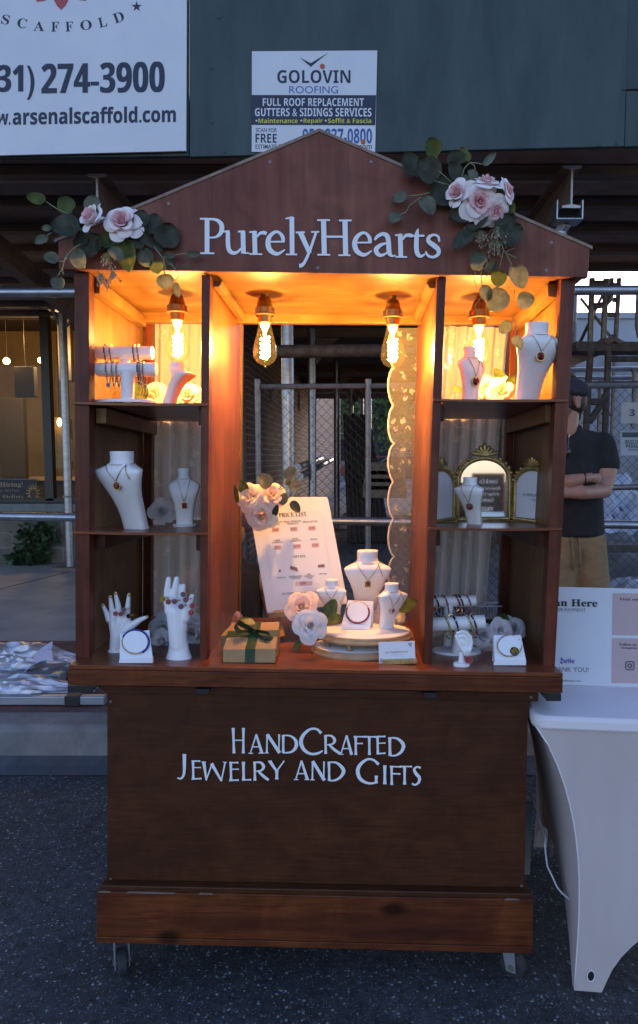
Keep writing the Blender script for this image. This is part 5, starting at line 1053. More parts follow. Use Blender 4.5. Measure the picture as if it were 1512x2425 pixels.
h2_, kh2 = hand('display_hand', 'white upright mannequin hand on a flared base covered in rose rings',
    [(1075, 1990, 0, 78, 1068, 1850, 0, 80), (1068, 1850, 0, 80, 1050, 1700, 0, 78), (1075, 1850, 0, 78, 1100, 1690, 10, 66), (985, 1640, 0, 34, 982, 1530, 0, 30), (982, 1530, 0, 30, 992, 1430, -6, 22), (1035, 1640, 0, 36, 1045, 1530, -4, 31), (1045, 1530, -4, 31, 1060, 1428, -10, 22), (1075, 1640, 20, 28, 1080, 1550, 20, 24), (1080, 1550, 20, 24, 1090, 1485, 16, 18), (1115, 1650, 20, 28, 1112, 1560, 16, 25), (1112, 1560, 16, 25, 1119, 1485, 10, 19), (1125, 1760, -16, 46, 1165, 1650, -30, 32), (1165, 1650, -30, 32, 1190, 1572, -34, 20), (1010, 1700, 0, 52, 1000, 1640, 0, 44)], ZL, 2.16, 1.96, dict(base=(1080, 2118), cone=[(118, 0), (120, 6), (106, 40), (90, 90), (82, 140), (78, 165), (60, 180)]))
def ring(zf_, rz, x, y, Y, r, mat, label, tilt=0):
    k = Y / F / (rz * 1.6495); c = pz(zf_, x, y, Y - .006); o = thing('rose_ring', label, 'ring', c, 'rose rings on the mannequin hands')
    MB().tube([c + V((.010 * math.cos(a) + .004, .010 + .010 * math.sin(a), .002 * math.cos(a))) for a in [i * .2618 for i in range(24)]], .0011, 6, True).build('band', M['gold'], o, 180)
    q = MB(); mini_rose(q, c, r * k, (0.05, -1, .15)); q.build('rose_head', M[mat], o, 60)
for x, y, mt, lb in ((545, 1722, 'pink_resin', 'coral rose ring on the ring finger of the spread hand'), (590, 1724, 'pink_resin', 'coral rose ring on the middle finger of the spread hand'), (616, 1688, 'lilac_resin', 'dusky rose ring set high beside the index finger of the spread hand'), (655, 1742, 'plum_resin', 'dark plum rose ring on the spread hand nearest its thumb')): ring(ZL, 2.16, x, y, Yh - .018, 21, mt, lb)
for x, y, mt, lb in ((943, 1598, 'yellow_resin', 'yellow rose ring on the upright hand'), (990, 1622, 'pink_resin', 'orange pink rose ring next to the yellow one on the upright hand'), (1043, 1620, 'lilac_resin', 'lilac rose ring in the centre of the upright hand'), (1115, 1560, 'lilac_resin', 'topmost lilac rose ring on the upright hand'), (1137, 1605, 'lilac_resin', 'lilac rose ring just under the topmost one on the upright hand'), (1098, 1662, 'lilac_resin', 'lowest lilac rose ring on the palm of the upright hand'), (1192, 1655, 'pink_resin', 'bright pink rose ring on the thumb of the upright hand'), (1183, 1714, 'pink_resin', 'bright pink rose ring lowest on the thumb of the upright hand')): ring(ZL, 2.16, x, y, 1.96 - .03, 25, mt, lb)
for x, y, Y, r_, lb in ((960, 1850, 2.2, .045, 'greyish fabric rose behind the upright hand, upper of two'), (950, 1960, 2.12, .036, 'greyish fabric rose low behind the upright hand')): shelf_rose(pz(ZL, x, y, Y), r_, (-.2, -1, .3), ('rose_white', 'rose_white'), lb)
shelf_rose(pz(ZL, 1190, 1880, 2.16), .055, (.2, -1, .2), ('rose_white', 'rose_white'), 'large greyish fabric rose between the upright hand and the inner post')
def bcard(zf_, rz, q, lip, key, label, disc, cols, label2, charm=None):
    """sloping jewellery card with a front lip, and the bracelet lying on its round boss"""
    (x0, y0), (x1, y1), (x2, y2), (x3, y3) = q     # TL TR BR BL
    b = sit(key, *zf_((x2 + x3) / 2, lip)); Y = b.y; k = Y / F / (rz * 1.6495); dz = (min(y2, y3) - max(y0, y1)) * k * .45
    o = thing('bracelet_card', label, 'jewellery stand', b, 'sloping white bracelet stands')
    tl, tr, br, bl = pz(zf_, x0, y0, Y + dz), pz(zf_, x1, y1, Y + dz), pz(zf_, x2, y2, Y), pz(zf_, x3, y3, Y)
    n = (br - bl).cross(tl - bl).normalized(); n = n if n.y < 0 else -n
    MB().prism([bl, br, tr, tl], -n * .004).build('sloping_face', M['card_white'], o, bevel=.0008)
    l0, l1 = pz(zf_, x3 - 6, lip, Y - .004), pz(zf_, x2, lip, Y - .004)
    MB().prism([l0, l1, br + n * .003, bl + n * .003], (0, .012, 0)).build('front_lip', M['card_white'], o, bevel=.0008)
    bk = tl - V((0, -.004, 0)); 
    MB().prism([tl + V((0, .004, 0)), tr + V((0, .004, 0)), V((tr.x, tr.y + .01, b.z)), V((tl.x, tl.y + .01, b.z))], (0, .004, 0)).build('rear_leg', M['card_white'], o)
    cx, cy, rx, ry = disc
    def on(x, y, lift=0): return hit(*zf_(x, y), bl, n) + n * lift
    m_ = MB(); N = 36; top = [on(cx + .93 * rx * math.cos(i * 2 * math.pi / N), cy + .93 * ry * math.sin(i * 2 * math.pi / N), .006) for i in range(N)]
    m_.prism(top, -n * .0055).build('round_boss', M['card_white'], o, bevel=.0008)
    ob = thing('card_bracelet', label2, 'bracelet', on(cx, cy + ry))
    pts = [on(cx + 1.02 * rx * math.cos(i * 2 * math.pi / 60), cy + 1.02 * ry * math.sin(i * 2 * math.pi / 60), .0035) for i in range(60)]
    for nm, mt, i0, i1, rad in cols: MB().tube([pts[i % 60] for i in range(i0, i1 + 1)], rad, 7).build(nm, M[mt], ob, 180)
    bd = MB()
    for i in range(0, 60, 6): bd.ball(pts[i] + n * .001, .0018, 6)
    bd.build('gold_bead', M['gold'], ob, 180)
    if charm:
        c = on(charm[0], charm[1], .006); MB().lathe([(charm[2] * k, -.002), (charm[2] * k, .002), (charm[2] * k * .8, .003), (.0004, .0035)], c, n, 24).build('charm_stone', M['black_resin'], ob, 40); MB().tube([c + (pts[0] - pts[30]).normalized() * charm[2] * k * math.cos(a) + n.cross((pts[0] - pts[30]).normalized()) * charm[2] * k * math.sin(a) for a in [i * .2618 for i in range(24)]], .001, 5, True).build('charm_rim', M['gold'], ob, 60)
        for dx, dy in ((-.4, 0), (.4, .1), (0, -.45)):
            q_ = MB(); mini_rose(q_, c + V((dx * charm[2] * k, 0, -dy * charm[2] * k)) + n * .003, charm[2] * k * .42, n); q_.build('charm_rose', M['yellow_resin'], ob, 60)
    return o
bcard(ZL, 2.16, ((582, 1893), (825, 1864), (857, 2092), (578, 2108)), 2140, 'C', 'sloping white card holding a blue bracelet before the spread hand', (716, 1962, 112, 100), (('blue_cord', 'cord_blue', 34, 70, .0026), ('chain', 'gold', 10, 34, .0014)), 'blue beaded bracelet with gold chain lying on the left card')
# ---- centre: price board on an easel
ez = thing('easel', 'small wooden table easel carrying the tilted price list', 'easel', sit('C', *ZC(450, 1400)))
bl_, br_, tr_, tl_ = P(633, 1453, 2.20), P(824, 1430, 2.20), P(776.5, 1176.5, 2.29), P(586, 1178, 2.29)
pbn = (br_ - bl_).cross(tl_ - bl_).normalized(); pbn = pbn if pbn.y < 0 else -pbn
MB().bar(pz(ZC, 392, 1243, 2.185), pz(ZC, 640, 1225, 2.185), .03, .018).build('ledge', M['easel'], ez, bevel=.001)
MB().bar(pz(ZC, 425, 1255, 2.205), pz(ZC, 452, 1402, 2.16), .016, .012, (0, 1, 0)).build('leg', M['easel'], ez, bevel=.001); MB().bar(pz(ZC, 700, 1240, 2.205), pz(ZC, 735, 1375, 2.16), .016, .012, (0, 1, 0)).build('leg', M['easel'], ez, bevel=.001)
MB().bar(pz(ZC, 560, 1000, 2.27), pz(ZC, 600, 1300, 2.45), .014, .012, (0, 1, 0)).build('rear_leg', M['easel'], ez, bevel=.001)
pbd = thing('price_board', 'white canvas price list with fabric roses on its corner, leaning on an easel', 'price board', bl_)
def rcorner(a, b, c, r, n=5):
    u = (a - b).normalized() * r; w = (c - b).normalized() * r; return [b + u * (1 - math.sin(i * math.pi / 2 / n)) + w * (1 - math.cos(i * math.pi / 2 / n)) for i in range(n + 1)]
ol = rcorner(tl_, bl_, br_, .005) + rcorner(bl_, br_, tr_, .006) + rcorner(br_, tr_, tl_, .010) + rcorner(tr_, tl_, bl_, .010)
MB().prism(ol, -pbn * .018).build('canvas', M['canvas'], pbd, bevel=.002)
def pb(x, y, lift=.0012): return hit(*PB(x, y), bl_, pbn) + pbn * lift
MB().prism([pb(390, 1520, .001), pb(1085, 1440, .001), pb(920, 425, .001), pb(215, 480, .001)], pbn * .0004).build('paper_sheet', M['paper'], pbd)
pi, pr_ = MB(), MB()
def ptx(mb, s_, x0, x1, yb, yt, sl=-.045, st='serif', lift=.0022):
    mb.text(s_, [pb(x0, yb, lift), pb(x1, yb + sl * (x1 - x0), lift), pb(x1 - .2 * (yb - yt), yt + sl * (x1 - x0), lift), pb(x0 - .2 * (yb - yt), yt, lift)], st)
ptx(pi, 'PRICE LIST', 428, 756, 518, 466)
for s_, x0, x1, yb, h in (('LARGE PENDANT', 290, 466, 590, 20), ('NECKLACE', 304, 434, 615, 20), ('SMALL PENDANT', 482, 684, 580, 20), ('NECKLACE', 524, 655, 605, 20), ('BRACELET SET', 714, 882, 582, 20), ('LARGE', 364, 444, 800, 20), ('EARRINGS', 346, 472, 825, 20), ('SMALL', 582, 662, 782, 20), ('EARRINGS', 564, 688, 806, 20), ('RINGS', 802, 878, 785, 18), ('NECKLACE', 402, 512, 1240, 18), ('PERSONALIZED', 546, 698, 1228, 18), ('POUCH BAG', 566, 684, 1248, 18), ('MINI', 756, 804, 1198, 16), ('GREETINGS', 730, 844, 1222, 18), ('CARD', 764, 820, 1242, 18), ('GIFT BOX', 902, 994, 1195, 18), ('ALL ITEMS STAINLESS STEEL- WATERPROOF', 462, 1090, 1432, 24)): ptx(pi, s_, x0, x1, yb, yb - h)
ptx(pi, 'GIFT BOX', 594, 740, 996, 968)
for x, y in ((520, 1120), (686, 1108), (852, 1094)):
    for dx, dy in ((20, 2.5), (2.5, 20)): pi.poly([pb(x - dx, y + dy), pb(x + dx, y + dy), pb(x + dx, y - dy), pb(x - dx, y - dy)])
pi.build('dark_lettering', M['ink'], pbd)
def pill(x, y, w, h):
    r_ = min(w, h) * .35; pts = []
    for sx, sy, a0 in ((1, 1, 0), (-1, 1, 90), (-1, -1, 180), (1, -1, 270)):
        for i in range(5): a = R(a0 + i * 22.5); pts.append(pb(x + sx * (w - r_) + r_ * math.cos(a), y + sy * (h - r_) + r_ * math.sin(a) - .045 * (sx * (w - r_)), .0016))
    MB().poly(pts).build('price_pill', M['blush'], pbd)
for s_, x, y in (('$30', 386, 667), ('$15', 601, 657), ('$20', 815, 647), ('$15', 413, 876), ('$10', 640, 861), ('$10', 856, 847)): pill(x, y, 44, 27); ptx(pr_, s_, x - 30, x + 32, y + 16, y - 16)
pill(720, 1300, 100, 26); ptx(pr_, '$40', 678, 752, 1318, 1280)
pr_.build('price_lettering', M['redprint'], pbd)
ph = MB()
for x, y in ((436, 1130), (606, 1116), (766, 1102), (930, 1090)): ph.poly([pb(x - 46, y + 66), pb(x + 58, y + 60), pb(x + 44, y - 70), pb(x - 60, y - 64)])
ph.build('printed_pictures', M['photo_tint'], pbd)
ph = MB(); ph.poly([pb(426, 1165, .0024), pb(448, 1164, .0024), pb(446, 1135, .0024), pb(424, 1136, .0024)]); ph.poly([pb(560, 1130, .0024), pb(655, 1160, .0024), pb(640, 1110, .0024), pb(560, 1090, .0024)]); ph.poly([pb(888, 1110, .0024), pb(968, 1105, .0024), pb(960, 1070, .0024), pb(884, 1080, .0024)]); ph.build('printed_goods', M['print_goods'], pbd)
for x, y, r_, ax, mt, lb in ((235, 430, .042, (-.35, -1, .35), ('rose_cream', 'rose_cream'), 'cream rose'), (375, 425, .040, (.35, -1, .5), ('rose_peach', 'rose_peach'), 'peach rose'), (310, 560, .044, (.05, -1, -.1), ('rose_peach', 'rose_cream'), 'open cream rose')):
    rose(pbd, 'rose', pz(ZC, x, y, 2.20), r_, ax, mt, rr_, lb)
for x0, y0, x1, y1, w_, mt in ((365, 360, 285, 270, 105, 'leaf_grey'), (470, 300, 545, 225, 85, 'leaf_grey'), (495, 350, 585, 345, 72, 'leaf_grey'), (485, 350, 500, 300, 40, 'leaf_grey'), (440, 480, 480, 400, 66, 'leaf_grey'), (515, 460, 570, 540, 66, 'leaf_dark'), (395, 560, 420, 480, 44, 'leaf_dark'), (190, 400, 165, 310, 70, 'leaf_green'), (140, 470, 120, 340, 34, 'leaf_green')):
    q = MB(); leafmesh(q, pz(ZC, x0, y0, 2.19), pz(ZC, x1, y1, 2.175), w_ / 1.779 / 1.6495 * 2.19 / F, (.1, -1, .35), rnd=rr_); q.build('leaf', M[mt], pbd, 180)
for pts in ([(400, 400), (450, 350), (485, 290)], [(400, 400), (460, 365), (520, 350)], [(490, 440), (530, 410), (548, 385)]): MB().tube([pz(ZC, x, y, 2.195) for x, y in pts], .0016, 5).build('stem', M['stem'], pbd, 180)
# ---- gift boxes
def gift(name, label, F_, B_, Yf, Yb, mats, group):
    fbl, fbr, ftr, ftl = [pz(ZC, x, y, Yf) for x, y in F_]; bl, br = [pz(ZC, x, y, Yb) for x, y in B_]
    o = thing(name, label, 'gift box', (fbl + fbr) / 2, group); dz = V((0, Yb - Yf, 0)); bbl, bbr = V((bl.x, bl.y, fbl.z)), V((br.x, br.y, fbr.z))
    m_ = MB(); m_.add([fbl, fbr, ftr, ftl, bbl, bbr, br, bl], [[0, 1, 2, 3], [5, 4, 7, 6], [1, 5, 6, 2], [4, 0, 3, 7], [3, 2, 6, 7], [4, 5, 1, 0]]); m_.build('carton', M[mats], o, bevel=.0012); return o, (ftl, ftr, br, bl, fbl, fbr)
Yg = sit('C', *ZC(220, 1582)).y
gift('gift_box', 'kraft gift box peeking out behind the ribboned one', [(22, 1500), (330, 1500), (330, 1392), (22, 1392)], [(92, 1320), (330, 1320)], Yg + .10, Yg + .19, 'kraft', 'kraft gift boxes')
gbx, (a_, b_, c_, d_, e_, f_) = gift('gift_box', 'kraft gift box tied with a dark green satin ribbon', [(40, 1580), (400, 1582), (407, 1484), (38, 1490)], [(96, 1302), (432, 1297)], Yg, Yg + .155, 'kraft', 'kraft gift boxes')
def top(u, v, l=.0008): return (a_ * (1 - u) + b_ * u) * (1 - v) + (d_ * (1 - u) + c_ * u) * v + V((0, 0, l))
def fro(u, v, l=.0008): return (e_ * (1 - u) + f_ * u) * (1 - v) + (a_ * (1 - u) + b_ * u) * v + V((0, -l, 0))
q = MB(); q.poly([fro(.42, 0), fro(.61, 0), fro(.61, 1), fro(.42, 1)]); q.poly([top(.42, -.01), top(.61, -.01), top(.63, 1), top(.45, 1)]); q.poly([top(-.005, .42, .0014), top(1.005, .42, .0014), top(1.005, .66, .0014), top(-.005, .66, .0014)]); q.build('ribbon_band', M['ribbon'], gbx)
def rib(pts, w_, ww):
    p = [V(x) for x in pts]; q_ = []
    for i in range(len(p) - 1):
        for k in range(6):
            t = k / 6; p0, p1, p2, p3 = p[max(i - 1, 0)], p[i], p[i + 1], p[min(i + 2, len(p) - 1)]; q_.append(.5 * (2 * p1 + (p2 - p0) * t + (2 * p0 - 5 * p1 + 4 * p2 - p3) * t * t + (3 * p1 - p0 - 3 * p2 + p3) * t ** 3))
    q_.append(p[-1]); n = len(q_); wd = V(ww).normalized() * w_ / 2; tw = lambda i: .25 + .75 * math.sin(math.pi * min(1, max(.06, i / (n - 1)))) ** .5
    b_ = MB(); b_.add([x + wd * tw(i) for i, x in enumerate(q_)] + [x - wd * tw(i) for i, x in enumerate(q_)], [[i, i + 1, n + i + 1, n + i] for i in range(n - 1)]); return b_.build('bow_loop', M['ribbon'], gbx, 180)
kn = top(.53, .55, .008); g = lambda x, y, dy=0: pz(ZC, x, y, kn.y + dy)
rib([kn, g(200, 1330, -.02), g(140, 1300, -.03), g(125, 1325, -.04), g(160, 1365, -.035), kn + V((0, -.004, 0))], .034, (.3, -.6, .5)); rib([kn, g(300, 1365, -.02), g(370, 1385, -.03), g(372, 1425, -.04), g(320, 1420, -.035), kn], .032, (-.3, -.7, .6))
rib([kn, g(230, 1320, .03), g(195, 1278, .05), g(170, 1265, .06)], .036, (1, .2, .1)); rib([kn, g(300, 1420, -.03), g(350, 1470, -.055), g(412, 1508, -.07)], .022, (.5, -.5, .6))
q = MB().ball(kn, .008, 10, (1, .8, .8)); q.build('knot', M['ribbon'], gbx, 180)
tp = MB(); tp.grid(lambda u, v: pz(ZC, 92 + 105 * u, 1300 - 90 * v * (math.sin(3.0 * u + .1) ** 2 + .15 * math.sin(9 * u)), Yg + .17 + .01 * math.sin(8 * u + 3 * v)), 12, 6); tag(tp.build('pink_tissue', M['pink_paper'], None, 180, origin=pz(ZC, 92, 1300, Yg + .17)), 'crumpled pink tissue paper rising behind the gift boxes', 'tissue paper')
# ---- oval stand and its busts
ob_ = sit('C', *ZC(985, 1500)); So = thing('oval_riser', 'two-tier oval wooden riser carrying three busts in the middle bay', 'display riser', ob_)
ko = ob_.y / F / (1.779 * 1.6495); ot = ob_ + V((45 * ko, 0, .066)); rx_ = 338 * ko; ry_ = .11
for c, nm in ((ob_, 'lower_tier'), (ot - V((0, 0, .022)), 'upper_tier')):
    mm = MB().lathe([(rx_ * .97, 0), (rx_, .003), (rx_, .008), (rx_ * .975, .011), (rx_ * .965, .014), (rx_ * .955, .020), (rx_ * .93, .0215)], c, n=56, sx=1, sy=ry_ / rx_).build(nm, M['stand_wood'], So, 30)
    MB().lathe([(rx_ * .925, .0212), (rx_ * .9, .0225), (.001, .0225)], c, n=48, sx=1, sy=ry_ / rx_).build('white_top', M['canvas'], mm, 40)
for dx, dy in ((-.82, -.30), (-.30, -.78), (.42, -.74), (.85, .2), (-.5, .7), (.3, .8)):
    c = ob_ + V((rx_ * dx * .88 + 22 * ko, ry_ * dy * .85, .021)); MB().lathe([(.010, 0), (.011, .003), (.006, .006), (.005, .014), (.011, .019), (.012, .024), (.006, .027)], c, n=14).build('turned_post', M['stand_wood'], So, 50)
shelves['S'] = (ot + V((0, 0, .0006)), V((0, 0, 1)))
c = hit(*ZC(1035, 1260), *shelves['S']); B7 = Bust(c, m((1262 - 775) / 1.779 / 1.6495, c.y), R(2), 'tallest white bust in the middle of the oval riser', lean=0)
B7.necklace('gold chain with a square red and yellow pendant on the tallest middle bust', .455, .0105, ('sq', 'gold', 'red_resin', 'yellow_resin'), wid=.95)
c = hit(*ZC(805, 1292), *shelves['S']); B8 = Bust(c, m((1292 - 980) / 1.779 / 1.6495, c.y), R(-4), 'small white bust in front of the price list on the oval riser', lean=-.02); B8.necklace('gold necklace with a round dark pendant on the small bust before the price list', .50, .0095, ('disc', 'black_resin', 'pink_resin'), drop=False)
c = hit(*ZC(1172, 1336), *shelves['S']); B9 = Bust(c, m((1336 - 1005) / 1.779 / 1.6495, c.y), R(22), 'small white bust at the lace side of the oval riser', lean=.06); B9.necklace('gold necklace with a round pale pendant and red rose on the bust beside the lace', .575, .0098, ('disc', 'pearl', 'red_resin'))
bcard(ZC, 1.779, ((908, 1150), (1085, 1160), (1062, 1322), (864, 1310)), 1350, 'S', 'sloping white card holding a red bracelet on the oval riser', (975, 1232, 78, 74), (('red_cord', 'cord_red', -4, 34, .0024), ('thin_chain', 'gold', 34, 56, .0010)), 'red corded bracelet lying on the card of the oval riser')
shelf_rose(pz(ZC, 645, 1325, 1.99), .043, (.15, -1, .3), ('rose_white', 'rose_white'), 'large white fabric rose leaning on the oval riser', [(pz(ZC, 740, 1290, 2.03), pz(ZC, 820, 1140, 2.05), .045, (.2, -1, .3)), (pz(ZC, 750, 1300, 2.02), pz(ZC, 866, 1270, 2.02), .045, (0, -.6, .8)), (pz(ZC, 575, 1430, 1.98), pz(ZC, 540, 1500, 1.97), .022, (-.6, -1, .2))])
shelf_rose(pz(ZC, 590, 1205, 2.08), .046, (-.1, -1, .6), ('rose_peach', 'rose_peach'), 'pale peach fabric rose behind the large white one')
shelf_rose(pz(ZC, 1195, 1255, 2.20), .048, (.3, -1, .3), ('rose_cream', 'rose_cream'), 'cream fabric rose with shiny leaf behind the bust beside the lace', [(pz(ZC, 1255, 1200, 2.16), pz(ZC, 1395, 1160, 2.12), .05, (0, -.8, .6)), (pz(ZC, 1130, 1130, 2.2), pz(ZC, 1105, 1060, 2.2), .03, (-.5, -1, .1))])
# ---- business card in its holder
cb = sit('C', *ZC(1265, 1592)); ch_ = thing('card_holder', 'slim gold wooden card holder at the front of the middle bay', 'card holder', cb)
MB().prism([pz(ZC, 1150, 1596, cb.y), pz(ZC, 1388, 1588, cb.y), pz(ZC, 1388, 1556, cb.y), pz(ZC, 1150, 1564, cb.y)], (0, .022, 0)).build('slotted_block', M['old_gold'], ch_, bevel=.001)
cd = thing('business_card', 'white business card with black flourishes in the gold holder', 'card', cb + V((0, .008, .02))); a = at(cb.y + .010, ZC)
MB().prism([a(1124, 1585), a(1378, 1575), a(1370, 1430), a(1120, 1440)], (0, .001, 0)).build('card', M['card_white'], cd)
b = MB(); b.text('www.PurelyHearts.com', [a(1168, 1522), a(1322, 1515), a(1322, 1495), a(1168, 1502)], 'serif'); b.text('HANDCRAFTED JEWELRY', [a(1205, 1532), a(1285, 1529), a(1285, 1522), a(1205, 1525)])
for cx, cy, s_ in ((1340, 1460, 1), (1142, 1560, -1)):
    b.stroke([(cx - 20 * s_, cy - 18 * s_, 2), (cx, cy - 10 * s_, 4), (cx + 10 * s_, cy - 16 * s_, 5), (cx + 4 * s_, cy - 2 * s_, 4), (cx + 8 * s_, cy + 14 * s_, 3)], a, .0004); b.stroke([(cx - 6 * s_, cy - 14 * s_, 2), (cx - 10 * s_, cy - 4 * s_, 4), (cx + 2 * s_, cy + 2 * s_, 4)], a, .0005)
b.build('lettering', M['ink'], cd)
# ---- right bay, top shelf
B4 = Bust(onshelf('R1', Z5(400, 940)[0], 2.04), m(131, 2.04), R(28), 'small white bust under the bulb of the right top bay', SMALL); B4.necklace('long gold necklace with an oval red pendant on the small bust under the bulb', .62, .0135, ('disc', 'black_resin', 'red_resin'), tch=.19)
B5 = Bust(onshelf('R1', Z5(768, 940)[0], 2.03), m(176, 2.03), R(12), 'tall white bust near the outer wall of the right top bay', lean=.05); B5.necklace('gold necklace with a round red pendant on the tall bust of the right top bay', .435, .0135, ('disc', 'black_resin', 'red_resin'))
shelf_rose(pz(Z5, 610, 905, 2.30), .047, (.1, -1, .2), ('rose_cream', 'rose_cream'), 'cream fabric rose between the two busts of the right top bay', [(pz(Z5, 650, 850, 2.30), pz(Z5, 560, 745, 2.30), .04, (0, -1, .3)), (pz(Z5, 660, 870, 2.29), pz(Z5, 680, 780, 2.28), .035, (.3, -1, .3)), (pz(Z5, 340, 900, 2.3), pz(Z5, 285, 860, 2.3), .025, (-.3, -1, .5))])
shelf_rose(pz(Z5, 515, 895, 2.36), .045, (-.3, -1, .2), ('rose_peach', 'rose_cream'), 'peach fabric rose tucked behind the small bust of the right top bay')
# ---- right bay, middle shelf: folding mirror
tm = thing('folding_mirror', 'antique gold three-panel mirror with white cards in its side panels', 'mirror', sit('R2', *ZR(490, 738)))
def arch(bl, br, hpx, spring, inner, fmat, name, crest, up=V((0, 0, 1))):
    w = br - bl; W_ = w.length; w = w / W_; n = w.cross(up).normalized(); n = n if n.y < 0 else -n; H = hpx; hs = H - W_ / 2 * spring
    def ol(t, ins=0):   # outline from bottom left, up, over the arch, down
        N = 24; a = ins; pts = [bl + w * a + up * a]; pts += [bl + w * a + up * (a + (hs - a) * k / 6) for k in range(1, 6)]
        for k in range(N + 1):
            an = math.pi * (1 - k / N); pts.append(bl + w * (W_ / 2 + (W_ / 2 - a) * math.cos(an)) + up * (hs + (H - hs - a) * math.sin(an)))
        pts += [bl + w * (W_ - a) + up * (a + (hs - a) * k / 6) for k in range(5, -1, -1)]; return pts
    o1 = ol(0, .006); f = MB(); f.tube(o1, .0062, 8, True); f.tube([p + n * .003 for p in ol(0, .0125)], .0022, 6, True)
    pe = ol(0, .0005); 
    for i in range(len(pe)):
        p, q_ = pe[i], pe[(i + 1) % len(pe)]; L = (q_ - p).length; k = max(1, int(L / .009))
        for j in range(k): f.ball(p + (q_ - p) * (j / k) + n * .003, .0032, 6)
    frm = f.build(name, M['old_gold'], tm, 50)
    fill = [p - n * .001 for p in ol(0, .012)]; MB().prism(fill, -n * .002).build('mirror_glass' if inner == 'mirror' else 'panel_card', M[inner], tm)
    c = bl + w * W_ / 2 + up * (H + .002); q_ = MB()
    for ang, L, r_ in ((0, .024, .006), (28, .022, .0055), (-28, .022, .0055), (55, .022, .005), (-55, .022, .005), (78, .03, .005), (-78, .03, .005)):
        d = up * math.cos(R(ang)) + w * math.sin(R(ang)); L *= crest; capsule(q_, c + n * .004, .004 * crest, c + d * L + n * .003, r_ * crest, 8)
    for sg in (-1, 1):
        for an in (35, 50, 62, 75): 
            x = bl + w * (W_ / 2 + sg * W_ / 2 * math.sin(R(an))) + up * (hs + (H - hs) * math.cos(R(an)) + .003); q_.ball(x + n * .004, .0062 * crest, 8)
    q_.build('crest', M['old_gold'], frm, 60); return n
Ym = sit('R2', *ZR(490, 738)).y; Yo = Ym - .115
k_ = Ym / F / (1.6913 * 1.6495)
def zr(x, y, Y): return pz(ZR, x, y, Y)
arch(zr(307, 738, Ym), zr(671, 735, Ym), (737 - 308) * k_, .86, 'mirror', 'old_gold', 'mirror_frame', 1.35)
nr_ = arch(zr(682, 735, Ym), zr(938, 762, Yo), (748 - 372) * k_ * .97, .9, 'card_white', 'old_gold', 'side_frame', 1.0)
arch(zr(98, 768, Yo), zr(300, 735, Ym), (748 - 372) * k_ * .97, .9, 'card_white', 'old_gold', 'side_frame', 1.0)
pn0 = zr(682, 735, Ym); b = MB()
for s_, x0, x1, yb, yt in (('A MIRROR NEVER', 750, 912, 580, 560), ('LIES.', 808, 850, 610, 593)): b.text(s_, [hit(*ZR(x, y), pn0, nr_) + nr_ * .001 for x, y in ((x0, yb - 8), (x1, yb), (x1, yt), (x0, yt - 8))])
b.build('lettering', M['greyink'], tm)
c = sit('R2', *ZR(432, 757)); B6 = Bust(c, m((758 - 445) / 1.6913 / 1.6495, c.y), R(-33), 'small white bust in front of the folding gold mirror', lean=-.09); B6.necklace('gold necklace with an oval dark pendant on the bust before the mirror', .60, .0105, ('disc', 'plum_resin', 'pink_resin'), drop=False)
# ---- right bay, counter
dsc = sit('C', *ZR(300, 1600)); YR = dsc.y
tbar('bracelet_stand', 'white two-bar bracelet stand full of corded bracelets in the right lower bay', ZR, [(120, 1272, 438, 1262, 37, .05), (100, 1424, 497, 1402, 46, -.04)], [(258, 1280, 250, 1590, 30, .05), (350, 1410, 320, 1605, 42, -.03)], (310, 1604, 168), YR, 1.6913)
for x, y, c, ch, lb in ((162, 1228, 'black', ('gold', 'pink_resin', 22, .0085), 'black beaded bracelet against the inner post on the upper right bar'), (222, 1224, 'pink', ('black_resin', 'pink_resin', 26, .0095), 'braided pink bracelet second from the post on the upper right bar'), (300, 1222, 'red', None, 'braided bright red bracelet in the middle of the upper right bar'), (322, 1222, 'wine', ('gold', 'red_resin', 25, .009), 'wine red bracelet right beside the bright red one on the upper right bar'), (372, 1222, 'pink', ('black_resin', 'pink_resin', 27, .0095), 'pink bracelet nearest the outer end of the upper right bar')):
    bracelet(ZR, x, y, YR + .05, 1.6913, 140, .024, c, lb, ch, 30, .0026)
for x, y, c, ch, lb in ((232, 1366, 'yellow', ('black_resin', 'yellow_resin', 18, .0095), 'yellow bracelet nearest the inner post on the lower right bar'), (285, 1362, 'black', ('gold', 'pink_resin', 14, .0095), 'black bracelet with a pink charm on the lower right bar'), (378, 1362, 'yellow', ('black_resin', 'yellow_resin', 20, .0095), 'yellow bracelet beside a wine one on the lower right bar'), (405, 1360, 'wine', None, 'wine bracelet nearest the outer end of the lower right bar')):
    bracelet(ZR, x, y, YR - .04, 1.6913, 150, .029, c, lb, ch, 30, .0028)
eb = sit('C', *ZR(345, 1692)); ke = eb.y / F / (1.6913 * 1.6495); eo = thing('display_ear', 'white display ear on a small stand wearing a pink rose earring', 'display ear', eb)
MB().lathe([(55 * ke, 0), (55 * ke, 20 * ke), (50 * ke, 24 * ke), (.001, 24 * ke)], eb, n=32, sx=1, sy=.7).build('base_disc', M['porcelain'], eo, 40)
MB().tube([eb + V((0, .004, 20 * ke)), pz(ZR, 345, 1600, eb.y + .006)], [22 * ke, 14 * ke], 12).build('stem', M['porcelain'], eo, 40)
eY = eb.y - .004; ew = MB(); E_ = lambda x, y, d=0: pz(ZR, x, y, eY + d * ke)
ol_ = [(318, 1478), (345, 1466), (378, 1474), (402, 1500), (411, 1535), (407, 1572), (396, 1600), (384, 1618), (370, 1612), (350, 1585), (332, 1552), (316, 1520), (308, 1496)]
for i in range(len(ol_) - 1): capsule(ew, E_(*ol_[i]), 11 * ke, E_(*ol_[i + 1]), 11 * ke, 8)
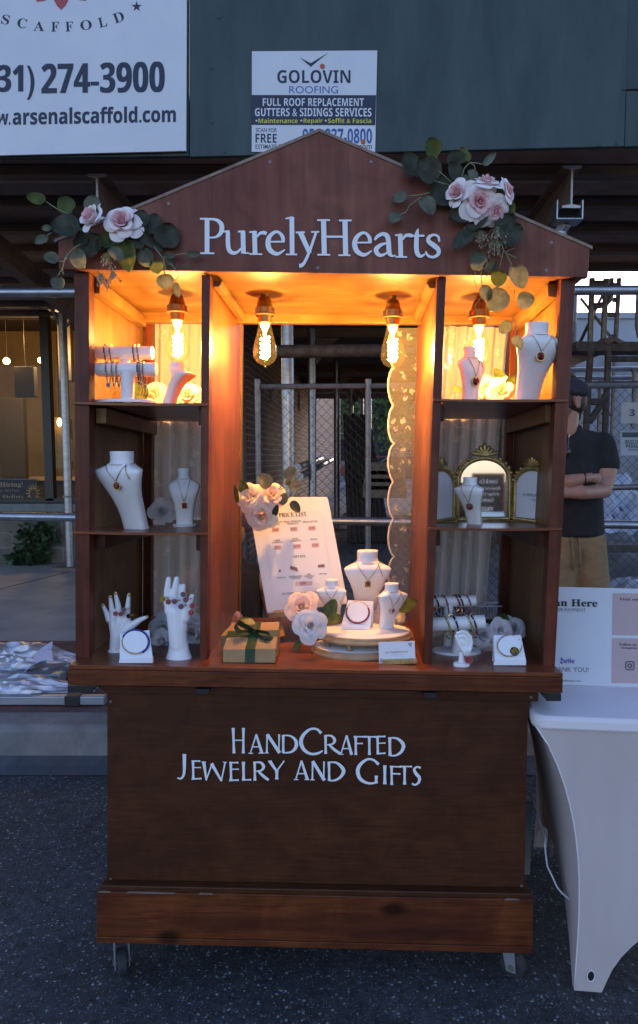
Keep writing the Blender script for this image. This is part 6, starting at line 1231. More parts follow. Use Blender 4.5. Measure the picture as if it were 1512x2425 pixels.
ew.prism([E_(x, y, 4) for x, y in ol_], (0, 14 * ke, 0))
for p_, q_ in (((330, 1500), (362, 1498)), ((362, 1498), (382, 1520)), ((382, 1520), (384, 1555)), ((384, 1555), (372, 1580)), ((345, 1535), (360, 1550))): capsule(ew, E_(*p_, 2), 9 * ke, E_(*q_, 2), 8 * ke, 8)
capsule(ew, E_(382, 1600, -2), 17 * ke, E_(376, 1590, -2), 16 * ke, 8)
blob('ear_shell', ew, M['porcelain'], eo, .0011, 3)
er = thing('rose_earring', 'pink rose earring hanging from the white display ear', 'earring', pz(ZR, 393, 1620, eY - .012)); MB().tube([pz(ZR, 386, 1592, eY - .008), pz(ZR, 396, 1605, eY - .012), pz(ZR, 394, 1635, eY - .012)], .0007, 5).build('hook', M['gold'], er, 60)
q = MB(); mini_rose(q, pz(ZR, 393, 1653, eY - .012), 29 * ke, (0, -1, .1)); q.build('rose_drop', M['pink_resin'], er, 60)
bcard(ZR, 1.6913, ((557, 1492), (738, 1492), (771, 1656), (563, 1656)), 1690, 'C', 'sloping white card holding a gold bracelet with a dark charm', (660, 1562, 80, 70), (('gold_chain', 'gold', 1, 44, .0013),), 'gold chain bracelet with a yellow flower charm on the right card', (692, 1600, 29))
for x, y, Y, r_, mt, lb, lf in ((480, 1490, 2.13, .036, 'rose_white', 'grey white fabric rose beside the padded bars in the right lower bay', None), (600, 1460, 2.13, .034, 'rose_pink', 'pale pink fabric rose behind the gold bracelet card', None), (682, 1450, 2.20, .036, 'rose_white', 'grey white fabric rose with big green leaves behind the gold bracelet card', [(zr(590, 1430, 2.2), zr(632, 1345, 2.2), .05, (.2, -1, .3)), (zr(570, 1450, 2.19), zr(500, 1390, 2.19), .035, (-.2, -1, .4))])): shelf_rose(zr(x, y, Y), r_, (.1, -1, .4), (mt, mt), lb, lf)
ab = thing('clear_rack', 'clear ribbed plastic rack behind the bracelet bars', 'rack', zr(530, 1375, 2.26)); q = MB()
for i in range(9): x = 452 + i * 19; q.bar(zr(x, 1372, 2.26), zr(x, 1300, 2.26), .004, .004)
q.build('rib_row', M['acrylic'], ab); q = MB().tube([zr(450, 1300, 2.26), zr(470, 1276, 2.30), zr(590, 1276, 2.30), zr(612, 1300, 2.26)], .002, 6, True); q.build('rim', M['steel'], ab, 60)
#--PART5--
# ================================================================ FLOWER SWAGS ON THE GABLE
def swag(label, zf_, s_, leaves, roses, stems, berries, Y, rnd, org):
    o = thing('flower_swag', label, 'flower swag', pz(zf_, *org, YG)); k = Y / F / (s_ * 1.6495)
    for i, (x0, y0, x1, y1, w, mt) in enumerate(leaves):
        dy = rnd.uniform(-.012, .012); dt = rnd.uniform(-.022, .022)
        if y0 > (900 if s_ > 2.2 else 640): dy -= .006
        q = MB(); leafmesh(q, pz(zf_, x0, y0, Y + dy), pz(zf_, x1, y1, Y + dy + dt), w * k, (rnd.uniform(-.5, .5), -1, rnd.uniform(-.25, .55)), cup=.10, fold=.16, rnd=rnd); q.build('leaf', M['leaf_' + mt], o, 180)
    for x, y, r, ax, mt, lay in roses: rose(o, 'rose', pz(zf_, x, y, Y - .012), r * k, ax, mt, rnd, lay=lay)
    for st in stems: MB().tube([pz(zf_, x, y, Y - .006) for x, y in st], 4.2 * k, 6).build('stem', M['stem'], o, 180)
    for cx, cy, n, sp in berries:
        q = MB(); r0 = pz(zf_, cx, cy - sp * 1.1, Y - .008); st = MB()
        for _ in range(n):
            p = pz(zf_, cx + rnd.gauss(0, sp * .5), cy + rnd.gauss(0, sp * .42), Y - .012 + rnd.uniform(-.012, .012)); q.ball(p, rnd.uniform(5, 8.5) * k, 7, (1, 1, 1.35)); st.tube([r0, (r0 + p) / 2 + V((0, -.003, .003)), p], 1.7 * k, 4)
        b = q.build('berry_cluster', M['berry'], o, 180); st.build('berry_stems', M['stem'], b, 60)
    return o
OPEN = ((3, .30, .62, 1.15, .08), (4, .52, .58, 1.0, .2), (4, .78, .46, .9, .32), (5, 1.05, .25, .85, .4))
BUD = ((3, .34, .95, 1.2, .03), (3, .52, .95, 1.15, .06), (4, .70, .85, .95, .14), (4, .92, .55, .85, .3))
rs_ = random.Random(21); PK = ('rose_pink_in', 'rose_pink')
swag('flower swag of pink roses and eucalyptus at the lower end of the gable, left', GL, 2.1296,
 [(195, 185, 35, 140, 100, 'green'), (410, 285, 320, 160, 150, 'green'), (575, 290, 600, 135, 135, 'grey'), (480, 440, 235, 400, 235, 'dark'), (240, 410, 158, 405, 52, 'grey'), (218, 488, 103, 522, 72, 'grey'), (640, 465, 530, 650, 170, 'dark'), (430, 602, 520, 748, 142, 'grey'), (297, 682, 170, 648, 115, 'grey'), (285, 810, 305, 928, 112, 'grey'),
  (800, 500, 618, 545, 140, 'green'), (850, 500, 892, 778, 160, 'green'), (735, 575, 830, 695, 110, 'grey'), (915, 440, 992, 590, 118, 'dark'), (990, 585, 1075, 725, 150, 'grey'), (1105, 670, 1125, 795, 115, 'green'), (955, 400, 1010, 265, 125, 'dark'), (1040, 460, 1115, 295, 125, 'dark'), (1165, 570, 1235, 372, 205, 'dark'), (935, 420, 1180, 600, 80, 'dark'), (1168, 640, 1275, 628, 56, 'grey'), (1368, 622, 1478, 620, 54, 'grey'), (1190, 655, 1250, 712, 62, 'grey'), (1170, 792, 1205, 920, 142, 'grey'), (1262, 855, 1295, 985, 66, 'grey'), (560, 480, 430, 540, 120, 'dark'), (700, 470, 620, 600, 120, 'dark')],
 [(625, 345, 118, (-.6, -.8, .35), PK, BUD), (835, 375, 128, (.1, -1, .25), PK, None)],
 [[(190, 185), (290, 250), (392, 292)], [(242, 445), (208, 462), (205, 490)], [(480, 540), (420, 575), (350, 655), (330, 740), (285, 812)], [(298, 685), (350, 680)], [(430, 575), (437, 612)], [(1090, 560), (1170, 660), (1185, 740), (1175, 795)], [(1230, 700), (1275, 760), (1298, 800), (1265, 850)], [(1275, 630), (1330, 620), (1372, 622)], [(330, 735), (332, 790)]],
 [(705, 690, 26, 70), (650, 850, 24, 60), (750, 820, 22, 55), (700, 880, 14, 40)], 1.885, rs_, (700, 560))
swag('flower swag of open pink roses and eucalyptus hanging from the gable slope, right', GR, 2.3262,
 [(478, 210, 400, 45, 158, 'green'), (300, 405, 190, 185, 185, 'dark'), (470, 440, 310, 240, 235, 'dark'), (660, 300, 625, 155, 175, 'dark'), (690, 425, 590, 270, 155, 'dark'), (772, 262, 700, 132, 95, 'green'), (908, 292, 1020, 175, 66, 'grey'), (790, 335, 825, 472, 88, 'grey'), (945, 385, 935, 518, 55, 'grey'), (690, 400, 800, 440, 66, 'grey'), (630, 510, 425, 600, 280, 'dark'), (350, 590, 440, 755, 145, 'grey'), (212, 605, 78, 595, 122, 'grey'), (150, 738, 62, 825, 112, 'grey'), (790, 690, 590, 780, 225, 'dark'), (920, 720, 780, 910, 190, 'dark'), (805, 890, 640, 1070, 155, 'dark'), (1000, 880, 1185, 755, 155, 'dark'), (1065, 1010, 1245, 850, 205, 'dark'), (1030, 440, 1085, 610, 95, 'green'), (1075, 612, 1182, 735, 125, 'green'), (875, 1255, 850, 1065, 155, 'grey'), (935, 1170, 1015, 1255, 125, 'dark'), (1050, 1250, 1030, 1400, 145, 'green'), (1160, 1215, 1255, 1418, 195, 'grey'), (888, 1380, 955, 1525, 115, 'grey'), (1110, 1430, 970, 1625, 230, 'grey'), (1203, 1525, 1368, 1515, 155, 'grey'), (1152, 1718, 1045, 1808, 115, 'grey'), (1185, 1848, 1245, 1975, 105, 'grey'), (870, 700, 760, 760, 120, 'dark'), (560, 470, 620, 640, 140, 'dark')],
 [(925, 480, 125, (.1, -.55, .9), ('rose_pink_in', 'rose_pink'), OPEN), (1105, 530, 100, (.9, -.6, .3), PK, OPEN), (690, 560, 108, (-.7, -1, .1), PK, BUD), (870, 640, 155, (.05, -1, -.1), PK, OPEN), (1000, 705, 110, (.3, -1, -.5), PK, OPEN)],
 [[(475, 205), (492, 262)], [(500, 345), (560, 395), (622, 450)], [(460, 432), (520, 450), (600, 472)], [(200, 576), (270, 566), (330, 560), (420, 540)], [(148, 740), (200, 718), (235, 655), (340, 580)], [(708, 392), (735, 315), (782, 268), (850, 272), (910, 285)], [(782, 268), (820, 290), (835, 330)], [(962, 1130), (950, 1280), (900, 1352)], [(1100, 1070), (1160, 1190), (1142, 1240)], [(1088, 1070), (1048, 1240)], [(1188, 1415), (1182, 1545)], [(1135, 1390), (1105, 1440)], [(1150, 1720), (1188, 1690), (1200, 1780), (1190, 1850)], [(1105, 1078), (1190, 1042)], [(1110, 1090), (1210, 1135)], [(885, 1250), (890, 1392)], [(832, 1258), (820, 1330), (850, 1440)], [(740, 850), (690, 925)], [(880, 1500), (830, 1570), (850, 1660)]],
 [(880, 965, 34, 75), (1030, 930, 40, 75), (1010, 1060, 44, 80), (1060, 1040, 20, 60)], 1.885, rs_, (880, 700))

# ================================================================ THE TABLE BESIDE THE CART
ty = R(-6); tu, tv = V((math.cos(ty), math.sin(ty), 0)), V((-math.sin(ty), math.cos(ty), 0)); t0 = V((.513, 1.885, 0)); TH = .72
tb = thing('covered_table', 'folding table under a tight white stretch cover beside the cart', 'table', t0 + tu * .9 + tv * .38)
def tp_(u, v, z): return t0 + tu * u + tv * v + V((0, 0, z))
def rr2(r, n=8):
    out = []
    for cx, cy, a0 in ((1.83 - r, r, -90), (1.83 - r, .76 - r, 0), (r, .76 - r, 90), (r, r, 180)):
        for i in range(n + 1): a = R(a0 + 90 * i / n); out.append((cx + r * math.cos(a), cy + r * math.sin(a)))
    return out
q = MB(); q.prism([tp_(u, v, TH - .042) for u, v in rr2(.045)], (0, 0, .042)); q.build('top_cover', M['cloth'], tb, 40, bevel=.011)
def fz(s, h): return -.10 + h * (math.sin(math.pi * s) ** .55 if 0 < s < 1 else 0)
def skirt(a0, a1, f0, f1, h, name, nu=60, nv=26, g0=None, g1=None):
    cen = lambda u: tu * (-1 if (g0 if u < .5 else g1) else 1)
    n = (a1 - a0).cross(V((0, 0, 1))).normalized()
    def f(u, v):
        t = a0 * (1 - u) + a1 * u; e = .055; s = max(0, min(1, (u - e) / (1 - 2 * e))); b = f0 * (1 - u) + f1 * u; b = V((b.x, b.y, fz(s, h))); p = t * (1 - v) + b * v; bw = .068 * math.sin(math.pi * v ** .75) * (abs(2 * u - 1) ** 2.2); p = p + cen(u) * bw; w = math.sin(math.pi * v) * math.sin(math.pi * u)
        return p - n * (.014 * w) + V((0, 0, 0))
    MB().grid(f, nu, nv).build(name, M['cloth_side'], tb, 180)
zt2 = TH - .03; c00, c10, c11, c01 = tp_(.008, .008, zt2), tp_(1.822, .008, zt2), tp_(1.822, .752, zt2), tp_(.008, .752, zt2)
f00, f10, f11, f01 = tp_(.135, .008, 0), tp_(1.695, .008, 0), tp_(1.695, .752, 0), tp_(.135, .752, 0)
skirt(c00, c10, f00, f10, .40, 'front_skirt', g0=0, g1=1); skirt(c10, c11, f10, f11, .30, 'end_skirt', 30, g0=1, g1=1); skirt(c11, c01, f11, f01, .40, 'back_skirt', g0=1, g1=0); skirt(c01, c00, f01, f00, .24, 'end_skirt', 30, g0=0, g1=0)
MB().tube([c00 * (1 - t) + (f00 + V((0, 0, -.095))) * t + tu * (.068 * math.sin(math.pi * t ** .75)) for t in [i / 14 for i in range(15)]], .0022, 6).build('corner_seam', M['cloth'], tb, 180)
MB().lathe([(.015, 0), (.0148, .002)], f00 + V((.045, -.006, -.05)), (-.1, -1, -.1), 20, sx=.6, sy=1.0, e1=(1, 0, 0)).build('foot_loop', M['plastic_black'], tb)
MB().tube([f00 + V((.045, -.007, -.05)) + V((.011 * math.cos(a), 0, .017 * math.sin(a))) for a in [i * .3142 for i in range(20)]], .0018, 6, True).build('foot_hem', M['cloth'], tb, 180)
for u, v in ((.19, .05), (1.64, .05), (.19, .70), (1.64, .70)): MB().tube([tp_(u, v, -.10), tp_(u, v, TH - .05)], .012, 8).build('leg', M['old_steel'], tb, 40)
# payment board
pbY = P(1512, 1624, 2.14); pay = thing('payment_board', 'white payment board with pink panels standing on the covered table', 'sign', P(1400, 1622, 2.145))
py_ = R(-4); pu = V((math.cos(py_), math.sin(py_), 0)); pn_ = V((math.sin(py_), -math.cos(py_), 0)); p0_ = P(1400, 1622, 2.145)
def pg(x, y, l=0): return hit(*SG(x, y), p0_, pn_) + pn_ * (l)
MB().prism([pg(440, 1296), pg(1900, 1345), pg(1900, 165), pg(440, 130)], -pn_ * .006).build('board', M['sign_white'], pay, bevel=.0008)
q = MB(); q.poly([pg(1200, 706, .0008), pg(1860, 716, .0008), pg(1860, 212, .0008), pg(1206, 205, .0008)]); q.poly([pg(1192, 1278, .0008), pg(1860, 1295, .0008), pg(1860, 752, .0008), pg(1198, 742, .0008)]); q.build('pink_panels', M['pink_card'], pay)
def st_(mb, s_, x0, x1, yb, yt, style='serif', off=0): mb.text(s_, [pg(x0, yb, .0016), pg(x1, yb + (x1 - x0) * .02, .0016), pg(x1, yt + (x1 - x0) * .02, .0016), pg(x0, yt, .0016)], style, off)
b = MB(); st_(b, 'Scan Here', 360, 1025, 356, 268, 'serif', .012); b.build('heading_lettering', M['ink'], pay)
b = MB(); st_(b, 'FOR PAYMENT', 508, 886, 420, 380, ''); st_(b, 'THANK YOU!', 445, 918, 1140, 1082, ''); st_(b, 'www.PurelyHearts.com', 440, 828, 1262, 1236, 'serif'); b.build('grey_lettering', M['greyink'], pay)
b = MB(); st_(b, 'Zelle', 576, 750, 1040, 985, 'bold'); b.poly([pg(590 + dx, 975 + dy, .0017) for dx, dy in ((0, 0), (12, 0), (12, 15), (0, 15))]); b.poly([pg(590 + dx, 1037 + dy, .0017) for dx, dy in ((0, 0), (12, 0), (12, 15), (0, 15))]); b.build('logo_lettering', M['purpleprint'], pay)
b = MB(); st_(b, 'Visit our Website', 1282, 1790, 290, 258, 'serif'); st_(b, 'Follow us on', 1285, 1560, 832, 800, 'serif'); st_(b, 'instagram', 1308, 1500, 876, 842, 'serif'); b.build('panel_lettering', M['ink'], pay)
q = MB(); 
def rsq(cx, cy, h, r): return [pg(cx + sx * (h - r) + r * math.cos(R(a0 + i * 22.5)), cy + sy * (h - r) + r * math.sin(R(a0 + i * 22.5)), .003) for sx, sy, a0 in ((1, 1, 0), (-1, 1, 90), (-1, -1, 180), (1, -1, 270)) for i in range(5)]
q.tube(rsq(1410, 1070, 48, 18), .0012, 5, True); q.tube([pg(1410 + 22 * math.cos(i * .3927), 1070 + 22 * math.sin(i * .3927), .003) for i in range(16)], .0012, 5, True); q.build('camera_icon', M['ink'], pay, 60)
MB().prism([pg(700, 1300, -.006), pg(800, 1300, -.006), pg(780, 500, -.006)], -pn_ * .05).build('rear_strut', M['card_white'], pay)
# cable hanging from the cart to the table
pts = [(145, 215, 2.30), (195, 285, 2.22), (235, 400, 2.15), (270, 520, 2.1), (300, 620, 2.06), (322, 672, 2.03), (312, 720, 2.02), (320, 800, 2.01), (338, 935, 2.0), (385, 1030, 1.99), (430, 1130, 1.98), (475, 1185, 1.97), (520, 1220, 1.96), (570, 1275, 1.97)]
o = tag(MB().tube([P(*TC(x, y), Y) for x, y, Y in pts], .0028, 6).build('power_cable', M['white_cable'], None, 180, origin=P(*TC(145, 215), 2.3)), 'thin white cable hanging from the cart toward the covered table', 'cable')
q = P(*TC(150, 1010), 2.42); tag(MB().prism([P(*TC(120, 1012), 2.42), P(*TC(172, 1012), 2.42), P(*TC(205, 340), 2.42), P(*TC(135, 330), 2.42)], (0, .02, 0)).build('grey_board', M['grey_plank'], None, bevel=.002, origin=q), 'narrow grey board upright behind the cart beside the table cover', 'board')

# ================================================================ PEOPLE
def squash(mb, Y0, k):
    for v in mb.v: v.y = Y0 + (v.y - Y0) * k
    return mb
MY = 3.92; kz = MY / F / (3.369 * 1.6495)
man = thing('person', 'man in black T-shirt, tan shorts and flat cap with folded arms behind the table', 'person', V((P(*MN(330, 1660), MY).x, MY, .063)))
mx = lambda x, y, d=0: pz(MN, x, y, MY + d)
# body skin: neck, arms, legs in one continuous mesh, head included
hd = pz(BG, 425, 2060, MY + .0) + V((-.062, 0, 0)); fd = V((-.95, -.32, -.04)).normalized(); sd = V((.32, -.95, 0)).normalized(); Z = V((0, 0, 1))
bd = MB()
bd.ball(hd + Z * .015 - fd * .012, .098, 18, (.98, .86, 1.02)); capsule(bd, hd + fd * .035 - Z * .01, .072, hd + fd * .045 - Z * .075, .058); capsule(bd, hd + fd * .055 - Z * .09, .045, hd + fd * .068 - Z * .115, .032)
capsule(bd, hd + fd * .085 + Z * .005, .016, hd + fd * .112 - Z * .035, .014); capsule(bd, hd + fd * .095 - Z * .068, .014, hd + fd * .09 - Z * .078, .014)
for s in (-1, 1): capsule(bd, hd + fd * .075 + sd * s * .03 + Z * .018, .016, hd + fd * .06 + sd * s * .05 + Z * .012, .016)
capsule(bd, hd - Z * .06 - fd * .02, .060, mx(225, 300), .058)
capsule(bd, mx(225, 290, .02), .058, mx(200, 420, .04), .07)
capsule(bd, mx(715, 520, .01), 110 * kz, mx(725, 820, -.03), 148 * kz); capsule(bd, mx(725, 820, -.03), 148 * kz, mx(705, 1060, -.08), 102 * kz); capsule(bd, mx(705, 1070, -.08), 98 * kz, mx(420, 1095, -.23), 88 * kz); capsule(bd, mx(420, 1095, -.23), 88 * kz, mx(60, 1085, -.25), 70 * kz); capsule(bd, mx(60, 1085, -.25), 62 * kz, mx(-80, 1000, -.20), 60 * kz)
capsule(bd, mx(-80, 520, .01), 110 * kz, mx(-90, 830, -.03), 150 * kz); capsule(bd, mx(-90, 830, -.03), 140 * kz, mx(-60, 1020, -.10), 108 * kz); capsule(bd, mx(-60, 1010, -.10), 105 * kz, mx(240, 950, -.24), 95 * kz); capsule(bd, mx(240, 950, -.24), 95 * kz, mx(430, 905, -.24), 66 * kz); capsule(bd, mx(430, 905, -.24), 62 * kz, mx(540, 890, -.20), 60 * kz)
for i, (fx, fy) in enumerate(((640, 850), (660, 885), (655, 920), (640, 950))): capsule(bd, mx(540, 870 + 22 * i, -.20), .011, mx(fx, fy, -.155), .009, 8)
for i in range(4): capsule(bd, mx(-80, 960 + 24 * i, -.20), .011, mx(-180, 940 + 26 * i, -.13), .009, 8)
capsule(bd, mx(330, 500, .02), .08, mx(330, 1500, .02), .08)
for s, x in ((1, 600), (-1, 130)):
    hip = mx(330 + s * 170, 1750); kn_ = V((mx(x, 2000).x, MY - .01, .50)); an_ = V((kn_.x, MY + .01, .145)); capsule(bd, hip, .06, kn_, .058); capsule(bd, kn_, .058, kn_ * .55 + an_ * .45 + V((0, .015, 0)), .062); capsule(bd, kn_ * .5 + an_ * .5 + V((0, .012, 0)), .06, an_, .042); capsule(bd, an_, .042, an_ + V((0, -.08, -.04)), .036)
blob('body', bd, M['skin'], man, .007, 4)
er_ = MB(); ec = hd + sd * .080 - fd * .012 - Z * .022; er_.lathe([(.002, .0), (.034, .004), (.036, .010), (.030, .015), (.022, .011), (.004, .009)], ec, (sd - fd * .35), 18, sx=.66, sy=1.0, e1=fd); er_.build('ear', M['skin'], man, 180)
ey = MB()
for s in (-1, 1): ey.ball(hd + fd * .080 + sd * s * .031 + Z * .0, .0085, 10)
ey.build('eyes', M['card_white'], man, 180)
hr = MB(); hr.ball(hd - fd * .034 - Z * .012, .094, 18, (.94, .86, .98)); capsule(hr, hd - fd * .075 - Z * .03, .034, hd - fd * .062 - Z * .10, .036); capsule(hr, hd + sd * .062 + fd * .022 + Z * .02, .024, hd + sd * .066 + fd * .018 - Z * .045, .012)
blob('hair', hr, M['hair'], man, .006, 3)
be = MB(); capsule(be, hd + sd * .052 + fd * .022 - Z * .065, .018, hd + fd * .06 + sd * .036 - Z * .118, .026); capsule(be, hd - sd * .052 + fd * .022 - Z * .065, .018, hd + fd * .06 - sd * .036 - Z * .118, .026); capsule(be, hd + fd * .07 - sd * .03 - Z * .118, .030, hd + fd * .07 + sd * .03 - Z * .118, .030); capsule(be, hd + fd * .096 - sd * .025 - Z * .054, .010, hd + fd * .096 + sd * .025 - Z * .054, .010)
blob('beard', be, pm('stubble', (.12, .07, .055), (.17, .10, .08), (200, 200, 200), rough=.8), man, .006, 2)
cpm = MB(); cc = hd + Z * .052 - fd * .005
cpm.ball(cc - fd * .012, .112, 18, (1.0, .94, .62)); capsule(cpm, cc - fd * .075 - Z * .012, .048, cc - fd * .088 - Z * .055, .030); capsule(cpm, cc + fd * .08 - Z * .002, .045, cc + fd * .12 - Z * .018, .028)
for s in (-1, 1): capsule(cpm, cc + sd * s * .085 - Z * .012 + fd * .03, .022, cc + sd * s * .078 - Z * .02 - fd * .06, .026)
blob('flat_cap', cpm, M['cap'], man, .006, 5)
sh = MB(); capsule(sh, mx(330, 560), 300 * kz, mx(330, 760), 330 * kz, 20); capsule(sh, mx(20, 480), 165 * kz, mx(650, 480), 165 * kz, 16); capsule(sh, mx(330, 760), 345 * kz, mx(330, 1640), 385 * kz, 20)
squash(sh, MY, .70)
sh2 = MB(); capsule(sh2, mx(690, 450, .01), 165 * kz, mx(735, 720, -.02), 178 * kz, 16); capsule(sh2, mx(-30, 450, .01), 165 * kz, mx(-85, 720, -.02), 178 * kz, 16); capsule(sh2, mx(315, 292, .01), 122 * kz, mx(330, 420, .01), 155 * kz, 16); capsule(sh2, mx(400, 330, .02), 90 * kz, mx(640, 440, .01), 140 * kz, 14); capsule(sh2, mx(250, 330, .02), 90 * kz, mx(20, 440, .01), 140 * kz, 14); sh.add(sh2.v, sh2.f)
# hem and sleeve openings are cut flat before the pieces are fused
def clampz(mb, z): 
    for v in mb.v: v.z = max(v.z, z)
clampz(sh, mx(330, 1662).z)
for v in sh.v:
    if v.x > mx(600, 700).x and v.z < mx(700, 778).z and v.z > mx(700, 1010).z: v.z = mx(700, 778).z
blob('shirt', sh, M['fabric_black'], man, .008, 5)
so_ = MB(); capsule(so_, mx(160, 1720), 235 * kz, mx(500, 1720), 235 * kz, 16)
for s, x in ((1, 610), (-1, 110)): capsule(so_, mx(330 + s * 165, 1760), 235 * kz, V((mx(x, 2300).x, MY, .56)), 215 * kz, 18)
squash(so_, MY, .92); clampz(so_, .54); blob('shorts', so_, M['khaki'], man, .008, 5)
for x0, x1, y1 in ((285, 303, 2120), (378, 391, 2070)):
    MB().tube([mx(x0, 1672, -.10), mx(x0 + 10, 1800, -.112), mx(x1, 1950, -.112), mx(x1, y1, -.108)], .006, 6).build('drawstring', M['khaki'], man, 180)
for s, x in ((1, 600), (-1, 130)):
    c = V((mx(x, 2000).x, MY, .063)); q = MB(); capsule(q, c + V((0, .06, .045)), .044, c + V((0, -.14, .04)), .042); capsule(q, c + V((0, .02, .07)), .045, c + V((0, -.04, .07)), .045); clampz(q, .064); blob('shoe', q, M['fabric_black'], man, .006, 3)
q = MB().tube([mx(455 + 22 * math.cos(a) * .6, 905 + 62 * math.sin(a), -.24 - .025 * math.cos(a)) for a in [i * .3142 for i in range(20)]], .0045, 6, True); tag(q.build('wrist_bracelet', M['black_resin'], None, 180, origin=mx(455, 905, -.24)), 'dark bead bracelet on the wrist of the man with folded arms', 'bracelet')
q = MB().tube([mx(240, 330, -.16), mx(228, 420, -.20), mx(222, 560, -.21), mx(214, 640, -.21)], .007, 6); q.ball(mx(245, 560, -.215), .02, 10, (.5, .3, 1.3)); tag(q.build('sunglasses', M['black_resin'], None, 180, origin=mx(240, 330, -.16)), 'folded dark sunglasses hanging at the man\'s collar', 'sunglasses')
# seated person glimpsed behind the price list
SX, SYp = P(594, 1330, 3.1).x, 3.1
sp_ = thing('person', 'person in a black sleeveless top sitting behind the price list, mostly hidden', 'person', (SX, SYp, GZ)); at_ = lambda x, y, z: V((SX + x, SYp + y, z - .11))
bd = MB(); bd.ball(at_(-.10, .02, 1.24), .095, 16, (.85, .95, 1.1)); capsule(bd, at_(-.10, -.03, 1.20), .06, at_(-.10, -.05, 1.14), .045); capsule(bd, at_(-.10, .02, 1.16), .05, at_(-.10, .03, 1.05), .055); capsule(bd, at_(-.10, -.085, 1.21), .012, at_(-.10, -.09, 1.19), .012)
capsule(bd, at_(-.26, .03, 1.00), .07, at_(.08, .03, 1.00), .07); capsule(bd, at_(-.10, .03, .95), .13, at_(-.10, .02, .55), .13)
for s, ex in ((1, .12), (-1, -.34)):
    capsule(bd, at_(ex - s * .04, .03, 1.00), .055, at_(ex, .0, .78), .045); capsule(bd, at_(ex, .0, .78), .043, at_(ex + s * .01, -.20, .60), .03); capsule(bd, at_(ex + s * .01, -.20, .60), .03, at_(ex, -.27, .57), .03)
    for i in range(4): capsule(bd, at_(ex - .024 + .016 * i, -.27, .575), .010, at_(ex - .026 + .018 * i, -.33, .55), .008, 8)
    capsule(bd, at_(-.10 + s * .09, 0, .50), .085, at_(-.10 + s * .13, -.40, .50), .065); capsule(bd, at_(-.10 + s * .13, -.40, .50), .06, at_(-.10 + s * .13, -.38, .10), .042); capsule(bd, at_(-.10 + s * .13, -.38, .08), .04, at_(-.10 + s * .13, -.50, .045), .035)
blob('body', bd, M['skin'], sp_, .008, 4)
sh = MB(); capsule(sh, at_(-.10, .03, .97), .15, at_(-.10, .02, .56), .155, 16); capsule(sh, at_(-.20, .03, 1.00), .085, at_(.00, .03, 1.00), .085); blob('top', sh, M['fabric_black'], sp_, .009, 4)
sh = MB()
for s in (1, -1): capsule(sh, at_(-.10 + s * .09, .02, .50), .105, at_(-.10 + s * .13, -.38, .50), .082); capsule(sh, at_(-.10 + s * .13, -.40, .50), .076, at_(-.10 + s * .13, -.385, .16), .06)
blob('trousers', sh, M['fabric_black'], sp_, .009, 4)
sh = MB(); sh.ball(at_(-.10, .035, 1.265), .105, 16, (.86, .92, 1.02)); capsule(sh, at_(-.10, .09, 1.22), .06, at_(-.10, .09, 1.02), .05); blob('hair', sh, pm('auburn_hair', (.07, .025, .015), (.04, .015, .01), (90, 90, 90)), sp_, .008, 3)
ch = thing('folding_stool', 'dark folding stool under the seated person behind the cart', 'stool', (SX - .1, SYp, GZ)); MB().box((SX - .1, SYp + .02, .305), (.36, .36, .03)).build('seat', M['plastic_black'], ch, bevel=.005)
for x, y in ((-.16, -.14), (.16, -.14), (-.16, .16), (.16, .16)): MB().tube([(SX - .1 + x, SYp + .02 + y, .29), (SX - .1 - x * .9, SYp + .02 + y, GZ)], .011, 8).build('leg', M['old_steel'], ch, 40)

# ================================================================ FOLDED CANOPIES ON THE KERB
from mathutils import noise as NZ
def crumple(x0, x1, y, z0, ry, rz, seed, name, mat, parent, nu=60, nv=18, amp=.035, close=True):
    def f(u, v):
        x = x0 + (x1 - x0) * u; a = math.pi * (v * 1.3 - .15); e = min(1, 7 * (1 - u) + .15)
        p = V((x * 2.4 + seed, math.cos(a) * 1.9, math.sin(a) * 1.9)); n1 = NZ.noise(p) * .55 + .40 * (1 - 2.6 * abs(NZ.noise(p * 1.9 + V((3, 1, 2))))) + .08 * (1 - 2.6 * abs(NZ.noise(p * 4.3)))
        r = .9 + n1 * .42
        return V((x + .03 * NZ.noise(p * 1.7 + V((9, 0, 0))), y - math.cos(a) * ry * r * e, max(.062, z0 + math.sin(a) * rz * r * e + amp * .5 * NZ.noise(p * 3.0))))
    return MB().grid(f, nu, nv)  .build(name, mat, parent, 50)
q0 = ground(*LW(0, 1890), .137)
cy1 = 3.86; cx1 = P(*LW(800, 1800), cy1).x
cn1 = thing('folded_canopy', 'folded canopy frame with silver cloth lying nearest on the kerb', 'folded canopy', (-2.4, cy1, .06), 'folded market canopies')
for (x_, y_, z_, w_, h_, nm) in ((P(*LW(915, 1850), 3.76).x, 3.76, .092, .05, .050, 'frame_leg'), (P(*LW(640, 1800), 3.84).x, 3.85, .092, .06, .05, 'frame_leg'), (P(*LW(560, 1720), 3.92).x, 3.96, .094, .06, .05, 'frame_leg')):
    MB().bar((-4.2, y_, z_), (x_, y_, z_), w_, h_).build(nm, M['alu'], cn1, bevel=.006)
x_ = P(*LW(640, 1850), 3.76).x; MB().box((x_, 3.757, .092), (.085, .06, .058)).build('leg_bracket', M['plastic_black'], cn1, bevel=.004)
crumple(-4.2, cx1, 3.90, .10, .11, .075, 3, 'silver_cloth', M['foil'], cn1, 260, 40)
cn2 = thing('folded_canopy', 'folded canopy bundle with silver and lilac cloth heaped behind the nearest one', 'folded canopy', (-2.4, 4.2, .06), 'folded market canopies')
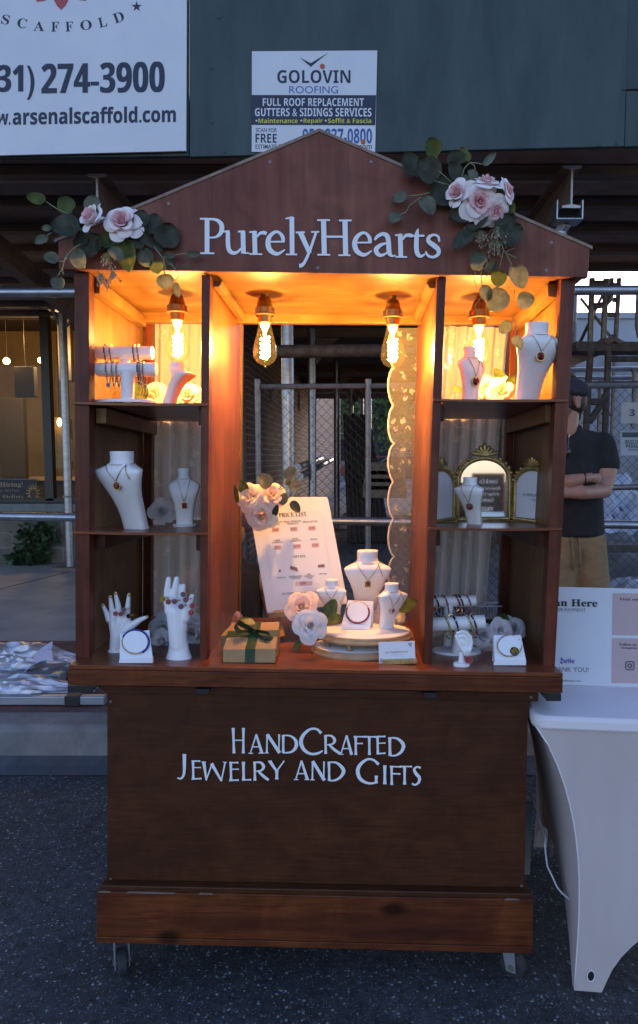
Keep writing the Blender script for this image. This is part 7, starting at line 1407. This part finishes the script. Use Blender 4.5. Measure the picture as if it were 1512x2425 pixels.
for y_, z_, w_ in ((4.06, .112, .09), (4.26, .115, .12), (4.40, .115, .12)): MB().bar((-4.2, y_, z_), (P(*LW(600, 1660), 4.15).x, y_, z_), w_, .085).build('frame_leg', M['alu'], cn2, bevel=.008)
crumple(-4.2, P(*LW(690, 1560), 4.2).x, 4.27, .15, .17, .125, 11, 'silver_cloth', M['foil'], cn2, 260, 44)
def lil(u, v):
    x = 150 + 310 * u; y0 = 1590 - 120 * u - 90 * math.sin(2.2 * u); p = P(*LW(x, y0 + 100 * (1 - v) - 60 * v * u), 4.08 + .10 * v); return p + V((0, -.02 * math.sin(6 * u + 3 * v), .015 * math.sin(9 * v + 4 * u)))
MB().grid(lil, 14, 10).build('lilac_flap', M['lilac_cloth'], cn2, 180)
# ================================================================ CHALKBOARD ACROSS THE STREET (seen in the mirror)
mc = P(*ZR(520, 575), Ym); inc = (mc - CAM).normalized(); rfl = V((inc.x, -inc.y, inc.z)); CHB = mc + rfl * 6.0; CHB.z -= .75; kc = .52
cb2 = thing('chalkboard_sign', 'wood framed chalkboard stand mirrored in the folding gold mirror', 'chalkboard', CHB)
cw, chh = .62, .95; cbp = lambda x, z, l=0: CHB + V((-x * kc, l, .75 + (z - .75) * kc))
MB().box(cbp(0, .75), (cw * kc, .02, chh * kc)).build('board', M['chalk'], cb2)
q = MB(); 
for sx in (-1, 1): q.bar(cbp(sx * (cw / 2 + .03), 1.28), V((CHB.x - sx * (cw / 2 + .03) * kc, CHB.y, GZ)), .04, .03)
q.box(cbp(0, .75 + chh / 2 + .03), ((cw + .12) * kc, .042, .03)); q.box(cbp(0, .75 - chh / 2 - .03), ((cw + .12) * kc, .042, .03)); q.build('wood_frame', M['base_wood'], cb2, bevel=.003)
b = MB()
for s_, x0, x1, z0, h in (('Luna & Co', -.2, .2, 1.06, .09), ('Botanical Soap', -.26, .26, .90, .07), ('& Sugar Scrub', -.24, .24, .77, .07), ('Candles', -.12, .16, .64, .07), ('FREE', -.1, .16, .42, .09)): b.text(s_, [cbp(x0, z0, .012), cbp(x1, z0, .012), cbp(x1, z0 + h, .012), cbp(x0, z0 + h, .012)])
b.build('chalk_lettering', M['card_white'], cb2)
